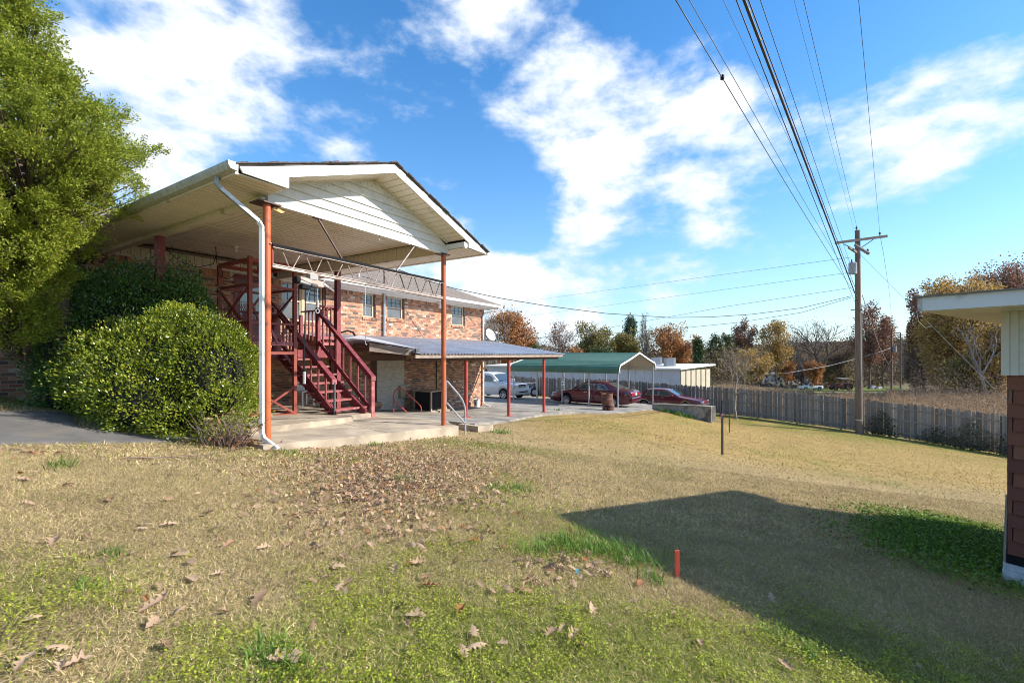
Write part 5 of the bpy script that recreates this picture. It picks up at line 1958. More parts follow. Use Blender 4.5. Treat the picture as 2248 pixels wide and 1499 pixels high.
    for nm, (xa, xb) in (('windshield', wind), ('rear_window', rear)):
        za, zb_ = float(np.interp(xa, rx, rz)), float(np.interp(xb, rx, rz))
        za = max(za, beltz(xa) + 0.02)
        zb_ = max(zb_, beltz(xb) + 0.02)
        pa, pb = side_y(xa, za) * 0.90, side_y(xb, zb_) * 0.88
        sgn = 0.012
        dx = (0.010 if nm == 'windshield' else -0.010)
        vv = []
        for (x, z, y_) in ((xa, za, pa), (xb, zb_, pb)):
            for f_ in (-1, -0.5, 0, 0.5, 1):
                vv.append(M @ Vector((x + dx, y_ * f_, z + 0.036 + 0.022 * (1 - abs(f_)))))
        MB().add(vv, [(i, i + 1, 6 + i, 5 + i) for i in range(4)]).build(nm, car_glass, root)
    # wheels
    for w in wheels:
        for s in (-1, 1):
            c = Vector((w, s * (hw - 0.115), wr))
            wh = MB()
            prof = [(wr * 0.66, -0.10), (wr * 0.93, -0.105), (wr, -0.07), (wr, 0.07), (wr * 0.93, 0.105), (wr * 0.66, 0.10)]
            wh.lathe(prof, 28, c, 'Y')
            wh.v = [M @ q for q in wh.v]
            tw = wh.build('wheel', tyre_m, root, smooth=True)
            rm = MB()
            yo = s * 0.085
            rm.lathe([(0, yo * 0.75), (wr * 0.16, yo * 0.75), (wr * 0.18, yo * 0.6)], 16, c, 'Y')
            rm.lathe([(wr * 0.56, yo), (wr * 0.68, yo * 1.18), (wr * 0.69, yo * 0.5)], 28, c, 'Y')
            for k_ in range(spokes):
                a = 2 * math.pi * k_ / spokes
                d = Vector((math.cos(a), 0, math.sin(a)))
                rm.beam(c + Vector((0, yo * 0.7, 0)) + d * wr * 0.12, c + Vector((0, yo * 0.95, 0)) + d * wr * 0.60, 0.022, wr * (0.9 / spokes) + 0.02, up=d.cross(Vector((0, 1, 0))))
            rm.v = [M @ q for q in rm.v]
            rm.build('rim', rim_m, tw, smooth=True)
            bk_ = MB()
            bk_.lathe([(0, s * 0.02), (wr * 0.6, s * 0.02)], 20, c, 'Y')
            bk_.v = [M @ q for q in bk_.v]
            bk_.build('brake_disc', arch_m, tw)
    return M, beltz, halfw, side_y


def cbox(M, root, name, m_, x0, x1, y0, y1, z0, z1, bev=0.01):
    b_ = MB().box(x0, x1, y0, y1, z0, z1)
    b_.v = [M @ q for q in b_.v]
    return b_.build(name, m_, root, bevel=bev)


burgundy = mat('burgundy_paint', (0.098, 0.008, 0.022), 0.28, 0.25, col2=(0.09, 0.007, 0.02), nscale=2, coat=1.0)
burgundy2 = mat('burgundy_paint_old', (0.125, 0.010, 0.024), 0.34, 0.15, col2=(0.11, 0.009, 0.02), nscale=2, coat=0.8)
car_white = mat('car_white', (0.74, 0.75, 0.76), 0.3, coat=0.9)
VEH = ANG + math.pi / 2            # heading of the parked cars: away along the carport
hd = Vector((math.cos(VEH), math.sin(VEH), 0))
# sedan under the carport: nose away to the upper left, tail to the right
c0 = Vector((4.95, 27.1, 0))
tl = c0 - hd * 2.54
zt_, zn_ = T(*(c0 - hd * 1.4)[:2]) + 0.03, T(*(c0 + hd * 1.4)[:2]) + 0.03
car1 = thing('burgundy_sedan', 'burgundy sedan seen from behind its rear corner under the green carport', 'car', Vector((tl.x, tl.y, (zt_ + zn_) / 2)), VEH)
M, bz_, hw_, sy_ = build_car(car1, 5.08, 1.87, burgundy,
    [(0, 0.82), (0.06, 0.93), (0.25, 0.985), (1.0, 1.0), (1.5, 0.97), (3.4, 0.93), (3.75, 0.92), (4.5, 0.80), (4.9, 0.70), (5.08, 0.52)],
    [(0.62, 0.99), (1.05, 1.17), (1.45, 1.34), (1.85, 1.41), (2.4, 1.43), (2.75, 1.40), (3.05, 1.30), (3.5, 1.05), (3.75, 0.92)],
    (1.10, 3.98), 0.325,
    [[(1.38, 1.02), (2.28, 0.99), (2.30, 1.32), (1.95, 1.33), (1.62, 1.27)], [(2.36, 0.99), (3.34, 0.97), (3.02, 1.25), (2.75, 1.32), (2.38, 1.32)]],
    (3.62, 2.85), (0.72, 1.42), trim=chrome, spokes=12)
for s in (-1, 1):
    cbox(M, car1, 'tail_light', tail_m, -0.015, 0.16, s * 0.58 - 0.20, s * 0.58 + 0.20, 0.70, 0.88)
    cbox(M, car1, 'headlight', head_m, 4.78, 4.98, s * 0.62 - 0.16, s * 0.62 + 0.16, 0.60, 0.73)
    cbox(M, car1, 'door_handle', chrome, 1.62, 1.82, s * 0.925 - 0.02, s * 0.925 + 0.02, 0.84, 0.875, 0.004)
    cbox(M, car1, 'door_handle', chrome, 2.62, 2.82, s * 0.925 - 0.02, s * 0.925 + 0.02, 0.83, 0.865, 0.004)
    cbox(M, car1, 'side_moulding', burgundy, 1.5, 3.6, s * 0.938 - 0.012, s * 0.938 + 0.012, 0.50, 0.56, 0.004)
    cbox(M, car1, 'side_mirror', burgundy, 3.15, 3.33, s * 1.0 - 0.09, s * 1.0 + 0.09, 0.95, 1.08, 0.03)
    cbox(M, car1, 'marker_lamp', amber_m, 4.90, 5.0, s * 0.70 - 0.05, s * 0.70 + 0.05, 0.42, 0.48)
cbox(M, car1, 'rear_panel', tail_m, -0.012, 0.1, -0.38, 0.38, 0.74, 0.86)
cbox(M, car1, 'licence_plate', plate_m, -0.025, 0.0, -0.16, 0.16, 0.70, 0.86, 0.0)
cbox(M, car1, 'bumper', burgundy, -0.06, 0.16, -0.84, 0.84, 0.38, 0.60, 0.03)
cbox(M, car1, 'bumper', burgundy, 4.92, 5.12, -0.78, 0.78, 0.32, 0.52, 0.03)
# older sedan down by the fence, nose to the right
c0 = Vector((11.15, 31.95, 0))
hd2 = -Vector((FD[0], FD[1], 0))
tl = c0 - hd2 * 2.55
car2 = thing('parked_sedan', 'older dark red sedan with chrome trim parked along the board fence', 'car', Vector((tl.x, tl.y, -3.86)), math.atan2(hd2.y, hd2.x))
M, bz_, hw_, sy_ = build_car(car2, 5.1, 1.86, burgundy2,
    [(0, 0.80), (0.05, 0.93), (0.3, 0.97), (1.2, 0.97), (3.3, 0.94), (3.6, 0.93), (4.6, 0.80), (5.0, 0.72), (5.1, 0.55)],
    [(0.85, 0.97), (1.12, 1.25), (1.22, 1.37), (1.6, 1.405), (2.3, 1.41), (2.55, 1.38), (2.75, 1.32), (3.30, 1.02), (3.5, 0.93)],
    (1.08, 3.95), 0.32,
    [[(1.12, 1.01), (1.66, 1.0), (1.66, 1.32), (1.34, 1.31)], [(1.72, 1.0), (2.0, 1.0), (2.0, 1.33), (1.72, 1.33)], [(2.08, 1.0), (3.12, 0.985), (2.74, 1.26), (2.5, 1.325), (2.08, 1.33)]],
    (3.36, 2.68), (0.92, 1.18), trim=chrome, spokes=9)
for s in (-1, 1):
    cbox(M, car2, 'headlight', head_m, 4.88, 5.03, s * 0.62 - 0.20, s * 0.62 + 0.20, 0.60, 0.73)
    cbox(M, car2, 'tail_light', tail_m, -0.02, 0.1, s * 0.62 - 0.2, s * 0.62 + 0.2, 0.62, 0.82)
    cbox(M, car2, 'side_moulding', chrome, 1.45, 3.55, s * 0.928 - 0.012, s * 0.928 + 0.012, 0.44, 0.50, 0.004)
    cbox(M, car2, 'side_mirror', burgundy2, 2.95, 3.12, s * 1.0 - 0.09, s * 1.0 + 0.09, 0.98, 1.1, 0.03)
    cbox(M, car2, 'door_handle', chrome, 1.55, 1.72, s * 0.92 - 0.02, s * 0.92 + 0.02, 0.86, 0.89, 0.004)
    cbox(M, car2, 'door_handle', chrome, 2.3, 2.48, s * 0.92 - 0.02, s * 0.92 + 0.02, 0.85, 0.88, 0.004)
    for w in (1.08, 3.95):
        ar = MB()
        for k in range(14):
            a0, a1 = math.pi * k / 14, math.pi * (k + 1) / 14
            r_ = 0.385
            ar.beam(M @ Vector((w + r_ * math.cos(a0), s * 0.925, 0.315 + r_ * math.sin(a0))), M @ Vector((w + r_ * math.cos(a1), s * 0.925, 0.315 + r_ * math.sin(a1))), 0.03, 0.035)
        ar.build('arch_trim', chrome, car2)
cbox(M, car2, 'bumper', chrome, 5.02, 5.16, -0.8, 0.8, 0.42, 0.56, 0.02)
cbox(M, car2, 'bumper', chrome, -0.1, 0.08, -0.84, 0.84, 0.40, 0.56, 0.02)
# white utility vehicle beyond the house corner
c0 = Vector((-1.2, 33.6, 0))
sa = math.atan2(-0.62, 0.78)
hd3 = Vector((math.cos(sa), math.sin(sa), 0))
tl = c0 - hd3 * 2.55
car3 = thing('white_suv', 'white sport utility vehicle parked past the brick house corner', 'car', Vector((tl.x, tl.y, T(*c0[:2]) + 0.03)), sa)
M, bz_, hw_, sy_ = build_car(car3, 5.1, 2.0, car_white,
    [(0, 0.95), (0.05, 1.15), (0.4, 1.20), (3.4, 1.17), (3.7, 1.16), (4.6, 1.10), (4.95, 1.0), (5.1, 0.75)],
    [(0.05, 1.20), (0.22, 1.70), (0.4, 1.82), (1.5, 1.88), (2.5, 1.86), (2.9, 1.78), (3.5, 1.32), (3.7, 1.17)],
    (1.05, 4.05), 0.385,
    [[(0.45, 1.24), (1.2, 1.23), (1.2, 1.70), (0.5, 1.70)], [(1.28, 1.23), (2.1, 1.22), (2.1, 1.72), (1.28, 1.72)], [(2.18, 1.22), (3.25, 1.21), (2.85, 1.62), (2.6, 1.70), (2.18, 1.72)]],
    (3.58, 2.95), (0.10, 0.26), base=0.32, tumble=0.86, spokes=6)
for s in (-1, 1):
    cbox(M, car3, 'headlight', head_m, 4.72, 4.99, s * 0.72 - 0.17, s * 0.72 + 0.17, 0.88, 1.03)
    cbox(M, car3, 'marker_lamp', amber_m, 4.60, 4.80, s * 0.86 - 0.07, s * 0.86 + 0.06, 0.89, 1.01)
    cbox(M, car3, 'fog_lamp', head_m, 5.04, 5.13, s * 0.62 - 0.08, s * 0.62 + 0.08, 0.52, 0.60)
    cbox(M, car3, 'side_mirror', car_white, 3.25, 3.42, s * 1.08 - 0.10, s * 1.08 + 0.10, 1.20, 1.40, 0.03)
for z in (0.86, 0.95, 1.04):
    cbox(M, car3, 'grille_bar', black if z != 0.95 else chrome, 4.98, 5.04, -0.42, 0.42, z - 0.035, z + 0.035, 0.004)
cbox(M, car3, 'bumper', car_white, 4.9, 5.14, -0.9, 0.9, 0.42, 0.74, 0.04)
cbox(M, car3, 'air_intake', black, 5.12, 5.15, -0.5, 0.5, 0.52, 0.60, 0.004)

# ------------------------------------------------------------------ barrel, low walls, folded trailer
rust = mat('rusty_drum', (0.155, 0.062, 0.04), 0.8, col2=(0.085, 0.045, 0.035), nscale=6, ndet=8, bump=0.4, dirt=((0.30, 0.11, 0.045), 4, 0.56))
bq = P(1335, 900, 23.2)
bq.z = T(bq.x, bq.y)
drum = thing('rusty_barrel', 'dented rusty steel barrel standing at the edge of the driveway', 'barrel', bq)
mb = MB()
prof = [(0, 0.01), (0.30, 0.0), (0.30, 0.24), (0.312, 0.26), (0.30, 0.28), (0.30, 0.56), (0.314, 0.585), (0.30, 0.61), (0.295, 0.86), (0.31, 0.88), (0.305, 0.90), (0.29, 0.88), (0.28, 0.45), (0, 0.42)]
mb.lathe(prof, 26, (0, 0, 0))
for q in mb.v:
    lean = max(0, q.z - 0.25)
    q.x += -0.12 * lean + 0.02 * math.sin(q.z * 9)
    if q.z > 0.6:
        q.x *= 1 - 0.10 * (q.z - 0.6)
        q.z += 0.07 * q.x
    a = math.atan2(q.y, q.x)
    f_ = 1 - 0.05 * math.exp(-((a + 1.2) / 0.35) ** 2) * math.exp(-((q.z - 0.75) / 0.15) ** 2)
    q.x *= f_
    q.y *= f_
mb.v = [WM[drum.name] @ q for q in mb.v]
mb.build('drum', rust, drum, smooth=True)
mb = MB()
for a0, a1, z0, z1 in ((-2.3, -1.0, 0.235, 0.285), (-1.9, -1.75, 0.05, 0.24)):
    for k in range(6):
        a, b_ = a0 + (a1 - a0) * k / 6, a0 + (a1 - a0) * (k + 1) / 6
        r_ = 0.316
        mb.add([WM[drum.name] @ Vector((r_ * math.cos(t_), r_ * math.sin(t_), z_)) for t_, z_ in ((a, z0), (b_, z0), (b_, z1), (a, z1))], [(0, 1, 2, 3)])
mb.build('dark_slot', black, drum)  # dark of the drum's opening painted as flat black strips
conc_wall = mat('wall_concrete', (0.36, 0.33, 0.29), 0.9, col2=(0.20, 0.185, 0.17), nscale=4, ndet=8, stretch=(2, 2, 1), dirt=((0.10, 0.095, 0.09), 2.5, 0.52), bump=0.3)
wa, wb_ = P(1432, 888, 24.9), P(1562, 894, 23.3)
rw = thing('retaining_wall', 'low grey concrete retaining wall below the red car', 'wall', wb_)
d = (wb_ - wa)
d.z = 0
n_ = Vector((-d.y, d.x, 0)).normalized() * 0.2
MB().hexa([Vector((wa.x, wa.y, -4.4)), Vector((wb_.x, wb_.y, -4.4)), Vector((wb_.x, wb_.y, -4.4)) + n_, Vector((wa.x, wa.y, -4.4)) + n_, wa, wb_, wb_ + n_, wa + n_]).build('wall_body', conc_wall, rw)
e1, e2 = wa + n_ * 0.5 + Vector((0, 0, 0.025)), wb_ + n_ * 0.5 + Vector((0, 0, 0.025))
MB().beam(e1, e2, 0.26, 0.05).build('coping', concrete_grey, rw)
wc, wd = P(1571, 891, 24.6), P(1500, 886, 27.6)
rw2 = thing('far_retaining_wall', 'short concrete wall end standing behind the longer retaining wall', 'wall', wc)
d = (wd - wc)
d.z = 0
n_ = Vector((-d.y, d.x, 0)).normalized() * 0.2
MB().hexa([Vector((wc.x, wc.y, -4.6)), Vector((wd.x, wd.y, -4.6)), Vector((wd.x, wd.y, -4.6)) + n_, Vector((wc.x, wc.y, -4.6)) + n_, wc, wd, wd + n_, wc + n_]).build('wall_body', conc_wall, rw2)
tr = P(1158, 868, 40.2)
tr.z = T(tr.x, tr.y)
trl = thing('garden_trailer', 'small folded trailer with wheel leaning against the board fence', 'trailer', tr)
blu = mat('trailer_panel', (0.34, 0.38, 0.44), 0.5)
for dx in (-0.85, -0.35, 0.1):
    MB().hexa([tr + Vector(q) for q in [(dx, -0.25, 0.1), (dx + 0.28, -0.25, 0.1), (dx + 0.28, -0.2, 0.1), (dx, -0.2, 0.1), (dx + 0.25, 0.25, 1.15), (dx + 0.5, 0.25, 1.15), (dx + 0.5, 0.3, 1.15), (dx + 0.25, 0.3, 1.15)]]).build('side_panel', blu if dx != -0.35 else dark_grey, trl)
for (dx, dy, r_) in ((0.62, -0.3, 0.40), (-0.6, -0.4, 0.2)):
    MB().lathe([(r_ * 0.55, -0.06), (r_ * 0.95, -0.07), (r_, 0), (r_ * 0.95, 0.07), (r_ * 0.55, 0.06)], 20, tr + Vector((dx, dy, r_)), 'Y').build('wheel', tyre_m, trl, smooth=True)
    MB().lathe([(0, -0.05), (r_ * 0.56, -0.05), (r_ * 0.56, 0.05)], 16, tr + Vector((dx, dy, r_)), 'Y').build('wheel_disc', light_grey, trl)
MB().beam(tr + Vector((-0.9, -0.3, 0.2)), tr + Vector((1.0, 0.1, 1.35)), 0.06, 0.06).build('frame', dark_steel, trl)
MB().beam(tr + Vector((-0.2, -0.3, 1.2)), tr + Vector((0.9, -0.25, 1.25)), 0.3, 0.03).build('deck', light_grey, trl)

# ------------------------------------------------------------------ metal building behind the fence
mbld = thing('metal_building', 'long low grey metal building with beige end wall behind the fence', 'building', P(1493, 845, 50), ANG)
bk0 = P(1493, 812, 50)
b_n = CUd.copy()
bL, bWd = 26.0, 9.5
grey_panel = mat('grey_panel', (0.50, 0.51, 0.53), 0.45, col2=(0.44, 0.45, 0.47), nscale=1.5, rnd=0.03)
beige_panel = mat('beige_panel', (0.55, 0.49, 0.36), 0.5, col2=(0.49, 0.44, 0.33), nscale=1.5, rnd=0.04)
bzt, bzb = bk0.z, -7.0
B0 = Vector((bk0.x, bk0.y, 0))
E_ = Vector((0.83, 0.56, 0)).normalized()
for k in range(26):
    a = B0 + CVd * (k * 1.0)
    c = B0 + CVd * (k * 1.0 + 0.97)
    MB().hexa([Vector((q.x, q.y, z)) for z in (bzb, bzt) for q in (a, c, c + E_ * 0.06, a + E_ * 0.06)]).build('wall_panel', grey_panel, mbld)
for k in range(6):
    a = B0 - CVd * 0.02 + E_ * (0.05 + k * 0.95)
    c = a + E_ * 0.90
    MB().hexa([Vector((q.x, q.y, z)) for z in (bzb, bzt) for q in (a, c, c + CVd * 0.06, a + CVd * 0.06)]).build('end_panel', beige_panel, mbld)
    MB().beam(Vector((a.x, a.y, bzb)) - CVd * 0.03, Vector((a.x, a.y, bzt)) - CVd * 0.03, 0.07, 0.06).build('panel_rib', mat('rib_tan', (0.36, 0.31, 0.22), 0.5), mbld)
rr0 = [B0 - CVd * 0.3 - E_ * 0.4, B0 - CVd * 0.3 + E_ * 6.3, B0 + CVd * 26.2 + E_ * 6.3, B0 + CVd * 26.2 - E_ * 0.4]
zz_ = [bzt + 0.02, bzt + 0.42, bzt + 0.42, bzt + 0.02]
MB().hexa([Vector((q.x, q.y, z)) for q, z in zip(rr0, zz_)] + [Vector((q.x, q.y, z + 0.18)) for q, z in zip(rr0, zz_)]).build('roof', white_paint, mbld)
for (px, py, Y) in ((1441, 792, 55), (1470, 794, 53)):
    q = P(px, py, Y)
    u_ = thing('rooftop_unit', 'grey rooftop air handler on the low building ' + ('half hidden by the carport gable' if px < 1450 else 'near its beige end wall'), 'roof unit', q, group='air handlers on the metal building roof')
    MB().box(q.x - 0.55, q.x + 0.30, q.y - 0.5, q.y + 0.5, q.z - 0.5, q.z + 0.42).build('housing', mat('unit_grey', (0.26, 0.28, 0.31), 0.5), u_)
    MB().box(q.x + 0.302, q.x + 0.55, q.y - 0.5, q.y + 0.5, q.z - 0.5, q.z + 0.46).build('end_cover', light_grey, u_)
    MB().box(q.x - 0.5, q.x + 0.5, q.y - 0.4, q.y + 0.4, q.z - 0.8, q.z - 0.5).build('curb', light_grey, u_)

# ------------------------------------------------------------------ utility poles and wires
pole_wood = mat('pole_wood', (0.225, 0.155, 0.11), 0.85, col2=(0.115, 0.085, 0.07), nscale=5, ndet=8, stretch=(3, 3, 0.25), bump=0.4, bscale=30)
arm_wood = mat('arm_wood', (0.24, 0.20, 0.17), 0.85, col2=(0.16, 0.13, 0.11), nscale=6)
PY_ = 26.0
pb = P(1886, 948, PY_)
pb.z = T(pb.x, pb.y) - 0.1
pt = P(1882.5, 506, PY_)
upole = thing('utility_pole', 'tall wooden utility pole with crossarm and transformer at the fence', 'utility pole', pb)
MB().tube([pb, pb.lerp(pt, 0.5), pt], 0.185, 14, 0.125).build('pole', pole_wood, upole, smooth=True)
ca_, cb_ = P(1829.5, 535, PY_), P(1942, 520, PY_)
MB().beam(ca_ + Vector((0, -0.16, 0)), cb_ + Vector((0, -0.16, 0)), 0.10, 0.14).build('crossarm', arm_wood, upole)
a_, b_ = P(1877, 538, PY_ - 0.2), P(1907, 557, PY_ - 1.3)
MB().beam(a_, b_, 0.09, 0.13).build('lower_arm', arm_wood, upole)
a_, b_ = P(1863, 543, PY_ - 0.6), P(1880, 554, PY_ - 0.1)
MB().beam(a_, b_, 0.09, 0.12).build('lower_arm', arm_wood, upole)
for q0, q1 in (((1852, 536), (1879, 549)), ((1917, 526), (1892, 543))):
    MB().beam(P(*q0, PY_ - 0.16), P(*q1, PY_ - 0.16), 0.02, 0.04).build('arm_brace', dark_steel, upole)
tcan = P(1872, 589, PY_ - 0.35)
tr_ = MB().lathe([(0, -0.33), (0.20, -0.33), (0.20, 0.25), (0.21, 0.27), (0.15, 0.33), (0, 0.34)], 18, tcan).build('transformer', mat('transformer_grey', (0.33, 0.36, 0.40), 0.45), upole, smooth=True)
MB().lathe([(0.03, 0.33), (0.05, 0.38), (0.03, 0.42), (0.045, 0.47), (0.0, 0.52)], 10, tcan + Vector((-0.06, 0, 0))).build('bushing', dark_grey, tr_)
for (px, py) in ((1880.5, 502), (1931.5, 514), (1905, 551)):
    MB().lathe([(0, 0.12), (0.03, 0.12), (0.06, 0.06), (0.035, 0.04), (0.07, 0.0), (0.02, -0.02), (0.02, -0.14)], 10, P(px, py, PY_ - 0.16)).build('insulator', dark_grey, upole)
for i in range(26):
    hgt = 0.5 + 0.34 * i
MB().tube([pb + Vector((0.17, -0.08, 0.1)), pb.lerp(pt, 0.6) + Vector((0.17, -0.06, 0))], 0.025, 6).build('ground_pipe', dark_grey, upole)
MB().lathe([(0.19, -0.04), (0.192, 0.04)], 14, pb.lerp(pt, 0.075)).build('band', galv, upole)
MB().beam(P(1868, 680, PY_ - 0.15), P(1893, 680, PY_ - 0.15), 0.05, 0.05).build('cable_bracket', dark_steel, upole)
wire_m = mat('wire_black', (0.02, 0.02, 0.022), 0.6)
wire_g = mat('wire_grey', (0.16, 0.165, 0.175), 0.5)


def wire(label, pts, r, m_=wire_m, sag=0.0, n=18, group=None, name='overhead_wire', cat='wire'):
    pts = [Vector(p) for p in pts]
    out = []
    if len(pts) == 2:
        for i in range(n + 1):
            t_ = i / n
            q = pts[0].lerp(pts[1], t_)
            q.z -= sag * 4 * t_ * (1 - t_)
            out.append(q)
    else:
        out = pts
    return tag(MB().tube(out, r, 5).build(name, m_), label, cat, group)


ov = [((1483, 0), (1877, 645), 6.6, 0.0085, 'spliced black wire nearest the tree side of the overhead run', 0.10),
      ((1513, 0), (1877, 628), 6.7, 0.006, 'thin black wire just beside the spliced overhead wire', 0.10),
      ((1587, 0), (1876, 600), 7.0, 0.004, 'hair-thin overhead wire between the black wires and the thick bundle', 0.1),
      ((1616, 0), (1879, 668), 6.2, 0.0085, 'black overhead wire along the near side of the thick bundle', 0.06),
      ((1643, 0), (1883, 646), 6.3, 0.0095, 'black overhead wire hugging the far side of the thick bundle', 0.06),
      ((1669, 0), (1880, 615), 6.5, 0.006, 'overhead wire a little clear of the thick bundle', 0.1),
      ((1743, 0), (1879, 520), 8.6, 0.0035, 'faint overhead wire beside the one ending at the pole top', 0.05),
      ((1764, 0), (1881, 498), 8.8, 0.006, 'overhead wire ending on the insulator at the pole top', 0.05),
      ((1885, 0), (1931.5, 511), 9.0, 0.006, 'overhead wire ending at the far end of the crossarm', 0.05)]
for (a, b_, ya, r_, lab, sg) in ov:
    pa, pb2 = P(*a, ya), P(*b_, PY_ - 0.15)
    pe = pb2 + (pa - pb2) * 1.45
    n_ = 24
    pts = []
    for i in range(n_ + 1):
        t_ = i / n_ * 1.45
        q = pb2 + (pa - pb2) * t_
        q.z -= sg * 4 * (t_ * (1 - t_) if t_ < 1 else (1 - t_) * 1.0)
        pts.append(q)
    wire(lab, pts, r_, group='wires overhead to the utility pole')
a, b_ = P(1633, 0, 6.2), P(1886, 668, PY_ - 0.2)
n_ = 160
bund = thing('cable_bundle', 'thick lashed cable bundle crossing the sky to the pole', 'cable', b_)
pts = [b_ + (a - b_) * (i / n_ * 1.4) for i in range(n_ + 1)]
MB().tube(pts[::8], 0.021, 7).build('cable', wire_m, bund)
hel = [p_ + Vector((0.016 * math.cos(i * 2.4), 0.0, 0.022 + 0.016 * math.sin(i * 2.4))) for i, p_ in enumerate(pts)]
MB().tube(hel, 0.013, 5).build('lashed_cable', dark_steel, bund)
hel = [p_ + Vector((0.017 * math.cos(i * 2.1 + 2), 0.0, 0.005 + 0.017 * math.sin(i * 2.1 + 2))) for i, p_ in enumerate(pts)]
MB().tube(hel, 0.004, 4).build('lashing', light_grey, bund)
sp = P(1585, 185, 8.9)
pa, pb2 = P(1483, 0, 6.6), P(1877, 645, PY_ - 0.15)
best = min((pb2 + (pa - pb2) * (i / 400) for i in range(401)), key=lambda q: abs(CX + F * q.x / q.y - 1585))
tag(MB().lathe([(0, -0.06), (0.035, -0.03), (0.035, 0.03), (0, 0.06)], 8, best + Vector((0, 0, -0.02))).build('wire_splice', black), 'black splice lump on the nearest overhead wire', 'splice')
mh = H(8.15, 6.2, 3.3)
# drops to the house and lines that run on behind it
wire('heavy black service drop sagging from the pole to the weatherhead', [P(1869, 650, PY_), P(1760, 676, 25.2), P(1650, 690, 24.2), P(1560, 696, 23.3), P(1470, 697, 22.4), P(1330, 688, 21), P(1200, 671.5, 19.6), P(1100, 655, 18.6), P(1000, 634, 17.8), P(940, 617, 17.4), P(878, 593, 17.1), mh], 0.016)
wire('thin line running from below the transformer past the house', [P(1868, 632, PY_), P(1600, 672, 28), P(1400, 708, 31), P(1230, 738, 34), P(1060, 752, 37)], 0.010)
wire('second black drop ending beside the heavy service drop', [P(1869, 653, PY_), P(1760, 686, 27), P(1620, 708, 29), P(1480, 722, 31), P(1300, 735, 34), P(1050, 748, 38)], 0.013)
for (ya, lab, xb, yb) in ((565, 'upper grey line going from the crossarm towards the house', 1200, 655), (598, 'lower grey line going from the transformer towards the house', 1300, 675)):
    wire(lab, [P(1868, ya, PY_), P(xb, yb, 60), P(xb - 400, yb + 52, 100)], 0.011, wire_g)
gy0, gy1 = P(1890, 560, PY_ - 0.1), P(2232, 902, 21.0)
gye = gy1 + (gy1 - gy0) * 0.18
guy = thing('guy_wire', 'slanting guy wire from the pole to the ground with a white lower guard', 'guy wire', gye)
MB().tube([gy0, gy0.lerp(gye, 0.45)], 0.007, 5).build('strand', wire_g, guy)
MB().tube([gy0.lerp(gye, 0.40), gye], 0.011, 5).build('guard', light_grey, guy)
wire('pale loose wire hanging beside the slanting guy wire', [P(2012, 682, 24.0), P(2016, 705, 23.9), P(2032, 720, 23.8), P(2045, 716, 23.8)], 0.008, light_grey)
# far poles
FPY = 74.0
for i, (px, pyt, pyb, Y, lab) in enumerate(((1957, 726, 858, 74.0, 'slim far utility pole standing in the field'), (1977, 731, 790, 100.0, 'second far utility pole in the gap between the trees'), (1981, 750, 792, 118.0, 'smallest far utility pole deep in the gap between the trees'))):
    q0, q1 = P(px, pyb, Y), P(px, pyt, Y)
    q0.z = min(q0.z, T(q0.x, q0.y)) - 0.3
    fp = thing('far_utility_pole', lab, 'utility pole', q0, group='far utility poles')
    MB().tube([q0, q1], 0.16, 8, 0.12).build('pole', pole_wood, fp)
    MB().beam(q1 + Vector((-0.2 if i == 0 else -1.1, 0, -0.5)), q1 + Vector((1.5 if i == 0 else 1.1, 0, -0.3)), 0.1, 0.16).build('crossarm', arm_wood, fp)
    if i == 0:
        MB().lathe([(0, -0.5), (0.3, -0.5), (0.3, 0.5), (0, 0.5)], 10, q1 + Vector((0.5, 0, -3.0))).build('transformer', light_grey, fp)
wire('drooping white cable from the near pole to the far pole', [P(1893, 648, PY_), P(1910, 700, 32), P(1930, 760, 42), P(1950, 800, 55), P(1957, 790, 73)], 0.022, light_grey)
wire('pale service line crossing low behind the near pole', [P(1957, 764, 74), P(1900, 782, 70), P(1820, 803, 66), P(1720, 820, 62)], 0.03, light_grey)
wire('grey conductor running from the crossarm to the far poles', [P(1932, 516, PY_), P(1940, 560, 34), P(1952, 640, 50), P(1960, 727, 74)], 0.012, wire_g)

# ------------------------------------------------------------------ far vehicles
field_rust = mat('tractor_red', (0.16, 0.035, 0.03), 0.6, col2=(0.10, 0.03, 0.028), nscale=2)
pk = P(1780, 850, 100.0)
pk.z = T(pk.x, pk.y)
pick = thing('white_pickup', 'old white pickup truck parked out in the field', 'pickup', pk + Vector((2.3, 0, 0)), math.pi)
M, _a, _b, _c = build_car(pick, 4.9, 1.8, car_white, [(0, 0.92), (0.05, 1.0), (2.1, 1.0), (2.2, 1.02), (3.5, 1.02), (4.7, 0.96), (4.9, 0.7)], [(2.12, 1.0), (2.3, 1.62), (2.6, 1.68), (3.0, 1.66), (3.5, 1.05)], (0.95, 3.95), 0.36, [[(2.35, 1.08), (3.3, 1.06), (2.95, 1.55), (2.42, 1.55)]], (3.42, 3.02), (2.15, 2.28), base=0.36)
cbox(M, pick, 'load_bed', dark_grey, 0.12, 1.98, -0.75, 0.75, 1.0, 1.055, 0.0)
tq = P(1846, 853, 98.0)
tq.z = T(tq.x, tq.y)
trc = thing('farm_tractor', 'old red farm tractor with a pale canopy in the field', 'tractor', tq)
for (dx, dy, r_) in ((1.1, -0.9, 0.78), (1.1, 0.9, 0.78), (-1.6, -0.7, 0.42), (-1.6, 0.7, 0.42)):
    w_ = MB().lathe([(r_ * 0.6, -0.18), (r_ * 0.95, -0.2), (r_, 0), (r_ * 0.95, 0.2), (r_ * 0.6, 0.18)], 20, tq + Vector((dx, dy, r_)), 'Y').build('wheel', tyre_m, trc)
    MB().lathe([(0, -0.12), (r_ * 0.6, -0.15), (r_ * 0.6, 0.15), (0, 0.12)], 14, tq + Vector((dx, dy, r_)), 'Y').build('rim', field_rust, w_)
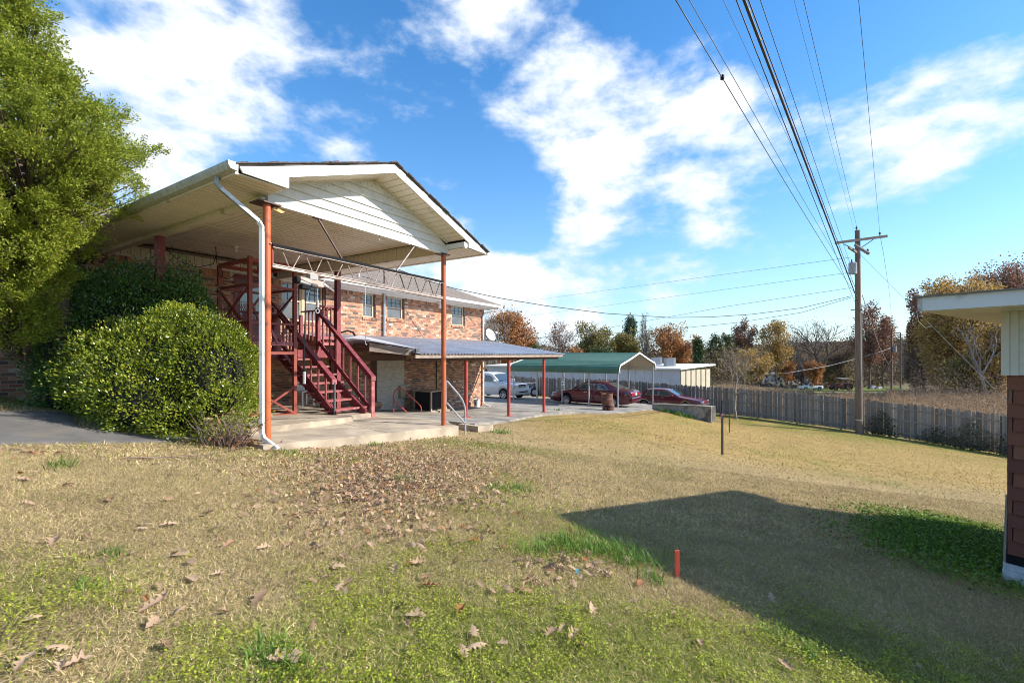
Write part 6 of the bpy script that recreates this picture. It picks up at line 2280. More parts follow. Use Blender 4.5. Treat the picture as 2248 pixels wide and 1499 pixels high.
MB().box(tq.x - 2.2, tq.x + 0.3, tq.y - 0.35, tq.y + 0.35, tq.z + 0.75, tq.z + 1.45).build('hood', field_rust, trc, bevel=0.06)
MB().box(tq.x - 2.0, tq.x + 1.3, tq.y - 0.25, tq.y + 0.25, tq.z + 0.5, tq.z + 0.75).build('chassis', dark_steel, trc)
for s in (-1, 1):
    MB().box(tq.x + 0.5, tq.x + 1.7, tq.y + s * 0.9 - 0.2, tq.y + s * 0.9 + 0.2, tq.z + 1.5, tq.z + 1.6).build('fender', field_rust, trc)
    MB().box(tq.x + 0.9, tq.x + 0.98, tq.y + s * 0.6 - 0.04, tq.y + s * 0.6 + 0.04, tq.z + 0.8, tq.z + 2.5).build('canopy_post', dark_steel, trc)
MB().box(tq.x + 0.8, tq.x + 1.2, tq.y - 0.25, tq.y + 0.25, tq.z + 1.0, tq.z + 1.5).build('seat', dark_grey, trc, bevel=0.04)
MB().box(tq.x - 0.6, tq.x + 1.5, tq.y - 0.8, tq.y + 0.8, tq.z + 2.5, tq.z + 2.6).build('canopy', light_grey, trc, bevel=0.03)
MB().tube([tq + Vector((-1.5, 0, 1.45)), tq + Vector((-1.5, 0, 2.1))], 0.05, 6).build('exhaust', dark_steel, trc)
wq = P(1921, 848, 104)
wq.z = T(wq.x, wq.y)
wk = thing('scrap_heap', 'pale scrap metal pile lying in the field near the tractor', 'scrap', wq)
for i in range(4):
    MB().beam(wq + Vector((-1.5 + i * 0.7, 0, 0.2)), wq + Vector((-0.6 + i * 0.8, 0.5, 0.9 - 0.15 * i)), 0.6, 0.2).build('sheet', light_grey if i % 2 else dark_grey, wk)
tlq = P(1712, 845, 118)
tlq.z = T(tlq.x, tlq.y)
for (px, w_, h_, Y, lab) in ((1708, 4.0, 3.0, 122, 'pale trailer glimpsed behind the orange tree'), (1748, 9, 3.0, 126, 'white house trailer glimpsed between the far trees')):
    q = P(px, 845, Y)
    q.z = T(q.x, q.y)
    mh_ = thing('house_trailer', lab, 'trailer', q, group='house trailers among the far trees')
    MB().box(q.x - w_ / 2, q.x + w_ / 2, q.y, q.y + 4, q.z, q.z + h_).build('trailer_wall', white_vinyl, mh_)
    MB().box(q.x - w_ / 2 - 0.2, q.x + w_ / 2 + 0.2, q.y - 0.2, q.y + 4.2, q.z + h_, q.z + h_ + 0.3).build('roof', light_grey, mh_)
    MB().box(q.x - w_ / 5, q.x + w_ / 8, q.y - 0.06, q.y - 0.01, q.z + h_ * 0.5, q.z + h_ * 0.8).build('window', win_glass, mh_)

# ------------------------------------------------------------------ stakes in the lawn
sq = on_ground(1487, 1266)
stk = thing('orange_stake', 'short fluorescent orange survey stake with a thin wire at the shadow edge', 'stake', sq)
om = mat('fluorescent_orange', (0.75, 0.10, 0.05), 0.5, col2=(0.62, 0.08, 0.045), nscale=20)
hh = 56 / F * sq.y
MB().hexa([sq + Vector(q) for q in [(-0.017, -0.008, -0.05), (0.017, -0.008, -0.05), (0.017, 0.008, -0.05), (-0.017, 0.008, -0.05), (-0.018, -0.008, hh), (0.016, -0.008, hh + 0.004), (0.016, 0.008, hh + 0.004), (-0.018, 0.008, hh)]]).build('stake', om, stk)
MB().tube([sq + Vector((-0.002, -0.012, 0.0)), sq + Vector((-0.003, -0.012, hh + 0.034))], 0.0022, 5).build('wire_pin', mat('pin_grey', (0.3, 0.28, 0.26), 0.6), stk)
for (px, pyt, pyb, rib, lab) in ((1585, 880, 997, True, 'dark metal stake with a pink ribbon standing in the lawn'), (1601, 877, 948, False, 'rusty thin metal stake further down the lawn')):
    q = on_ground(px, pyb)
    h_ = (pyb - pyt) / F * q.y
    st = thing('metal_stake', lab, 'stake', q, group='metal stakes in the lawn')
    MB().hexa([q + Vector((a * 0.018, b_ * 0.012, z)) for z in (-0.1, h_) for a, b_ in ((-1, -1), (1, -1), (1, 1), (-1, 1))]).build('post', black if rib else brown_wood, st)
    MB().hexa([q + Vector((a * 0.022 + (0.006 if rib else 0), b_ * 0.02 - 0.02, z)) for z in (-0.1, h_ * 0.98) for a, b_ in ((-1, -0.3), (1, -0.3), (1, 0.3), (-1, 0.3))]).build('flange', dark_grey, st)
    if rib:
        z = h_ * 0.74
        MB().lathe([(0.026, -0.03), (0.036, 0.0), (0.026, 0.03)], 8, q + Vector((0, 0, z))).build('ribbon_knot', mat('pink_ribbon', (0.8, 0.12, 0.35), 0.5), st)
        MB().add([q + Vector(p_) for p_ in [(-0.02, -0.03, z), (0.0, -0.035, z + 0.01), (-0.05, -0.06, z - 0.13), (-0.075, -0.05, z - 0.11)]], [(0, 1, 2, 3)]).build('ribbon_tail', mat('pink_ribbon', (0.8, 0.12, 0.35), 0.5), st)

# ------------------------------------------------------------------ the near shed
d_ = Vector((-0.55, 0.835, 0)).normalized()
e_ = Vector((d_.y, -d_.x, 0))
SF = Vector((3.87, 4.29, 0))                 # far end of the eave that shows
FZ = 0.54
LEN, SPAN = 5.2, 4.95
shed = thing('shed', 'small shed with dark red shingled wall and cream clapboard under a white eave', 'shed', SF + Vector((0, 0, -2.0)), math.atan2(-d_.y, -d_.x))
cream = mat('cream_clapboard', (0.60, 0.57, 0.49), 0.5, col2=(0.54, 0.51, 0.44), nscale=3, rnd=0.03)
shed_white = mat('shed_white', (0.66, 0.66, 0.66), 0.5, col2=(0.60, 0.60, 0.60), nscale=2, dirt=((0.36, 0.34, 0.30), 5, 0.68))
wall_shingle = ramp_mat('wall_shingle', [(0, (0.15, 0.052, 0.042)), (0.35, (0.26, 0.105, 0.06)), (0.7, (0.18, 0.065, 0.05)), (1, (0.31, 0.14, 0.075))], 0.95, 0.8, 260, 0.5, 180)


def sp_(s, t_, z):
    """s: along the eave from its far end towards the camera; t_: into the shed"""
    return SF - d_ * s + e_ * t_ + Vector((0, 0, z))


def sbox(s0, s1, t0, t1, z0, z1):
    return MB().hexa([sp_(s, t_, z) for z in (z0, z1) for s, t_ in ((s0, t0), (s1, t0), (s1, t1), (s0, t1))])


sbox(0.0, LEN, 0.0, 0.025, FZ - 0.128, FZ).build('fascia_board', shed_white, shed)
sbox(0.0, 0.025, 0.03, SPAN, FZ - 0.128, FZ).build('fascia_board', shed_white, shed)
sbox(0.03, LEN, 0.03, 0.62, FZ - 0.135, FZ - 0.115).build('soffit', almond, shed)
sbox(0.03, 0.48, 0.62, SPAN, FZ - 0.135, FZ - 0.115).build('soffit', almond, shed)
mb = MB()
mb.hexa([sp_(-0.03, -0.03, FZ), sp_(LEN, -0.03, FZ), sp_(LEN, SPAN, FZ), sp_(-0.03, SPAN, FZ), sp_(-0.03, -0.03, FZ + 0.014), sp_(LEN, -0.03, FZ + 0.014), sp_(LEN, SPAN, FZ + 0.014), sp_(-0.03, SPAN, FZ + 0.014)])
mb.build('roof', shingle_m, shed)
sbox(0.0, 0.03, -0.006, 0.0, FZ - 0.128, FZ - 0.004).build('corner_cap', mat('rust_white', (0.5, 0.48, 0.45), 0.6, col2=(0.3, 0.2, 0.14), nscale=25), shed)
WT, WS = 0.62, 0.46
gz = -2.5
sbox(WS + 0.02, LEN - 0.3, WT + 0.03, SPAN - 0.4, gz, FZ - 0.12).build('core_wall', dark_grey, shed)
# cream clapboards, each a board
ztop, zlow = FZ - 0.135, -0.19
z = zlow
while z < ztop - 0.01:
    z1 = min(z + 0.108, ztop)
    MB().hexa([sp_(WS + 0.10, WT - 0.016, z), sp_(LEN - 0.3, WT - 0.016, z), sp_(LEN - 0.3, WT + 0.02, z), sp_(WS + 0.10, WT + 0.02, z), sp_(WS + 0.10, WT - 0.004, z1), sp_(LEN - 0.3, WT - 0.004, z1), sp_(LEN - 0.3, WT + 0.02, z1), sp_(WS + 0.10, WT + 0.02, z1)]).build('clapboard', cream, shed)
    z = z1
sbox(WS - 0.01, WS + 0.045, WT - 0.03, WT + 0.03, zlow - 0.005, ztop).build('corner_board', cream, shed)
sbox(WS + 0.048, WS + 0.10, WT - 0.024, WT + 0.03, zlow - 0.005, ztop).build('corner_board', cream, shed)
# shingles in courses, tab by tab
z = zlow - 0.002
row = 0
rs = random.Random(11)
while z > -1.80:
    z0 = z - 0.128
    s = WS + 0.035 + (-0.09 if row % 2 else 0) - 0.05
    first = True
    while s < WS + 1.9:
        w = 0.17
        a, b2 = max(s, WS + 0.028 + rs.uniform(-0.006, 0.006)), s + w - 0.009
        if b2 > a + 0.02:
            pr = rs.uniform(0.0, 0.004)
            MB().hexa([sp_(a, WT - 0.006 - pr, z0 - 0.012), sp_(b2, WT - 0.006 - pr, z0 - 0.012 + rs.uniform(-0.004, 0.004)), sp_(b2, WT + 0.004, z0), sp_(a, WT + 0.004, z0), sp_(a, WT + 0.010, z), sp_(b2, WT + 0.010, z), sp_(b2, WT + 0.028, z), sp_(a, WT + 0.028, z)]).build('shingle', wall_shingle, shed)
        s += w * (2 if row % 2 == 0 and False else 1)
    z = z0
    row += 1
sbox(WS + 0.02, LEN - 0.4, WT + 0.0, WT + 0.03, z - 0.10, z + 0.03).build('sill_board', black, shed)
fm = mat('white_foundation', (0.62, 0.63, 0.64), 0.8, col2=(0.42, 0.43, 0.45), nscale=10, bump=0.6, bscale=20)
for j in range(4):
    sbox(WS + 0.0 - 0.004 * j, LEN - 0.4, WT - 0.012 - 0.007 * (j % 2), WT + 0.05, z - 0.10 - 0.06 * (j + 1), z - 0.103 - 0.06 * j).build('foundation_course', fm, shed)
# the weathered board leaning at its corner
bq0 = on_ground(2207, 1275)
bq1 = P(2215, 1086, bq0.y + 0.01)
lb = thing('leaning_board', 'weathered grey board standing upright at the shed corner', 'board', bq0)
MB().beam(bq0 - Vector((0, 0, 0.08)), bq1, 0.022, 0.043, up=(1, 0, 0)).build('board', mat('grey_board', (0.30, 0.27, 0.23), 0.85, col2=(0.20, 0.17, 0.14), nscale=8, ndet=8, stretch=(8, 8, 0.6), dirt=((0.20, 0.11, 0.06), 2, 0.55)), lb)
tag(MB().tube([P(2231, 893, 21), P(2228, 912, 21), P(2222, 924, 21), P(2216, 927, 21)], 0.03, 6).build('yellow_rope', mat('rope_yellow', (0.6, 0.33, 0.03), 0.5)), 'yellow rope end hanging near the foot of the guy wire', 'rope')
# ------------------------------------------------------------------ plants


def unit(n, up=0.0, rg=rng):
    v = rg.normal(size=(n, 3))
    v[:, 2] += up
    return v / np.maximum(np.linalg.norm(v, axis=1, keepdims=True), 1e-9)


def leaf_cards(c, d, nrm, ln, wd, fold=0.0):
    """pointed leaves as quads: c base points, d directions, nrm rough facing, ln lengths, wd widths"""
    s = np.cross(d, nrm)
    s /= np.maximum(np.linalg.norm(s, axis=1, keepdims=True), 1e-9)
    n2 = np.cross(s, d)
    ln, wd = ln[:, None], wd[:, None]
    m = c + d * ln * 0.5 - n2 * wd * fold
    v = np.stack([c, m + s * wd * 0.5 + n2 * wd * fold * 2, c + d * ln, m - s * wd * 0.5 + n2 * wd * fold * 2], 1)
    return v.reshape(-1, 3)


cedar_leaf = leaf_mat('cedar_foliage', [(0, (0.14, 0.20, 0.022)), (0.35, (0.265, 0.325, 0.034)), (0.7, (0.38, 0.42, 0.052)), (0.93, (0.19, 0.22, 0.025)), (1, (0.26, 0.18, 0.06))], 0.6, 0.42, 0.3)
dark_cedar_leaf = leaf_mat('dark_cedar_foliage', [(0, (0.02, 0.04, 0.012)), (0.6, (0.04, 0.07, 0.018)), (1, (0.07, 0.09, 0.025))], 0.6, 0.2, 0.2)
bark = mat('bark', (0.19, 0.14, 0.105), 0.95, col2=(0.10, 0.075, 0.06), nscale=7, ndet=8, stretch=(3, 3, 0.5), bump=0.7, bscale=25)
grey_bark = mat('grey_bark', (0.30, 0.265, 0.235), 0.95, col2=(0.18, 0.155, 0.135), nscale=4, stretch=(3, 3, 0.5))
brown_bark = mat('brown_bark', (0.15, 0.11, 0.09), 0.95, col2=(0.09, 0.065, 0.055), nscale=4)


def cedar(name, label, base, ztop, axis, prof, nlimb, per, leafm, lsize, seed):
    rg = np.random.default_rng(seed)
    root = thing(name, label, 'tree', base)
    top = Vector((axis[0], axis[1], ztop))
    tb = MB()
    tb.tube([base, base.lerp(top, 0.3) + Vector((0.12, 0, 0)), base.lerp(top, 0.65) + Vector((0.03, 0.05, 0)), top], 0.12, 9, 0.02)
    tb.build('trunk', bark, root, smooth=True)
    lb_ = MB()
    zs_ = np.array([p[0] for p in prof])
    rs_ = np.array([p[1] for p in prof])
    C, D = [], []
    for i in range(nlimb):
        z = rg.uniform(zs_[0], zs_[-1])
        rmax = float(np.interp(z, zs_, rs_))
        if rg.random() > (rmax + 0.25) / 2.2:
            continue
        a = rg.uniform(0, 2 * math.pi)
        if float(vnoise(np.array([a * 3.2 + 40]), np.array([z * 3.0]), seed)[0]) < 0.36:
            continue
        r = max(0.05, rmax * math.sqrt(rg.uniform(0.10, 1.0)) * rg.uniform(0.88, 1.14) - 0.05)
        end = np.array((axis[0] + r * math.cos(a), axis[1] + r * math.sin(a) * 0.9, z))
        st = np.array((axis[0] + (base.x - axis[0]) * 0.4, axis[1] + (base.y - axis[1]) * 0.3, max(z - 0.35 * r - 0.25, base.z + 0.8)))
        if i % 2 == 0:
            lb_.tube([st, st * 0.45 + end * 0.55 + np.array((0, 0, -0.06)), end], 0.022, 5, 0.006)
        outd = np.array((math.cos(a), math.sin(a) * 0.8, 0.35 + 0.6 * rg.random()))
        outd /= np.linalg.norm(outd)
        k = int(per * (0.5 + 1.0 * rg.random()))
        ln = 0.15 + 0.20 * rg.random()
        nf = 6
        # each limb end carries a few flat fronds that taper to a point
        fd = outd + rg.normal(size=(nf, 3)) * 0.42
        fd /= np.linalg.norm(fd, axis=1, keepdims=True)
        fl = ln * rg.uniform(0.6, 1.25, nf)
        j = rg.integers(0, nf, k)
        tt = rg.random(k)[:, None]
        spread = (1.0 - tt) * 0.050 + 0.010
        C.append(end + fd[j] * fl[j][:, None] * (tt * 1.3 - 0.35) + rg.normal(size=(k, 3)) * spread)
        dd = fd[j] + rg.normal(size=(k, 3)) * 0.5
        D.append(dd / np.linalg.norm(dd, axis=1, keepdims=True))
    lb_.build('limbs', bark, root, kind='stuff')
    C, D = np.concatenate(C), np.concatenate(D)
    n_ = len(C)
    v = leaf_cards(C, D, unit(n_, 0.5, rg), rg.uniform(0.6, 1.5, n_) * lsize, rg.uniform(0.7, 1.3, n_) * lsize * 0.46, 0.15)
    raw_mesh('crown', v, 4, leafm, root)
    return root


cb = Vector((-7.75, 7.9, T(-7.75, 7.9) - 0.1))
cedar('cedar_tree', 'tall yellow green cedar at the house corner reaching above the roof', cb, 5.6, (-7.16, 6.4),
      [(0.15, 0.25), (0.5, 0.5), (0.9, 0.75), (1.41, 0.82), (1.93, 1.02), (2.45, 1.38), (3.03, 1.68), (3.42, 1.40), (3.75, 1.1), (4.1, 0.6), (4.4, 0.55), (4.7, 0.45), (5.5, 0.2)], 3000, 230, cedar_leaf, 0.038, 4)
q = H(-0.95, 5.3)
cb2 = Vector((q.x, q.y, T(q.x, q.y) - 0.1))
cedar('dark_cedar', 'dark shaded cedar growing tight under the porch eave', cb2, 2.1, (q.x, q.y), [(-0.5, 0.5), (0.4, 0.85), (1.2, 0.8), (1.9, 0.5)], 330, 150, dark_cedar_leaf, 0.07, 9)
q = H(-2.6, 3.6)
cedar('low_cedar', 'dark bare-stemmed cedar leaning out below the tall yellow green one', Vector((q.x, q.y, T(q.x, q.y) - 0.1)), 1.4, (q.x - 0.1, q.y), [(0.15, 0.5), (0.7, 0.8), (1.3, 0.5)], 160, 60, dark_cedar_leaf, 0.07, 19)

# broadleaf evergreen bushes
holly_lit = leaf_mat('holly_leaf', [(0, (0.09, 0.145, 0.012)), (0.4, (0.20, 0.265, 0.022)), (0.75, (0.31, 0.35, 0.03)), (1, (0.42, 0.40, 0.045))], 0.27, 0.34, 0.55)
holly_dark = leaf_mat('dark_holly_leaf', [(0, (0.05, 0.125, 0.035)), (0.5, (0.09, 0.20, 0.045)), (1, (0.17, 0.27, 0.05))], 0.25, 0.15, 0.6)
core_twig_dark = mat('shade_core', (0.022, 0.022, 0.012), 0.95, col2=(0.012, 0.014, 0.008), nscale=20)  # near-black shade colour of the bush cores, shared by the shoot twigs


def bush(name, label, lumps, nleaf, ln, wd, leafm, seed, base):
    """lumps: centre, radii; leaves lie in the outer shell of the lumps"""
    rg = np.random.default_rng(seed)
    root = thing(name, label, 'bush', base)
    vol = np.array([r[0] * r[1] + r[1] * r[2] + r[0] * r[2] for _, r in lumps])
    C, D = [], []
    for (c, r), k in zip(lumps, (nleaf * vol / vol.sum()).astype(int)):
        u_ = unit(int(k * 1.7), 0.25, rg)
        bumpy = 1 + 0.26 * (fbm(u_[:, 0] * 3.1 + 5 + seed, u_[:, 1] * 3.1 + u_[:, 2] * 2.3, seed, 3) - 0.5) * 2
        rad = bumpy * (1 - 0.30 * rg.random(len(u_)) ** 1.5)
        tuft = fbm(u_[:, 0] * 9 + seed, u_[:, 1] * 9 + u_[:, 2] * 7, 500 + seed, 2)
        rad = rad * (1 + 0.26 * sstep(0.6, 0.8, tuft))
        p = np.array(c) + u_ * np.array(r) * rad[:, None]
        keep = np.ones(len(p), bool)
        for (c2, r2) in lumps:
            if c2 is c:
                continue
            keep &= ((((p - np.array(c2)) / (np.array(r2) * 0.80)) ** 2).sum(1) > 1)
        keep &= p[:, 2] > T(p[:, 0], p[:, 1]) + 0.02
        hole = fbm(p[:, 0] * 5.2 + p[:, 1] * 2.1, p[:, 2] * 5.2 - p[:, 1] * 2.7, 300 + seed, 3)
        keep &= (hole > 0.40) | (rg.random(len(p)) < 0.42)
        p, u_ = p[keep], u_[keep]
        d = u_ / np.array(r)
        d /= np.linalg.norm(d, axis=1, keepdims=True)
        d = d + np.array((0, 0, 0.45)) + rg.normal(size=p.shape) * 0.55
        D.append(d / np.linalg.norm(d, axis=1, keepdims=True))
        C.append(p)
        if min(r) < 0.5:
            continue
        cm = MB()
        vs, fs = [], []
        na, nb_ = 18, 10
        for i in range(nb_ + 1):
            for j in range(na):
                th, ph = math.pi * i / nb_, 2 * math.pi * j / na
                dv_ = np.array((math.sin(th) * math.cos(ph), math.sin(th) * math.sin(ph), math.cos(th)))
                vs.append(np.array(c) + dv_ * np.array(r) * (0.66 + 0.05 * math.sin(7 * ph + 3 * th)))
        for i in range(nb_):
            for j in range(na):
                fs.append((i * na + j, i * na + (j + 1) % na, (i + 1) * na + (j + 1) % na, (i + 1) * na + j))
        cm.add(vs, fs).build('shade_core', core_twig_dark, root)  # solid core painted dark for the shade inside the bush
    C, D = np.concatenate(C), np.concatenate(D)
    # long shoots that stand out of the clipped outline
    ks = rg.integers(0, len(C), 150)
    tw_ = MB()
    SCs, SD = [], []
    for i in ks:
        dv_ = D[i] + rg.normal(size=3) * 0.25 + np.array((0, 0, 0.35))
        dv_ /= np.linalg.norm(dv_)
        l_ = rg.uniform(0.08, 0.24)
        tw_.tube([C[i] - dv_ * 0.1, C[i] + dv_ * l_], 0.004, 3, 0.002)
        for j in range(9):
            SCs.append(C[i] + dv_ * l_ * (j + 1) / 9)
            q_ = dv_ + rg.normal(size=3) * 0.6
            SD.append(q_ / np.linalg.norm(q_))
    tw_.build('shoots', core_twig_dark, root, kind='stuff')
    C, D = np.concatenate([C, np.array(SCs)]), np.concatenate([D, np.array(SD)])
    n_ = len(C)
    v = leaf_cards(C, D, unit(n_, 0.0, rg) * 0.75 + np.array((0.45, -0.25, 0.75)), rg.uniform(0.75, 1.25, n_) * ln, rg.uniform(0.8, 1.2, n_) * wd, 0.12)
    raw_mesh('foliage', v, 4, leafm, root)
    return root


def ppos(px, py, Y):
    q = P(px, py, Y)
    return (q.x, q.y, q.z)


q = P(350, 955, 6.9)
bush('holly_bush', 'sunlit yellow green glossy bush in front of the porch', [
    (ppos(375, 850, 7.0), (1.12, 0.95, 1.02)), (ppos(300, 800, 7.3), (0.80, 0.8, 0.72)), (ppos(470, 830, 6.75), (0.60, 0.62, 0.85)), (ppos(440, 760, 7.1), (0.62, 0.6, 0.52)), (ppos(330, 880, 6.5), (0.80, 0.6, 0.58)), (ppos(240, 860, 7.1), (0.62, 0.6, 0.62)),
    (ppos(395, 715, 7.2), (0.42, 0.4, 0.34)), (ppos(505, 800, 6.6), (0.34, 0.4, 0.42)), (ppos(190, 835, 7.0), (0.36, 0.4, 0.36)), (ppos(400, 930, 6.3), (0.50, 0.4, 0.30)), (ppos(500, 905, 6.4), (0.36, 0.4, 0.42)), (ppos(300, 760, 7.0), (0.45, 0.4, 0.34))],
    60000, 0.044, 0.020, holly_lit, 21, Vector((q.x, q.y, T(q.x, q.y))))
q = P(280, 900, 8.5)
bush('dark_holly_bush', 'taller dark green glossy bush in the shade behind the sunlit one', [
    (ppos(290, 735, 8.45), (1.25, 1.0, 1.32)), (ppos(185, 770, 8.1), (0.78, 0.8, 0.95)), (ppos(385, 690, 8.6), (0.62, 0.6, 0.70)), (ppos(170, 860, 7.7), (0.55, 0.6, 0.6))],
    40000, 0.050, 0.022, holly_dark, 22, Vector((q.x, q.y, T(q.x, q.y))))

# dead shrub by the downspout
dry_leaf = leaf_mat('dry_leaf', [(0, (0.16, 0.085, 0.045)), (0.4, (0.27, 0.15, 0.085)), (0.75, (0.36, 0.22, 0.13)), (1, (0.30, 0.13, 0.05))], 0.8, 0.25, 0.15)
twig_m = mat('dry_twig', (0.22, 0.15, 0.12), 0.9, col2=(0.14, 0.09, 0.075), nscale=10)
dsb = P(497, 972, 6.15)
dsb.z = T(dsb.x, dsb.y)
ds = thing('dead_shrub', 'bare brown twiggy shrub with curled leaves at the foot of the bush', 'shrub', dsb)
rg = np.random.default_rng(31)
tw = MB()
tips = []
for i in range(75):
    a, r = rg.uniform(0, 2 * math.pi), rg.uniform(0, 0.25)
    p0 = dsb + Vector((r * math.cos(a), r * math.sin(a) * 0.8, -0.02))
    l_ = rg.uniform(0.22, 0.62)
    d = Vector((math.cos(a) * 0.55 + rg.normal() * 0.25, math.sin(a) * 0.4, 1)).normalized()
    p1 = p0 + d * l_ * 0.55
    p2 = p1 + (d + Vector((rg.normal() * 0.35, rg.normal() * 0.3, -0.1))).normalized() * l_ * 0.5
    tw.tube([p0, p1, p2], 0.0055, 4, 0.002)
    tips += [p1, p2]
    for _ in range(2):
        p3 = p1 + (d + Vector((rg.normal() * 0.8, rg.normal() * 0.6, 0))).normalized() * l_ * 0.3
        tw.tube([p1, p3], 0.003, 3, 0.0015)
        tips.append(p3)
tw.build('twigs', twig_m, ds, kind='stuff')
tp_ = np.array(tips)
sel = rg.integers(0, len(tp_), 130)
c = tp_[sel] * 1.0
lowm = rg.random(130) < 0.6
c[lowm, 2] = dsb.z + rg.uniform(0.02, 0.14, lowm.sum())
c[lowm, :2] = np.array(dsb)[:2] + rg.normal(size=(lowm.sum(), 2)) * np.array((0.26, 0.16))
raw_mesh('dry_leaves', leaf_cards(c, unit(130, 0, rg), unit(130, 0.6, rg), rg.uniform(0.05, 0.10, 130), rg.uniform(0.03, 0.05, 130), 0.25), 4, dry_leaf, ds, kind='stuff')

# ------------------------------------------------------------------ trees beyond the fence
LM = {
    'orange': leaf_mat('orange_leaf', [(0, (0.278, 0.123, 0.053)), (0.45, (0.418, 0.193, 0.074)), (0.8, (0.537, 0.279, 0.102)), (1, (0.326, 0.156, 0.080))], 0.7, 0.35, 0.2),
    'gold': leaf_mat('gold_leaf', [(0, (0.296, 0.195, 0.062)), (0.4, (0.439, 0.289, 0.090)), (0.8, (0.547, 0.374, 0.121)), (1, (0.305, 0.166, 0.068))], 0.7, 0.35, 0.2),
    'olive': leaf_mat('olive_leaf', [(0, (0.147, 0.141, 0.046)), (0.4, (0.231, 0.207, 0.067)), (0.8, (0.326, 0.268, 0.085)), (1, (0.260, 0.162, 0.065))], 0.7, 0.3, 0.2),
    'russet': leaf_mat('russet_leaf', [(0, (0.164, 0.084, 0.062)), (0.45, (0.258, 0.134, 0.089)), (0.8, (0.340, 0.188, 0.105)), (1, (0.225, 0.137, 0.103))], 0.7, 0.3, 0.2),
    'brown': leaf_mat('brown_leaf', [(0, (0.157, 0.114, 0.085)), (0.5, (0.228, 0.167, 0.121)), (1, (0.299, 0.214, 0.146))], 0.8, 0.25, 0.15),
    'ever': leaf_mat('evergreen_leaf', [(0, (0.045, 0.075, 0.028)), (0.5, (0.075, 0.11, 0.036)), (1, (0.11, 0.14, 0.05))], 0.6, 0.15, 0.25),
    'pine': leaf_mat('pine_needles', [(0, (0.05, 0.08, 0.045)), (0.6, (0.08, 0.115, 0.06)), (1, (0.11, 0.14, 0.07))], 0.6, 0.15, 0.25),
}


def tree(name, label, px, top, Y, wpx, style, leaves, lsize, seed, low=0.25, barkm=None, blobs=46, twigs=5, group=None, base=None, trunk_r=None, tight=0.17):
    rg = np.random.default_rng(seed)
    x = (px - CX) / F * Y
    zb = T(x, Y) - 0.2
    if base is not None:
        zb = (HY - base) / F * Y
    zt = (HY - top) / F * Y
    h = zt - zb
    rw_ = wpx / 2 / F * Y
    b0 = Vector((x, Y, zb))
    root = thing(name, label, 'tree', b0, group=group)
    barkm = barkm or brown_bark
    tr_ = trunk_r or (0.010 * h + 0.05)
    leaves = int(leaves * 2.9)
    lsize = lsize * 1.05
    cz0 = zb + h * low
    cc = np.array((x, Y, (cz0 + zt) / 2))
    cr = np.array((rw_, min(rw_, 5.0) * 0.85, (zt - cz0) / 2))
    tk = MB()
    tpt = Vector((x + rg.normal() * 0.2, Y, zb + h * 0.86))
    mid = b0.lerp(tpt, 0.5) + Vector((rg.normal() * 0.02 * h, 0, 0))
    tk.tube([b0, b0.lerp(mid, 0.5), mid, tpt], tr_, 7, tr_ * 0.12)
    tk.build('trunk', barkm, root)
    br_ = MB()
    C = []
    bl = []
    tries = 0
    while len(bl) < blobs and tries < 2000:
        tries += 1
        u_ = rg.normal(size=3)
        u_ /= np.linalg.norm(u_)
        rr_ = rg.random() ** 0.42
        if style == 'cone':
            zz = rg.random()
            a = rg.uniform(0, 2 * math.pi)
            q = np.array((x + math.cos(a) * rw_ * (1.02 - zz) * rr_, Y + math.sin(a) * rw_ * (1 - zz) * rr_, cz0 + (zt - cz0) * zz))
        elif style == 'pine':
            zz = 0.4 + 0.6 * rg.random()
            a = rg.uniform(0, 2 * math.pi)
            w_ = rw_ * (0.45 + 0.55 * math.sin(zz * 9)) * (1.05 - 0.6 * zz)
            q = np.array((x + math.cos(a) * w_ * rr_, Y + math.sin(a) * w_ * rr_, cz0 + (zt - cz0) * zz))
        else:
            q = cc + u_ * cr * rr_ * 0.88
        bl.append(q)
    for q in bl:
        qq = Vector(q)
        fr = min(0.85, max(0.12, ((qq.z - zb) / h) * 0.72 - 0.08 * rg.random()))
        st = b0.lerp(tpt, fr)
        md = st.lerp(qq, 0.5) + Vector((0, 0, -0.05 * h * rg.random()))
        r0 = tr_ * 0.30 * (1 - fr * 0.6)
        if style not in ('cone',):
            br_.tube([st, md, qq], r0, 4, 0.012 * h ** 0.5)
            for _ in range(twigs):
                e = qq + Vector(rg.normal(size=3) * np.array((1, 1, 0.8))) * rw_ * 0.28 + Vector((0, 0, rw_ * 0.10))
                br_.tube([md.lerp(qq, rg.uniform(0.3, 1.0)), e], 0.010 * h ** 0.5, 3, 0.005)
    if br_.v:
        br_.build('branches', barkm, root, kind='stuff')
    if leaves:
        per = rg.multinomial(leaves, rg.dirichlet(np.ones(len(bl)) * 1.6))
        for q, k in zip(bl, per):
            C.append(q + unit(k, 0, rg) * (rg.random((k, 1)) ** 0.45) * 1.75 * np.array((rw_, min(rw_, 5), max((zt - cz0) / 2, 0.3))) * tight)
        C = np.concatenate(C)
        n_ = len(C)
        s_ = lsize * rg.uniform(0.6, 1.4, n_)
        v = leaf_cards(C, unit(n_, -0.1, rg), unit(n_, 0.3, rg), s_, s_ * 0.62, 0.1)
        lm_ = LM[{'cone': 'ever', 'pine': 'pine'}.get(style, style)]
        raw_mesh('crown', v, 4, lm_, root)
    return root


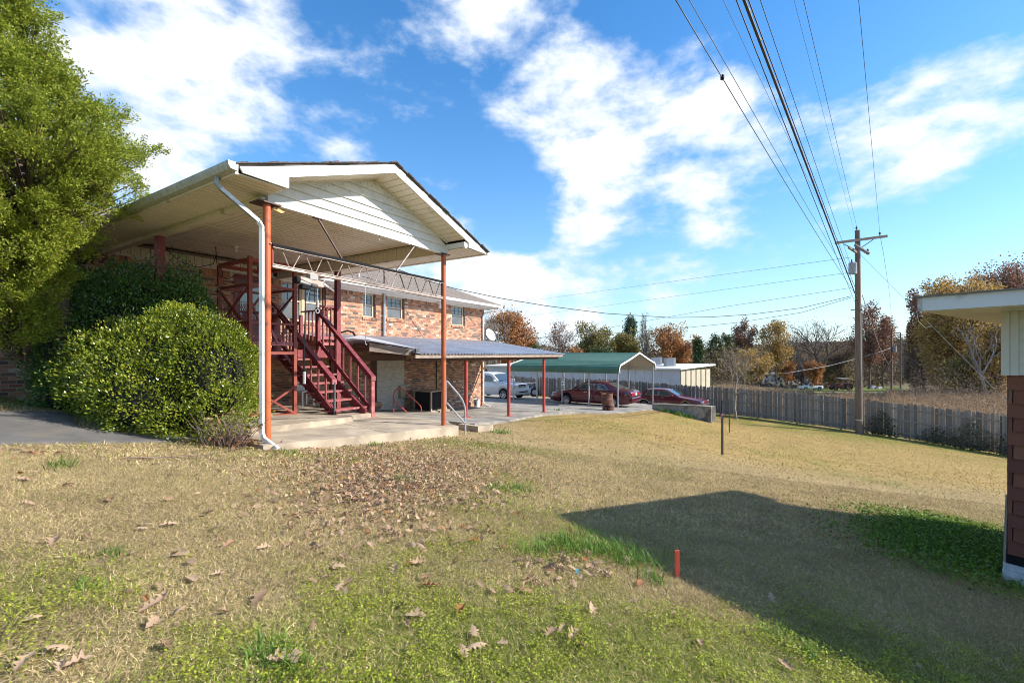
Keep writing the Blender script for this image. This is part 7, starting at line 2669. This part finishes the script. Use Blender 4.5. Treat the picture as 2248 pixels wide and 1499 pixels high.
TR = [
    # name, label, px, top, Y, width px, style, leaves, leaf size, low
    ('orange_tree', 'rounded orange brown tree rising beside the house corner', 1112, 676, 78, 130, 'orange', 3400, 0.34, 0.2),
    ('thin_bare_tree', 'pinkish grey bare tree with few leaves right of the rounded orange one', 1232, 693, 86, 76, 'russet', 420, 0.26, 0.3),
    ('thin_bare_tree', 'low grey leafless thicket tree between the orange one and the pinkish one', 1185, 722, 84, 70, 'brown', 500, 0.26, 0.2),
    ('yellow_tree', 'yellow olive broad tree above the carport roof middle', 1300, 700, 96, 96, 'olive', 2600, 0.34, 0.3),
    ('orange_bush', 'small bright orange tree low above the carport roof', 1262, 752, 84, 40, 'orange', 1100, 0.26, 0.1),
    ('dark_evergreen', 'dark bushy evergreen low behind the carport ridge', 1322, 752, 82, 62, 'ever', 2300, 0.30, 0.05),
    ('dark_evergreen', 'dull green evergreen low beside the brick house corner', 1168, 740, 80, 50, 'ever', 1500, 0.30, 0.05),
    ('olive_tree', 'olive and yellow leafed tree below the lone pine', 1378, 716, 98, 84, 'olive', 2300, 0.34, 0.3),
    ('pine_tree', 'lone pine standing above the olive tree', 1384, 701, 112, 46, 'pine', 1500, 0.40, 0.35),
    ('tall_bare_tree', 'tallest thin grey leafless tree behind the carport gable', 1416, 679, 92, 42, 'brown', 260, 0.22, 0.25),
    ('orange_tree', 'wide bright orange tree between the tall leafless one and the dark cedar', 1478, 706, 94, 110, 'orange', 3000, 0.36, 0.2),
    ('dark_evergreen', 'dark cone of a cedar beside the metal building roof', 1530, 750, 80, 62, 'cone', 2400, 0.32, 0.02),
    ('far_pine', 'blue green far pine at the edge of the distant wood', 1572, 735, 150, 44, 'ever', 900, 0.5, 0.1),
    ('far_pine', 'second blue green far pine nearer the russet tree', 1598, 728, 156, 40, 'ever', 900, 0.5, 0.1),
    ('russet_tree', 'russet topped tree just beyond the small fence tree', 1632, 698, 100, 66, 'russet', 1700, 0.32, 0.35),
    ('gold_tree', 'golden airy tree between the russet one and the great bare oak', 1706, 692, 98, 78, 'gold', 1500, 0.32, 0.3),
    ('gold_tree', 'low golden brown tree under the russet topped one', 1650, 760, 92, 90, 'gold', 1600, 0.32, 0.15),
    ('orange_bush', 'small flat orange tree near the white house trailer', 1728, 790, 104, 44, 'orange', 900, 0.30, 0.3),
    ('orange_bush', 'small pointed orange tree left of the near pole', 1786, 790, 100, 46, 'orange', 1300, 0.30, 0.1),
    ('brown_tree', 'grey brown half bare tree behind the near pole', 1846, 742, 116, 100, 'brown', 1300, 0.34, 0.15),
    ('russet_tree', 'tall reddish half bare tree right of the near pole', 1908, 655, 108, 96, 'russet', 2200, 0.36, 0.25),
    ('russet_tree', 'smaller reddish tree leaning into the gap by the far poles', 1938, 690, 112, 56, 'russet', 1300, 0.36, 0.2),
    ('bare_tree', 'grey leafless tree standing between the golden tree and the oaks', 1738, 720, 110, 60, 'brown', 260, 0.24, 0.25),
    ('brown_tree', 'low brown tree filling the wood behind the white pickup', 1760, 770, 118, 110, 'brown', 1500, 0.34, 0.1),
    ('olive_tree', 'low olive tree behind the red tractor', 1830, 790, 119, 90, 'olive', 1200, 0.34, 0.1),
    ('russet_tree', 'tall russet tree at the dark edge of the gap', 2032, 622, 70, 84, 'russet', 5200, 0.30, 0.12),
    ('orange_tree', 'big golden orange tree seen under the shed eave', 2112, 592, 58, 190, 'gold', 9500, 0.26, 0.06),
    ('russet_tree', 'far russet tree showing above the shed roof', 2190, 566, 84, 150, 'russet', 5200, 0.34, 0.2),
    ('gold_tree', 'dense gold tree filling the wood left of the pale young tree', 2078, 640, 62, 110, 'gold', 4200, 0.26, 0.02),
    ('olive_tree', 'olive green tree deep behind the golden orange foliage', 2150, 640, 66, 130, 'olive', 4200, 0.28, 0.02),
    ('brown_tree', 'broad brown tree rising highest at the edge of the view', 2240, 572, 78, 150, 'russet', 5200, 0.34, 0.05),
    ('brown_tree', 'low brown thicket tree at the foot of the dark russet tree', 2025, 745, 68, 80, 'brown', 2400, 0.28, 0.02),
    ('olive_tree', 'low olive brown tree behind the fence by the shed', 2130, 770, 54, 130, 'olive', 2600, 0.22, 0.02),
    ('orange_tree', 'golden tree low beside the shed corner board', 2190, 690, 52, 110, 'gold', 4200, 0.24, 0.1),
    ('orange_tree', 'amber tree peeking over the middle of the shed fascia', 2100, 590, 88, 90, 'orange', 2600, 0.34, 0.3),
]
for i, (nm, lab, px, top, Y, w, st, nl, ls, low) in enumerate(TR):
    tree(nm, lab, px, top, Y, w, st, nl, ls, 100 + i, low, grey_bark if 'bare' in nm else None, blobs=60 if nl > 3000 else 40, twigs=7 if 'bare' in nm else 4, group='autumn trees beyond the fence', tight=0.2 if st in ('ever', 'cone') else 0.17)


def branchy(name, label, base, h, spread, seed, m_, depth=5, r0=0.3, leafs=0, lm=None, ls=0.2, group=None, first=0.28):
    rg = np.random.default_rng(seed)
    root = thing(name, label, 'tree', base, group=group)
    mb = MB()
    tips = []

    def grow(p, d, l, r, k):
        q = p + d * l
        mdl = p.lerp(q, 0.5) + Vector(rg.normal(size=3)) * l * 0.05
        mb.tube([p, mdl, q], r, 6 if k >= depth - 1 else 4 if k > 1 else 3, r * 0.62, cap=False)
        if k == 0:
            tips.append(q)
            return
        n_ = 3 if k > 1 else 3
        for j in range(n_):
            a = 2 * math.pi * (j + rg.random() * 0.6) / n_
            o = d.orthogonal().normalized()
            o2 = d.cross(o)
            sp = rg.uniform(0.35, 0.8) * spread
            nd = (d + (o * math.cos(a) + o2 * math.sin(a)) * sp + Vector((0, 0, 0.10))).normalized()
            grow(q if j else q, nd, l * rg.uniform(0.62, 0.86), r * 0.60, k - 1)
            if k > 1 and rg.random() < 0.35:
                grow(mdl, (nd + Vector(rg.normal(size=3)) * 0.3).normalized(), l * 0.5, r * 0.4, max(0, k - 2))
    grow(base, Vector((rg.normal() * 0.03, 0, 1)).normalized(), h * first, r0, depth)
    mb.build('trunk', m_, root)
    if leafs:
        tp = np.array([tuple(t_) for t_ in tips])
        c = tp[rg.integers(0, len(tp), leafs)] + rg.normal(size=(leafs, 3)) * 0.035 * h
        s_ = ls * rg.uniform(0.6, 1.3, leafs)
        raw_mesh('crown', leaf_cards(c, unit(leafs, -0.3, rg), unit(leafs, 0, rg), s_, s_ * 0.5, 0.1), 4, LM[lm], root)
    return root


q = P(1802, 845, 102)
q.z = T(q.x, q.y)
branchy('bare_oak', 'great leafless oak with spreading limbs left of the near pole', q, 17.5, 1.0, 2, brown_bark, 5, 0.42, 420, 'russet', 0.30, first=0.27)
q = P(1770, 845, 108)
q.z = T(q.x, q.y)
branchy('bare_oak', 'second leafless oak standing just behind the great one', q, 15, 0.9, 8, grey_bark, 5, 0.32, 300, 'brown', 0.28, first=0.27)
q = on_ground(1616, 919)
branchy('small_fence_tree', 'small spreading tree with sparse orange leaves before the board fence', q, 5.0, 1.15, 5, grey_bark, 5, 0.085, 900, 'gold', 0.075, first=0.30)
q = P(2150, 870, 50)
q.z = T(q.x, q.y)
branchy('pale_tree', 'pale branched young tree in front of the golden orange foliage', q, 10.5, 0.8, 6, grey_bark, 4, 0.16, 0, first=0.3)
for i, (px, Y, h_) in enumerate(((1075, 70, 9), (1090, 66, 8), (1098, 74, 10))):
    q = P(px, 860, Y)
    q.z = T(q.x, q.y)
    branchy('grey_sapling', ('slim grey sapling close to the brick corner', 'shorter grey sapling between two others past the corner', 'taller grey sapling behind the white vehicle')[i], q, h_, 0.55, 40 + i, grey_bark, 4, 0.13, 60, 'brown', 0.2, group='grey saplings past the house', first=0.4)

# far-off woods that read as one mass: low brush and hillside cover
rg = np.random.default_rng(77)
n_ = 42000
xx = rg.uniform(-60, 190, n_)
yy = rg.uniform(116, 172, n_)
hh = rg.random(n_) ** 1.5 * np.where(xx < 95, 8.5, 2.6)
zz = T(xx, yy) + hh
c = np.stack([xx, yy, zz], -1)
s_ = rg.uniform(0.5, 1.2, n_)
brw = leaf_mat('woods_brush', [(0, (0.10, 0.072, 0.055)), (0.4, (0.17, 0.12, 0.082)), (0.7, (0.13, 0.115, 0.05)), (0.9, (0.24, 0.15, 0.06)), (1, (0.09, 0.105, 0.04))], 0.9, 0.15, 0.1)
wood = raw_mesh('far_woods', leaf_cards(c, unit(n_, 0.3, rg), unit(n_, 0, rg), s_, s_ * 0.5, 0.1), 4, brw, kind='stuff')
n_ = 9000
xx = rg.uniform(-45, 42, n_)
yy = rg.uniform(84, 116, n_)
hh = rg.random(n_) ** 1.5 * 4.0
c = np.stack([xx, yy, T(xx, yy) + hh], -1)
s_ = rg.uniform(0.35, 0.8, n_)
raw_mesh('low_brush', leaf_cards(c, unit(n_, 0.3, rg), unit(n_, 0, rg), s_, s_ * 0.5, 0.1), 4, brw, kind='stuff')
# brown thicket beyond the fence under the big trees
n_ = 40000
tt = rg.uniform(-26, -4, n_)
oo = rg.uniform(1.5, 60, n_)
pts = FP + FD * tt[:, None] + np.array((FD[1], -FD[0])) * -(-oo)[:, None]
kp = pts[:, 0] > 0.885 * pts[:, 1]
pts, tt, oo = pts[kp], tt[kp], oo[kp]
n_ = len(pts)
c = np.stack([pts[:, 0], pts[:, 1], T(pts[:, 0], pts[:, 1]) + rg.random(n_) ** 1.4 * np.clip(0.7 + oo * 0.12, 0, 5.0) * sstep(-2, -9, tt + 0.0)], -1)
s_ = rg.uniform(0.08, 0.22, n_)
raw_mesh('thicket', leaf_cards(c, unit(n_, 0.2, rg), unit(n_, 0, rg), s_, s_ * 0.5, 0.1), 4, LM['brown'], kind='stuff')
# tall dry weeds behind the fence
n_ = 60000
tt = rg.uniform(-22, 9, n_)
oo = rg.uniform(0.6, 42, n_)
pts = FP + FD * tt[:, None] + np.array((FD[1], -FD[0])) * oo[:, None]
pn = fbm(pts[:, 0] * 0.35, pts[:, 1] * 0.35, 61, 3)
keep = pn > 0.36
pts, oo, pn, tt = pts[keep], oo[keep], pn[keep], tt[keep]
n_ = len(pts)
b0 = np.stack([pts[:, 0], pts[:, 1], T(pts[:, 0], pts[:, 1]) - 0.05], -1)
hgt = rg.uniform(0.7, 1.5, n_) * (0.5 + pn) * np.where((tt > -11) & (tt < 3), 0.85, 1.25) * np.where(oo > 16, 0.85, 1.0) * 1.0
lean = rg.normal(size=(n_, 3)) * 0.16
lean[:, 2] = 1
wv = unit(n_, 0, rg)
wv[:, 2] = 0
wd = (rg.uniform(0.015, 0.035, n_) * (1 + oo * 0.03))[:, None]
v = np.stack([b0 - wv * wd, b0 + wv * wd, b0 + lean * hgt[:, None]], 1).reshape(-1, 3)
weed_m = leaf_mat('dry_weed', [(0, (0.28, 0.19, 0.11)), (0.5, (0.38, 0.265, 0.165)), (0.85, (0.45, 0.33, 0.22)), (1, (0.26, 0.18, 0.09))], 0.9, 0.3, 0.1)
raw_mesh('dry_weeds', v, 3, weed_m, kind='stuff')
n2_ = 34000
k = rg.integers(0, n_, n2_)
c = b0[k] + lean[k] * hgt[k][:, None] * rg.uniform(0.6, 1.05, n2_)[:, None] + rg.normal(size=(n2_, 3)) * 0.06
s_ = rg.uniform(0.05, 0.13, n2_) * (1 + oo[k] * 0.025)
raw_mesh('weed_heads', leaf_cards(c, unit(n2_, 0.8, rg), unit(n2_, 0, rg), s_, s_ * 0.4, 0.1), 4, weed_m, kind='stuff')
# vines on the fence, clump by clump
vine_leaf = leaf_mat('vine_leaf', [(0, (0.03, 0.05, 0.02)), (0.5, (0.055, 0.075, 0.028)), (0.85, (0.11, 0.115, 0.045)), (1, (0.20, 0.14, 0.08))], 0.5, 0.2, 0.4)
for i, (t_, w, h_, nl, lab) in enumerate(((-8.9, 0.6, 1.5, 620, 'dark leafy vine climbing the fence beside the near pole'), (-11.2, 0.8, 0.9, 420, 'low dark vine patch along the fence foot'), (-12.6, 0.7, 1.7, 560, 'tall straggly vine with a few pale leaves on the fence'), (-14.2, 1.2, 1.2, 640, 'wide dark vine patch on the fence by the shed'))):
    c0 = fpt(t_, 0.15)
    c0.z = T(c0.x, c0.y)
    vr = thing('fence_vine', lab, 'vine', c0, group='vines on the board fence')
    tt = rg.normal(size=nl) * w * 0.6
    zz = rg.random(nl) ** 1.4 * h_ * np.exp(-(tt / w) ** 2 * 0.7) + 0.03
    q = np.array(c0) + np.stack([FD[0] * tt, FD[1] * tt, zz], -1) + np.stack([-FD[1] * np.ones(nl), FD[0] * np.ones(nl), np.zeros(nl)], -1) * rg.uniform(-0.05, 0.35, nl)[:, None]
    s_ = rg.uniform(0.06, 0.13, nl)
    raw_mesh('foliage', leaf_cards(q, unit(nl, 0, rg), unit(nl, 0.2, rg), s_, s_ * 0.7, 0.1), 4, vine_leaf, vr)
    st = MB()
    for _ in range(14):
        a = rg.normal() * w * 0.5
        p0 = fpt(t_ + a, 0.1)
        p0.z = c0.z
        p1 = fpt(t_ + a + rg.normal() * 0.3, 0.09)
        p1.z = c0.z + h_ * rg.uniform(0.5, 1.05)
        st.tube([p0, p0.lerp(p1, 0.5) + Vector((rg.normal() * 0.08, 0, 0)), p1], 0.009, 4, 0.004)
    st.build('stems', twig_m, vr, kind='stuff')
# ------------------------------------------------------------------ grass, clover, fallen leaves
rg = np.random.default_rng(15)
blade_m = leaf_mat('grass_blade', [], 0.8, 0.25, 0.15, attr=True)
clover_m = leaf_mat('clover_leaf', [], 0.5, 0.3, 0.3, attr=True)
shed_foot = [tuple(sp_(s, t_, 0)[:2]) for s, t_ in ((WS, WT), (LEN, WT), (LEN, SPAN), (WS, SPAN))]


def lawn_pts(n, y0, y1, power=1.0):
    y = np.sqrt(rg.uniform(y0 * y0, y1 * y1, n))
    x = rg.uniform(-1.22, 1.22, n) * y + rg.uniform(-0.2, 0.2, n)
    ok = np.ones(n, bool)
    for pl in SOLID + [shed_foot]:
        ok &= ~in_poly(x, y, pl)
    t_, o_ = fence_t(x, y)
    ok &= o_ < -0.05
    du = (x - A0[0]) * UX + (y - A0[1]) * UY
    dv = -(x - A0[0]) * UY + (y - A0[1]) * UX
    ok &= ~((du > -0.3) & (du < 14.6) & (dv > 1.0))
    return x[ok], y[ok]


def blades(name, n, y0, y1, w, l, flat, greenp=1.0):
    x, y = lawn_pts(n, y0, y1)
    n = len(x)
    g, br, ye = lawn_mix(x, y)
    thin = rg.random(n) > 0.45 * br
    x, y, g, br, ye = x[thin], y[thin], g[thin], br[thin], ye[thin]
    n = len(x)
    isg = rg.random(n) < np.clip(g * 0.5 * greenp + 0.03 + 0.07 * sstep(10, 7, y), 0, 1)
    ye_ = ye[:, None]
    col = C_STRAW * (1 - ye_) + C_YEL * 1.12 * ye_
    grey = (rg.random(n) < 0.2)[:, None]
    col = np.where(grey, np.array((0.33, 0.255, 0.175)), col)
    col = np.where((rg.random(n) < 0.3)[:, None], C_TAN * 0.8, col)
    gc = C_GRN * rg.uniform(0.7, 1.7, n)[:, None] + np.array((0.05, 0.03, 0.0)) * rg.random(n)[:, None]
    jit = 0.33 if y1 < 6 else 0.24 if y1 < 12 else 0.12
    col = np.where(isg[:, None], gc, col) * rg.uniform(1 - jit, 1 + jit, n)[:, None]
    shade = (0.72 + 0.56 * fbm(x * 3.0, y * 3.0, 91, 3))[:, None]
    col = col * shade
    z = T(x, y)
    b0 = np.stack([x, y, z - 0.004], -1)
    a = rg.uniform(0, 2 * np.pi, n)
    el = np.clip(rg.normal(flat, 0.42, n), 0.03, 1.5)
    ln = l * rg.uniform(0.5, 1.4, n) * np.where(isg, 1.1, 1.0)
    d = np.stack([np.cos(a) * np.cos(el), np.sin(a) * np.cos(el), np.sin(el)], -1) * ln[:, None]
    b_ = rg.uniform(0, 2 * np.pi, n)
    wv = np.stack([np.cos(b_), np.sin(b_), rg.uniform(-0.3, 0.6, n)], -1) * (w * rg.uniform(0.6, 1.3, n) / 2)[:, None]
    v = np.stack([b0 - wv, b0 + wv, b0 + d], 1).reshape(-1, 3)
    raw_mesh(name, v, 3, blade_m, cols=np.repeat(col, 3, 0), kind='stuff')


blades('near_grass', 430000, 1.38, 4.6, 0.0034, 0.030, 0.42)
blades('lawn_grass', 230000, 4.6, 9.5, 0.009, 0.042, 0.5)
blades('far_lawn_grass', 190000, 9.5, 31.0, 0.022, 0.045, 0.45)
# clover and low weeds where the lawn is green
x, y = lawn_pts(400000, 1.38, 6.3)
g, br, ye = lawn_mix(x, y)
clump = fbm(x * 5.5, y * 5.5, 123, 3)
k = rg.random(len(x)) < g * sstep(0.40, 0.58, clump)
x, y = x[k], y[k]
n = len(x)
c = np.stack([x, y, T(x, y) + rg.uniform(0.008, 0.038, n)], -1)
d = unit(n, 0, rg)
d[:, 2] = d[:, 2] * 0.35 + 0.1
d /= np.linalg.norm(d, axis=1, keepdims=True)
s_ = rg.uniform(0.007, 0.0145, n)
v = leaf_cards(c, d, unit(n, 2.2, rg), s_, s_ * 0.85, 0.1)
cc = np.array((0.26, 0.31, 0.03)) * rg.uniform(0.6, 1.45, n)[:, None] + np.array((0.07, 0.05, 0.0)) * rg.random(n)[:, None]
raw_mesh('clover', v, 4, clover_m, cols=np.repeat(cc, 4, 0), kind='stuff')
# the leafy patch by the shed
n = 17000
tq = rg.random(n)
x = 4.55 + 1.9 * tq + rg.normal(size=n) * 0.45
y = 4.55 + 2.1 * tq + rg.normal(size=n) * 0.45
k = ~in_poly(x, y, shed_foot)
x, y = x[k], y[k]
n = len(x)
c = np.stack([x, y, T(x, y) + rg.uniform(0.01, 0.07, n)], -1)
s_ = rg.uniform(0.022, 0.045, n)
v = leaf_cards(c, unit(n, 0.4, rg), unit(n, 1.6, rg), s_, s_ * 0.7, 0.1)
cc = np.array((0.115, 0.205, 0.025)) * rg.uniform(0.6, 1.5, n)[:, None]
raw_mesh('ground_cover', v, 4, clover_m, cols=np.repeat(cc, 4, 0), kind='stuff')
# coarse green tufts
TF = [(135, 1026, 60, 0.16), (1095, 1073, 70, 0.10), (1140, 1075, 110, 0.10), (880, 1058, 40, 0.13), (1180, 1212, 110, 0.11), (1240, 1205, 150, 0.11), (1300, 1205, 130, 0.12), (1350, 1215, 170, 0.14), (1395, 1240, 150, 0.14), (1290, 1175, 80, 0.11), (1440, 1275, 60, 0.11),
      (1225, 905, 25, 0.3), (1100, 950, 60, 0.16), (1465, 905, 60, 0.32), (1480, 908, 60, 0.3), (1492, 912, 60, 0.3), (1512, 917, 50, 0.28), (600, 1440, 90, 0.07), (640, 1470, 80, 0.08), (240, 1220, 40, 0.07), (190, 1290, 50, 0.05), (1245, 1195, 200, 0.12), (1700, 1395, 60, 0.09), (1780, 1440, 60, 0.08), (640, 994, 60, 0.1), (820, 975, 70, 0.09)]
V, Cc = [], []
for (px, py, k, l_) in TF:
    q = on_ground(px, py)
    sp_r = 0.045 * q.y ** 0.5 * (k / 100) ** 0.5
    b0 = np.array(q) + np.c_[rg.normal(size=(k, 2)) * np.array((sp_r, sp_r * 0.8)), np.zeros(k)]
    b0[:, 2] = T(b0[:, 0], b0[:, 1]) - 0.005
    a = rg.uniform(0, 2 * np.pi, k)
    el = rg.uniform(0.45, 1.4, k)
    ln = l_ * rg.uniform(0.5, 1.2, k)
    w = 0.0032 * max(1, q.y / 4)
    d = np.stack([np.cos(a) * np.cos(el), np.sin(a) * np.cos(el), np.sin(el)], -1)
    wv = np.stack([-np.sin(a), np.cos(a), np.zeros(k)], -1) * w
    m1 = b0 + d * ln[:, None] * 0.55
    tip = b0 + d * ln[:, None] + np.stack([np.cos(a), np.sin(a), -0.6 * np.ones(k)], -1) * ln[:, None] * 0.22
    V.append(np.stack([b0 - wv, b0 + wv, m1 + wv * 0.8, m1 - wv * 0.8], 1).reshape(-1, 3))
    V.append(np.stack([m1 - wv * 0.8, m1 + wv * 0.8, tip + wv * 0.1, tip - wv * 0.1], 1).reshape(-1, 3))
    col = np.array((0.085, 0.185, 0.028)) * rg.uniform(0.7, 1.6, k)[:, None] + np.array((0.05, 0.03, 0)) * rg.random(k)[:, None]
    Cc += [np.repeat(col, 4, 0)] * 2
raw_mesh('green_tufts', np.concatenate(V), 4, clover_m, cols=np.concatenate(Cc), kind='stuff')

# fallen oak leaves
oak_m = leaf_mat('oak_leaf', [(0, (0.27, 0.175, 0.115)), (0.35, (0.40, 0.275, 0.185)), (0.68, (0.49, 0.35, 0.235)), (0.9, (0.32, 0.19, 0.115)), (0.97, (0.44, 0.18, 0.06)), (1, (0.28, 0.13, 0.07))], 0.75, 0.2, 0.2)
half = [(0.0, 0.006), (0.10, 0.012), (0.19, 0.17), (0.28, 0.08), (0.36, 0.27), (0.47, 0.10), (0.58, 0.29), (0.69, 0.10), (0.78, 0.17), (0.88, 0.07), (1.0, 0.01)]
LEAF = []
for k in range(7):
    r_ = random.Random(50 + k)
    curl, bend, tw_ = r_.uniform(0.5, 2.6) * r_.choice((1, 1, -0.6)), r_.uniform(-0.5, 0.7), r_.uniform(-0.8, 0.8)
    vs, fs = [], []
    for t_, w in half:
        w = w * r_.uniform(0.85, 1.2)
        for s in (-1, -0.5, 0, 0.5, 1):
            yv = s * w
            zv = curl * yv * yv + bend * (t_ - 0.5) ** 2 + tw_ * yv * (t_ - 0.5) + 0.012 * math.sin(t_ * 17 + s * 3)
            vs.append((t_ - 0.5, yv * (1 - 0.25 * abs(curl) * abs(yv)), zv))
    for i in range(len(half) - 1):
        for j in range(4):
            fs.append((i * 5 + j, i * 5 + j + 1, (i + 1) * 5 + j + 1, (i + 1) * 5 + j))
    n0 = len(vs)
    vs += [(-0.5, -0.006, 0.0), (-0.5, 0.006, 0.0), (-0.72, 0.005, 0.03), (-0.72, -0.005, 0.03)]
    fs.append((n0, n0 + 1, n0 + 2, n0 + 3))
    zmin = min(p_[2] for p_ in vs)
    me = bpy.data.meshes.new('oak_leaf')
    me.from_pydata([(a, b_, c_ - zmin * 0.8) for a, b_, c_ in vs], [], fs)
    me.materials.append(oak_m)
    me.polygons.foreach_set('use_smooth', [True] * len(me.polygons))
    LEAF.append(me)

named = [(55, 1466), (172, 1470), (612, 1462), (648, 1452), (330, 1342), (335, 1375), (370, 1155), (318, 1157), (1018, 1440), (945, 1292), (910, 1360), (1210, 1395), (1012, 1345), (1040, 1395), (568, 1325), (1275, 1427), (1045, 1428), (420, 1278), (275, 1308), (360, 1318), (660, 1130), (745, 1295), (868, 1255), (1115, 1300), (1150, 1300), (1080, 1300), (1185, 1235), (1205, 1250), (1235, 1225), (1290, 1215), (1310, 1240), (1330, 1265), (1380, 1235), (1160, 1275), (920, 1240), (905, 1200), (925, 1205), (1440, 1265), (1405, 1285), (1300, 1345), (1260, 1400),
         (740, 1250), (760, 1290), (120, 1195), (190, 1180), (240, 1100), (60, 1110), (85, 1040), (45, 1042), (45, 1055), (150, 1070), (560, 1110), (460, 1130), (370, 1100), (395, 1220), (1668, 1145), (1815, 1135), (1705, 1100), (1695, 1320), (1540, 1280), (2010, 1170), (1960, 1090), (830, 1110), (640, 1160), (705, 1205), (580, 1205), (500, 1200), (1005, 1195), (1140, 1075), (1075, 1170), (1035, 1165)]
pts = [(px, py, 0) for px, py in named]
cand = []
for (cx_, cy_, sx_, sy_, k) in ((890, 1020, 125, 28, 330), (820, 1075, 80, 18, 180), (1000, 1005, 120, 16, 90), (750, 1000, 60, 18, 60), (1230, 1260, 70, 30, 45), (800, 1150, 90, 30, 30), (1010, 965, 40, 12, 60), (640, 985, 40, 8, 40), (90, 995, 60, 5, 26), (520, 975, 60, 10, 45), (900, 1180, 160, 50, 35), (700, 1230, 300, 80, 14), (500, 1150, 300, 60, 10), (1350, 897, 60, 6, 90), (1450, 905, 50, 5, 60), (1240, 903, 40, 3, 20)):
    for _ in range(k):
        cand.append((cx_ + rg.normal() * sx_, cy_ + rg.normal() * sy_, 1))
for _ in range(45):
    cand.append((rg.uniform(0, 2190), rg.uniform(985, 1490), 1))
for _ in range(60):
    cand.append((rg.uniform(1300, 2190), rg.uniform(940, 1150), 1))
allp = pts + cand
G = [on_ground(min(max(px, 2), 2246), max(py, 890)) for px, py, _ in allp]
L0 = []
for (px, py, r_), q in zip(allp, G):
    bad = any(in_poly(np.array([q.x]), np.array([q.y]), pl)[0] for pl in SOLID + [shed_foot])
    if bad or q.y > 27:
        continue
    sz_ = (rg.uniform(0.09, 0.135) if r_ == 0 else rg.uniform(0.055, 0.10))
    L0.append((sz_ / q.y, sz_, q))
L0.sort(key=lambda t_: -t_[0])
ZL = [(lambda x, y: y > 15, 'small dry leaf lying on the far lawn beyond the patio'),
      (lambda x, y: y > 7.6, 'dry tan oak leaf lying near the patio slab'),
      (lambda x, y: abs(x - 1.2) < 0.75 and abs(y - 3.5) < 0.8, 'dry curled oak leaf lying beside the orange stake and tall grass'),
      (lambda x, y: x > 1.0 and y > 3.2, 'dry oak leaf lying in or near the shadow of the shed'),
      (lambda x, y: y > 5.2 and x < -3.4, 'dry oak leaf lying on the lawn before the bushes'),
      (lambda x, y: y > 4.6, 'crumpled brown oak leaf in the thick leaf drift on the lawn'),
      (lambda x, y: y > 3.2, 'dry oak leaf lying loose on the straw coloured lawn'),
      (lambda x, y: x < -1.2, 'dry lobed oak leaf lying close on the lawn below the bushes'),
      (lambda x, y: x < 0.2, 'tan oak leaf lying close on the green clover'),
      (lambda x, y: True, 'dry oak leaf lying close on the clover near the shadow edge')]
FIRST = ['large lobed oak leaf at the very corner of the lawn', 'oak leaf lying second from the corner of the lawn']
labs = ['dry curled oak leaf lying on the green clover near the camera', 'dry curled oak leaf lying on the pale brown lawn']
lfm = MB()
for i, (_, sz_, q) in enumerate(L0):
    me = LEAF[i % len(LEAF)]
    rz, rx, ry = rg.uniform(0, 6.28), rg.normal() * 0.22, rg.normal() * 0.22
    zz = T(q.x, q.y) + 0.012
    if i < 300:
        o = bpy.data.objects.new('fallen_leaf', me)
        COL.objects.link(o)
        o.location = (q.x, q.y, zz)
        o.rotation_euler = (rx, ry, rz)
        o.scale = (sz_, sz_ * rg.uniform(0.8, 1.2), sz_)
        lab = next(l_ for f_, l_ in ZL if f_(q.x, q.y))
        for nn_, fl_ in zip(named, FIRST):
            if (on_ground(*nn_) - q).length < 0.01:
                lab = fl_
        tag(o, lab, 'leaf', 'fallen oak leaves' if lab in FIRST else lab.replace('leaf', 'leaves'))
    else:
        Mx = Matrix.Translation((q.x, q.y, zz)) @ Matrix.Rotation(rz, 4, 'Z') @ Matrix.Rotation(rx, 4, 'X') @ Matrix.Diagonal((sz_, sz_, sz_, 1))
        lfm.add([Mx @ v_.co for v_ in me.vertices], [tuple(p_.vertices) for p_ in me.polygons])
lfm.build('leaf_litter', oak_m, kind='stuff')
# small crumbs of leaf and twig in the drift
n = 5200
px = np.r_[900 + rg.normal(size=n // 2) * 150, 860 + rg.normal(size=n // 2) * 150]
py = np.r_[1025 + rg.normal(size=n // 2) * 38, 1075 + rg.normal(size=n // 2) * 50]
kx, km = (px - CX) / F, (py - HY) / F
yy = 1.28 / np.maximum(km - 0.124 * kx - 0.066, 0.02)
xx = kx * yy
k = (yy < 12) & (yy > 1.8)
for pl in SOLID:
    k &= ~in_poly(xx, yy, pl)
xx, yy = xx[k], yy[k]
n = len(xx)
c = np.stack([xx, yy, T(xx, yy) + rg.uniform(0.003, 0.03, n)], -1)
s_ = rg.uniform(0.02, 0.07, n)
raw_mesh('leaf_crumbs', leaf_cards(c, unit(n, 0, rg), unit(n, 1.2, rg), s_, s_ * 0.5, 0.2), 4, oak_m, kind='stuff')
q0, q1, q2 = on_ground(270, 1010), on_ground(370, 1010), on_ground(545, 985)
up_ = Vector((0, 0, 0.02))
tag(MB().tube([q0 + up_, q1 + up_ * 1.5, on_ground(450, 1002) + up_, q2 + up_ * 2], 0.008, 5, 0.003).build('fallen_twig', twig_m), 'long thin fallen twig lying on the lawn before the dead shrub', 'twig')
bt = on_ground(1268, 1262)
bw = thing('blue_wrapper', 'tiny light blue wrapper lying among the oak leaves', 'litter', bt)
MB().hexa([bt + Vector(p_) for p_ in [(-0.008, -0.004, 0.0), (0.012, -0.004, 0.0), (0.012, 0.004, 0.0), (-0.008, 0.004, 0.0), (-0.010, -0.004, 0.03), (0.006, -0.002, 0.034), (0.006, 0.006, 0.034), (-0.010, 0.004, 0.03)]]).build('wrapper', mat('wrapper_blue', (0.15, 0.55, 0.7), 0.4), bw)
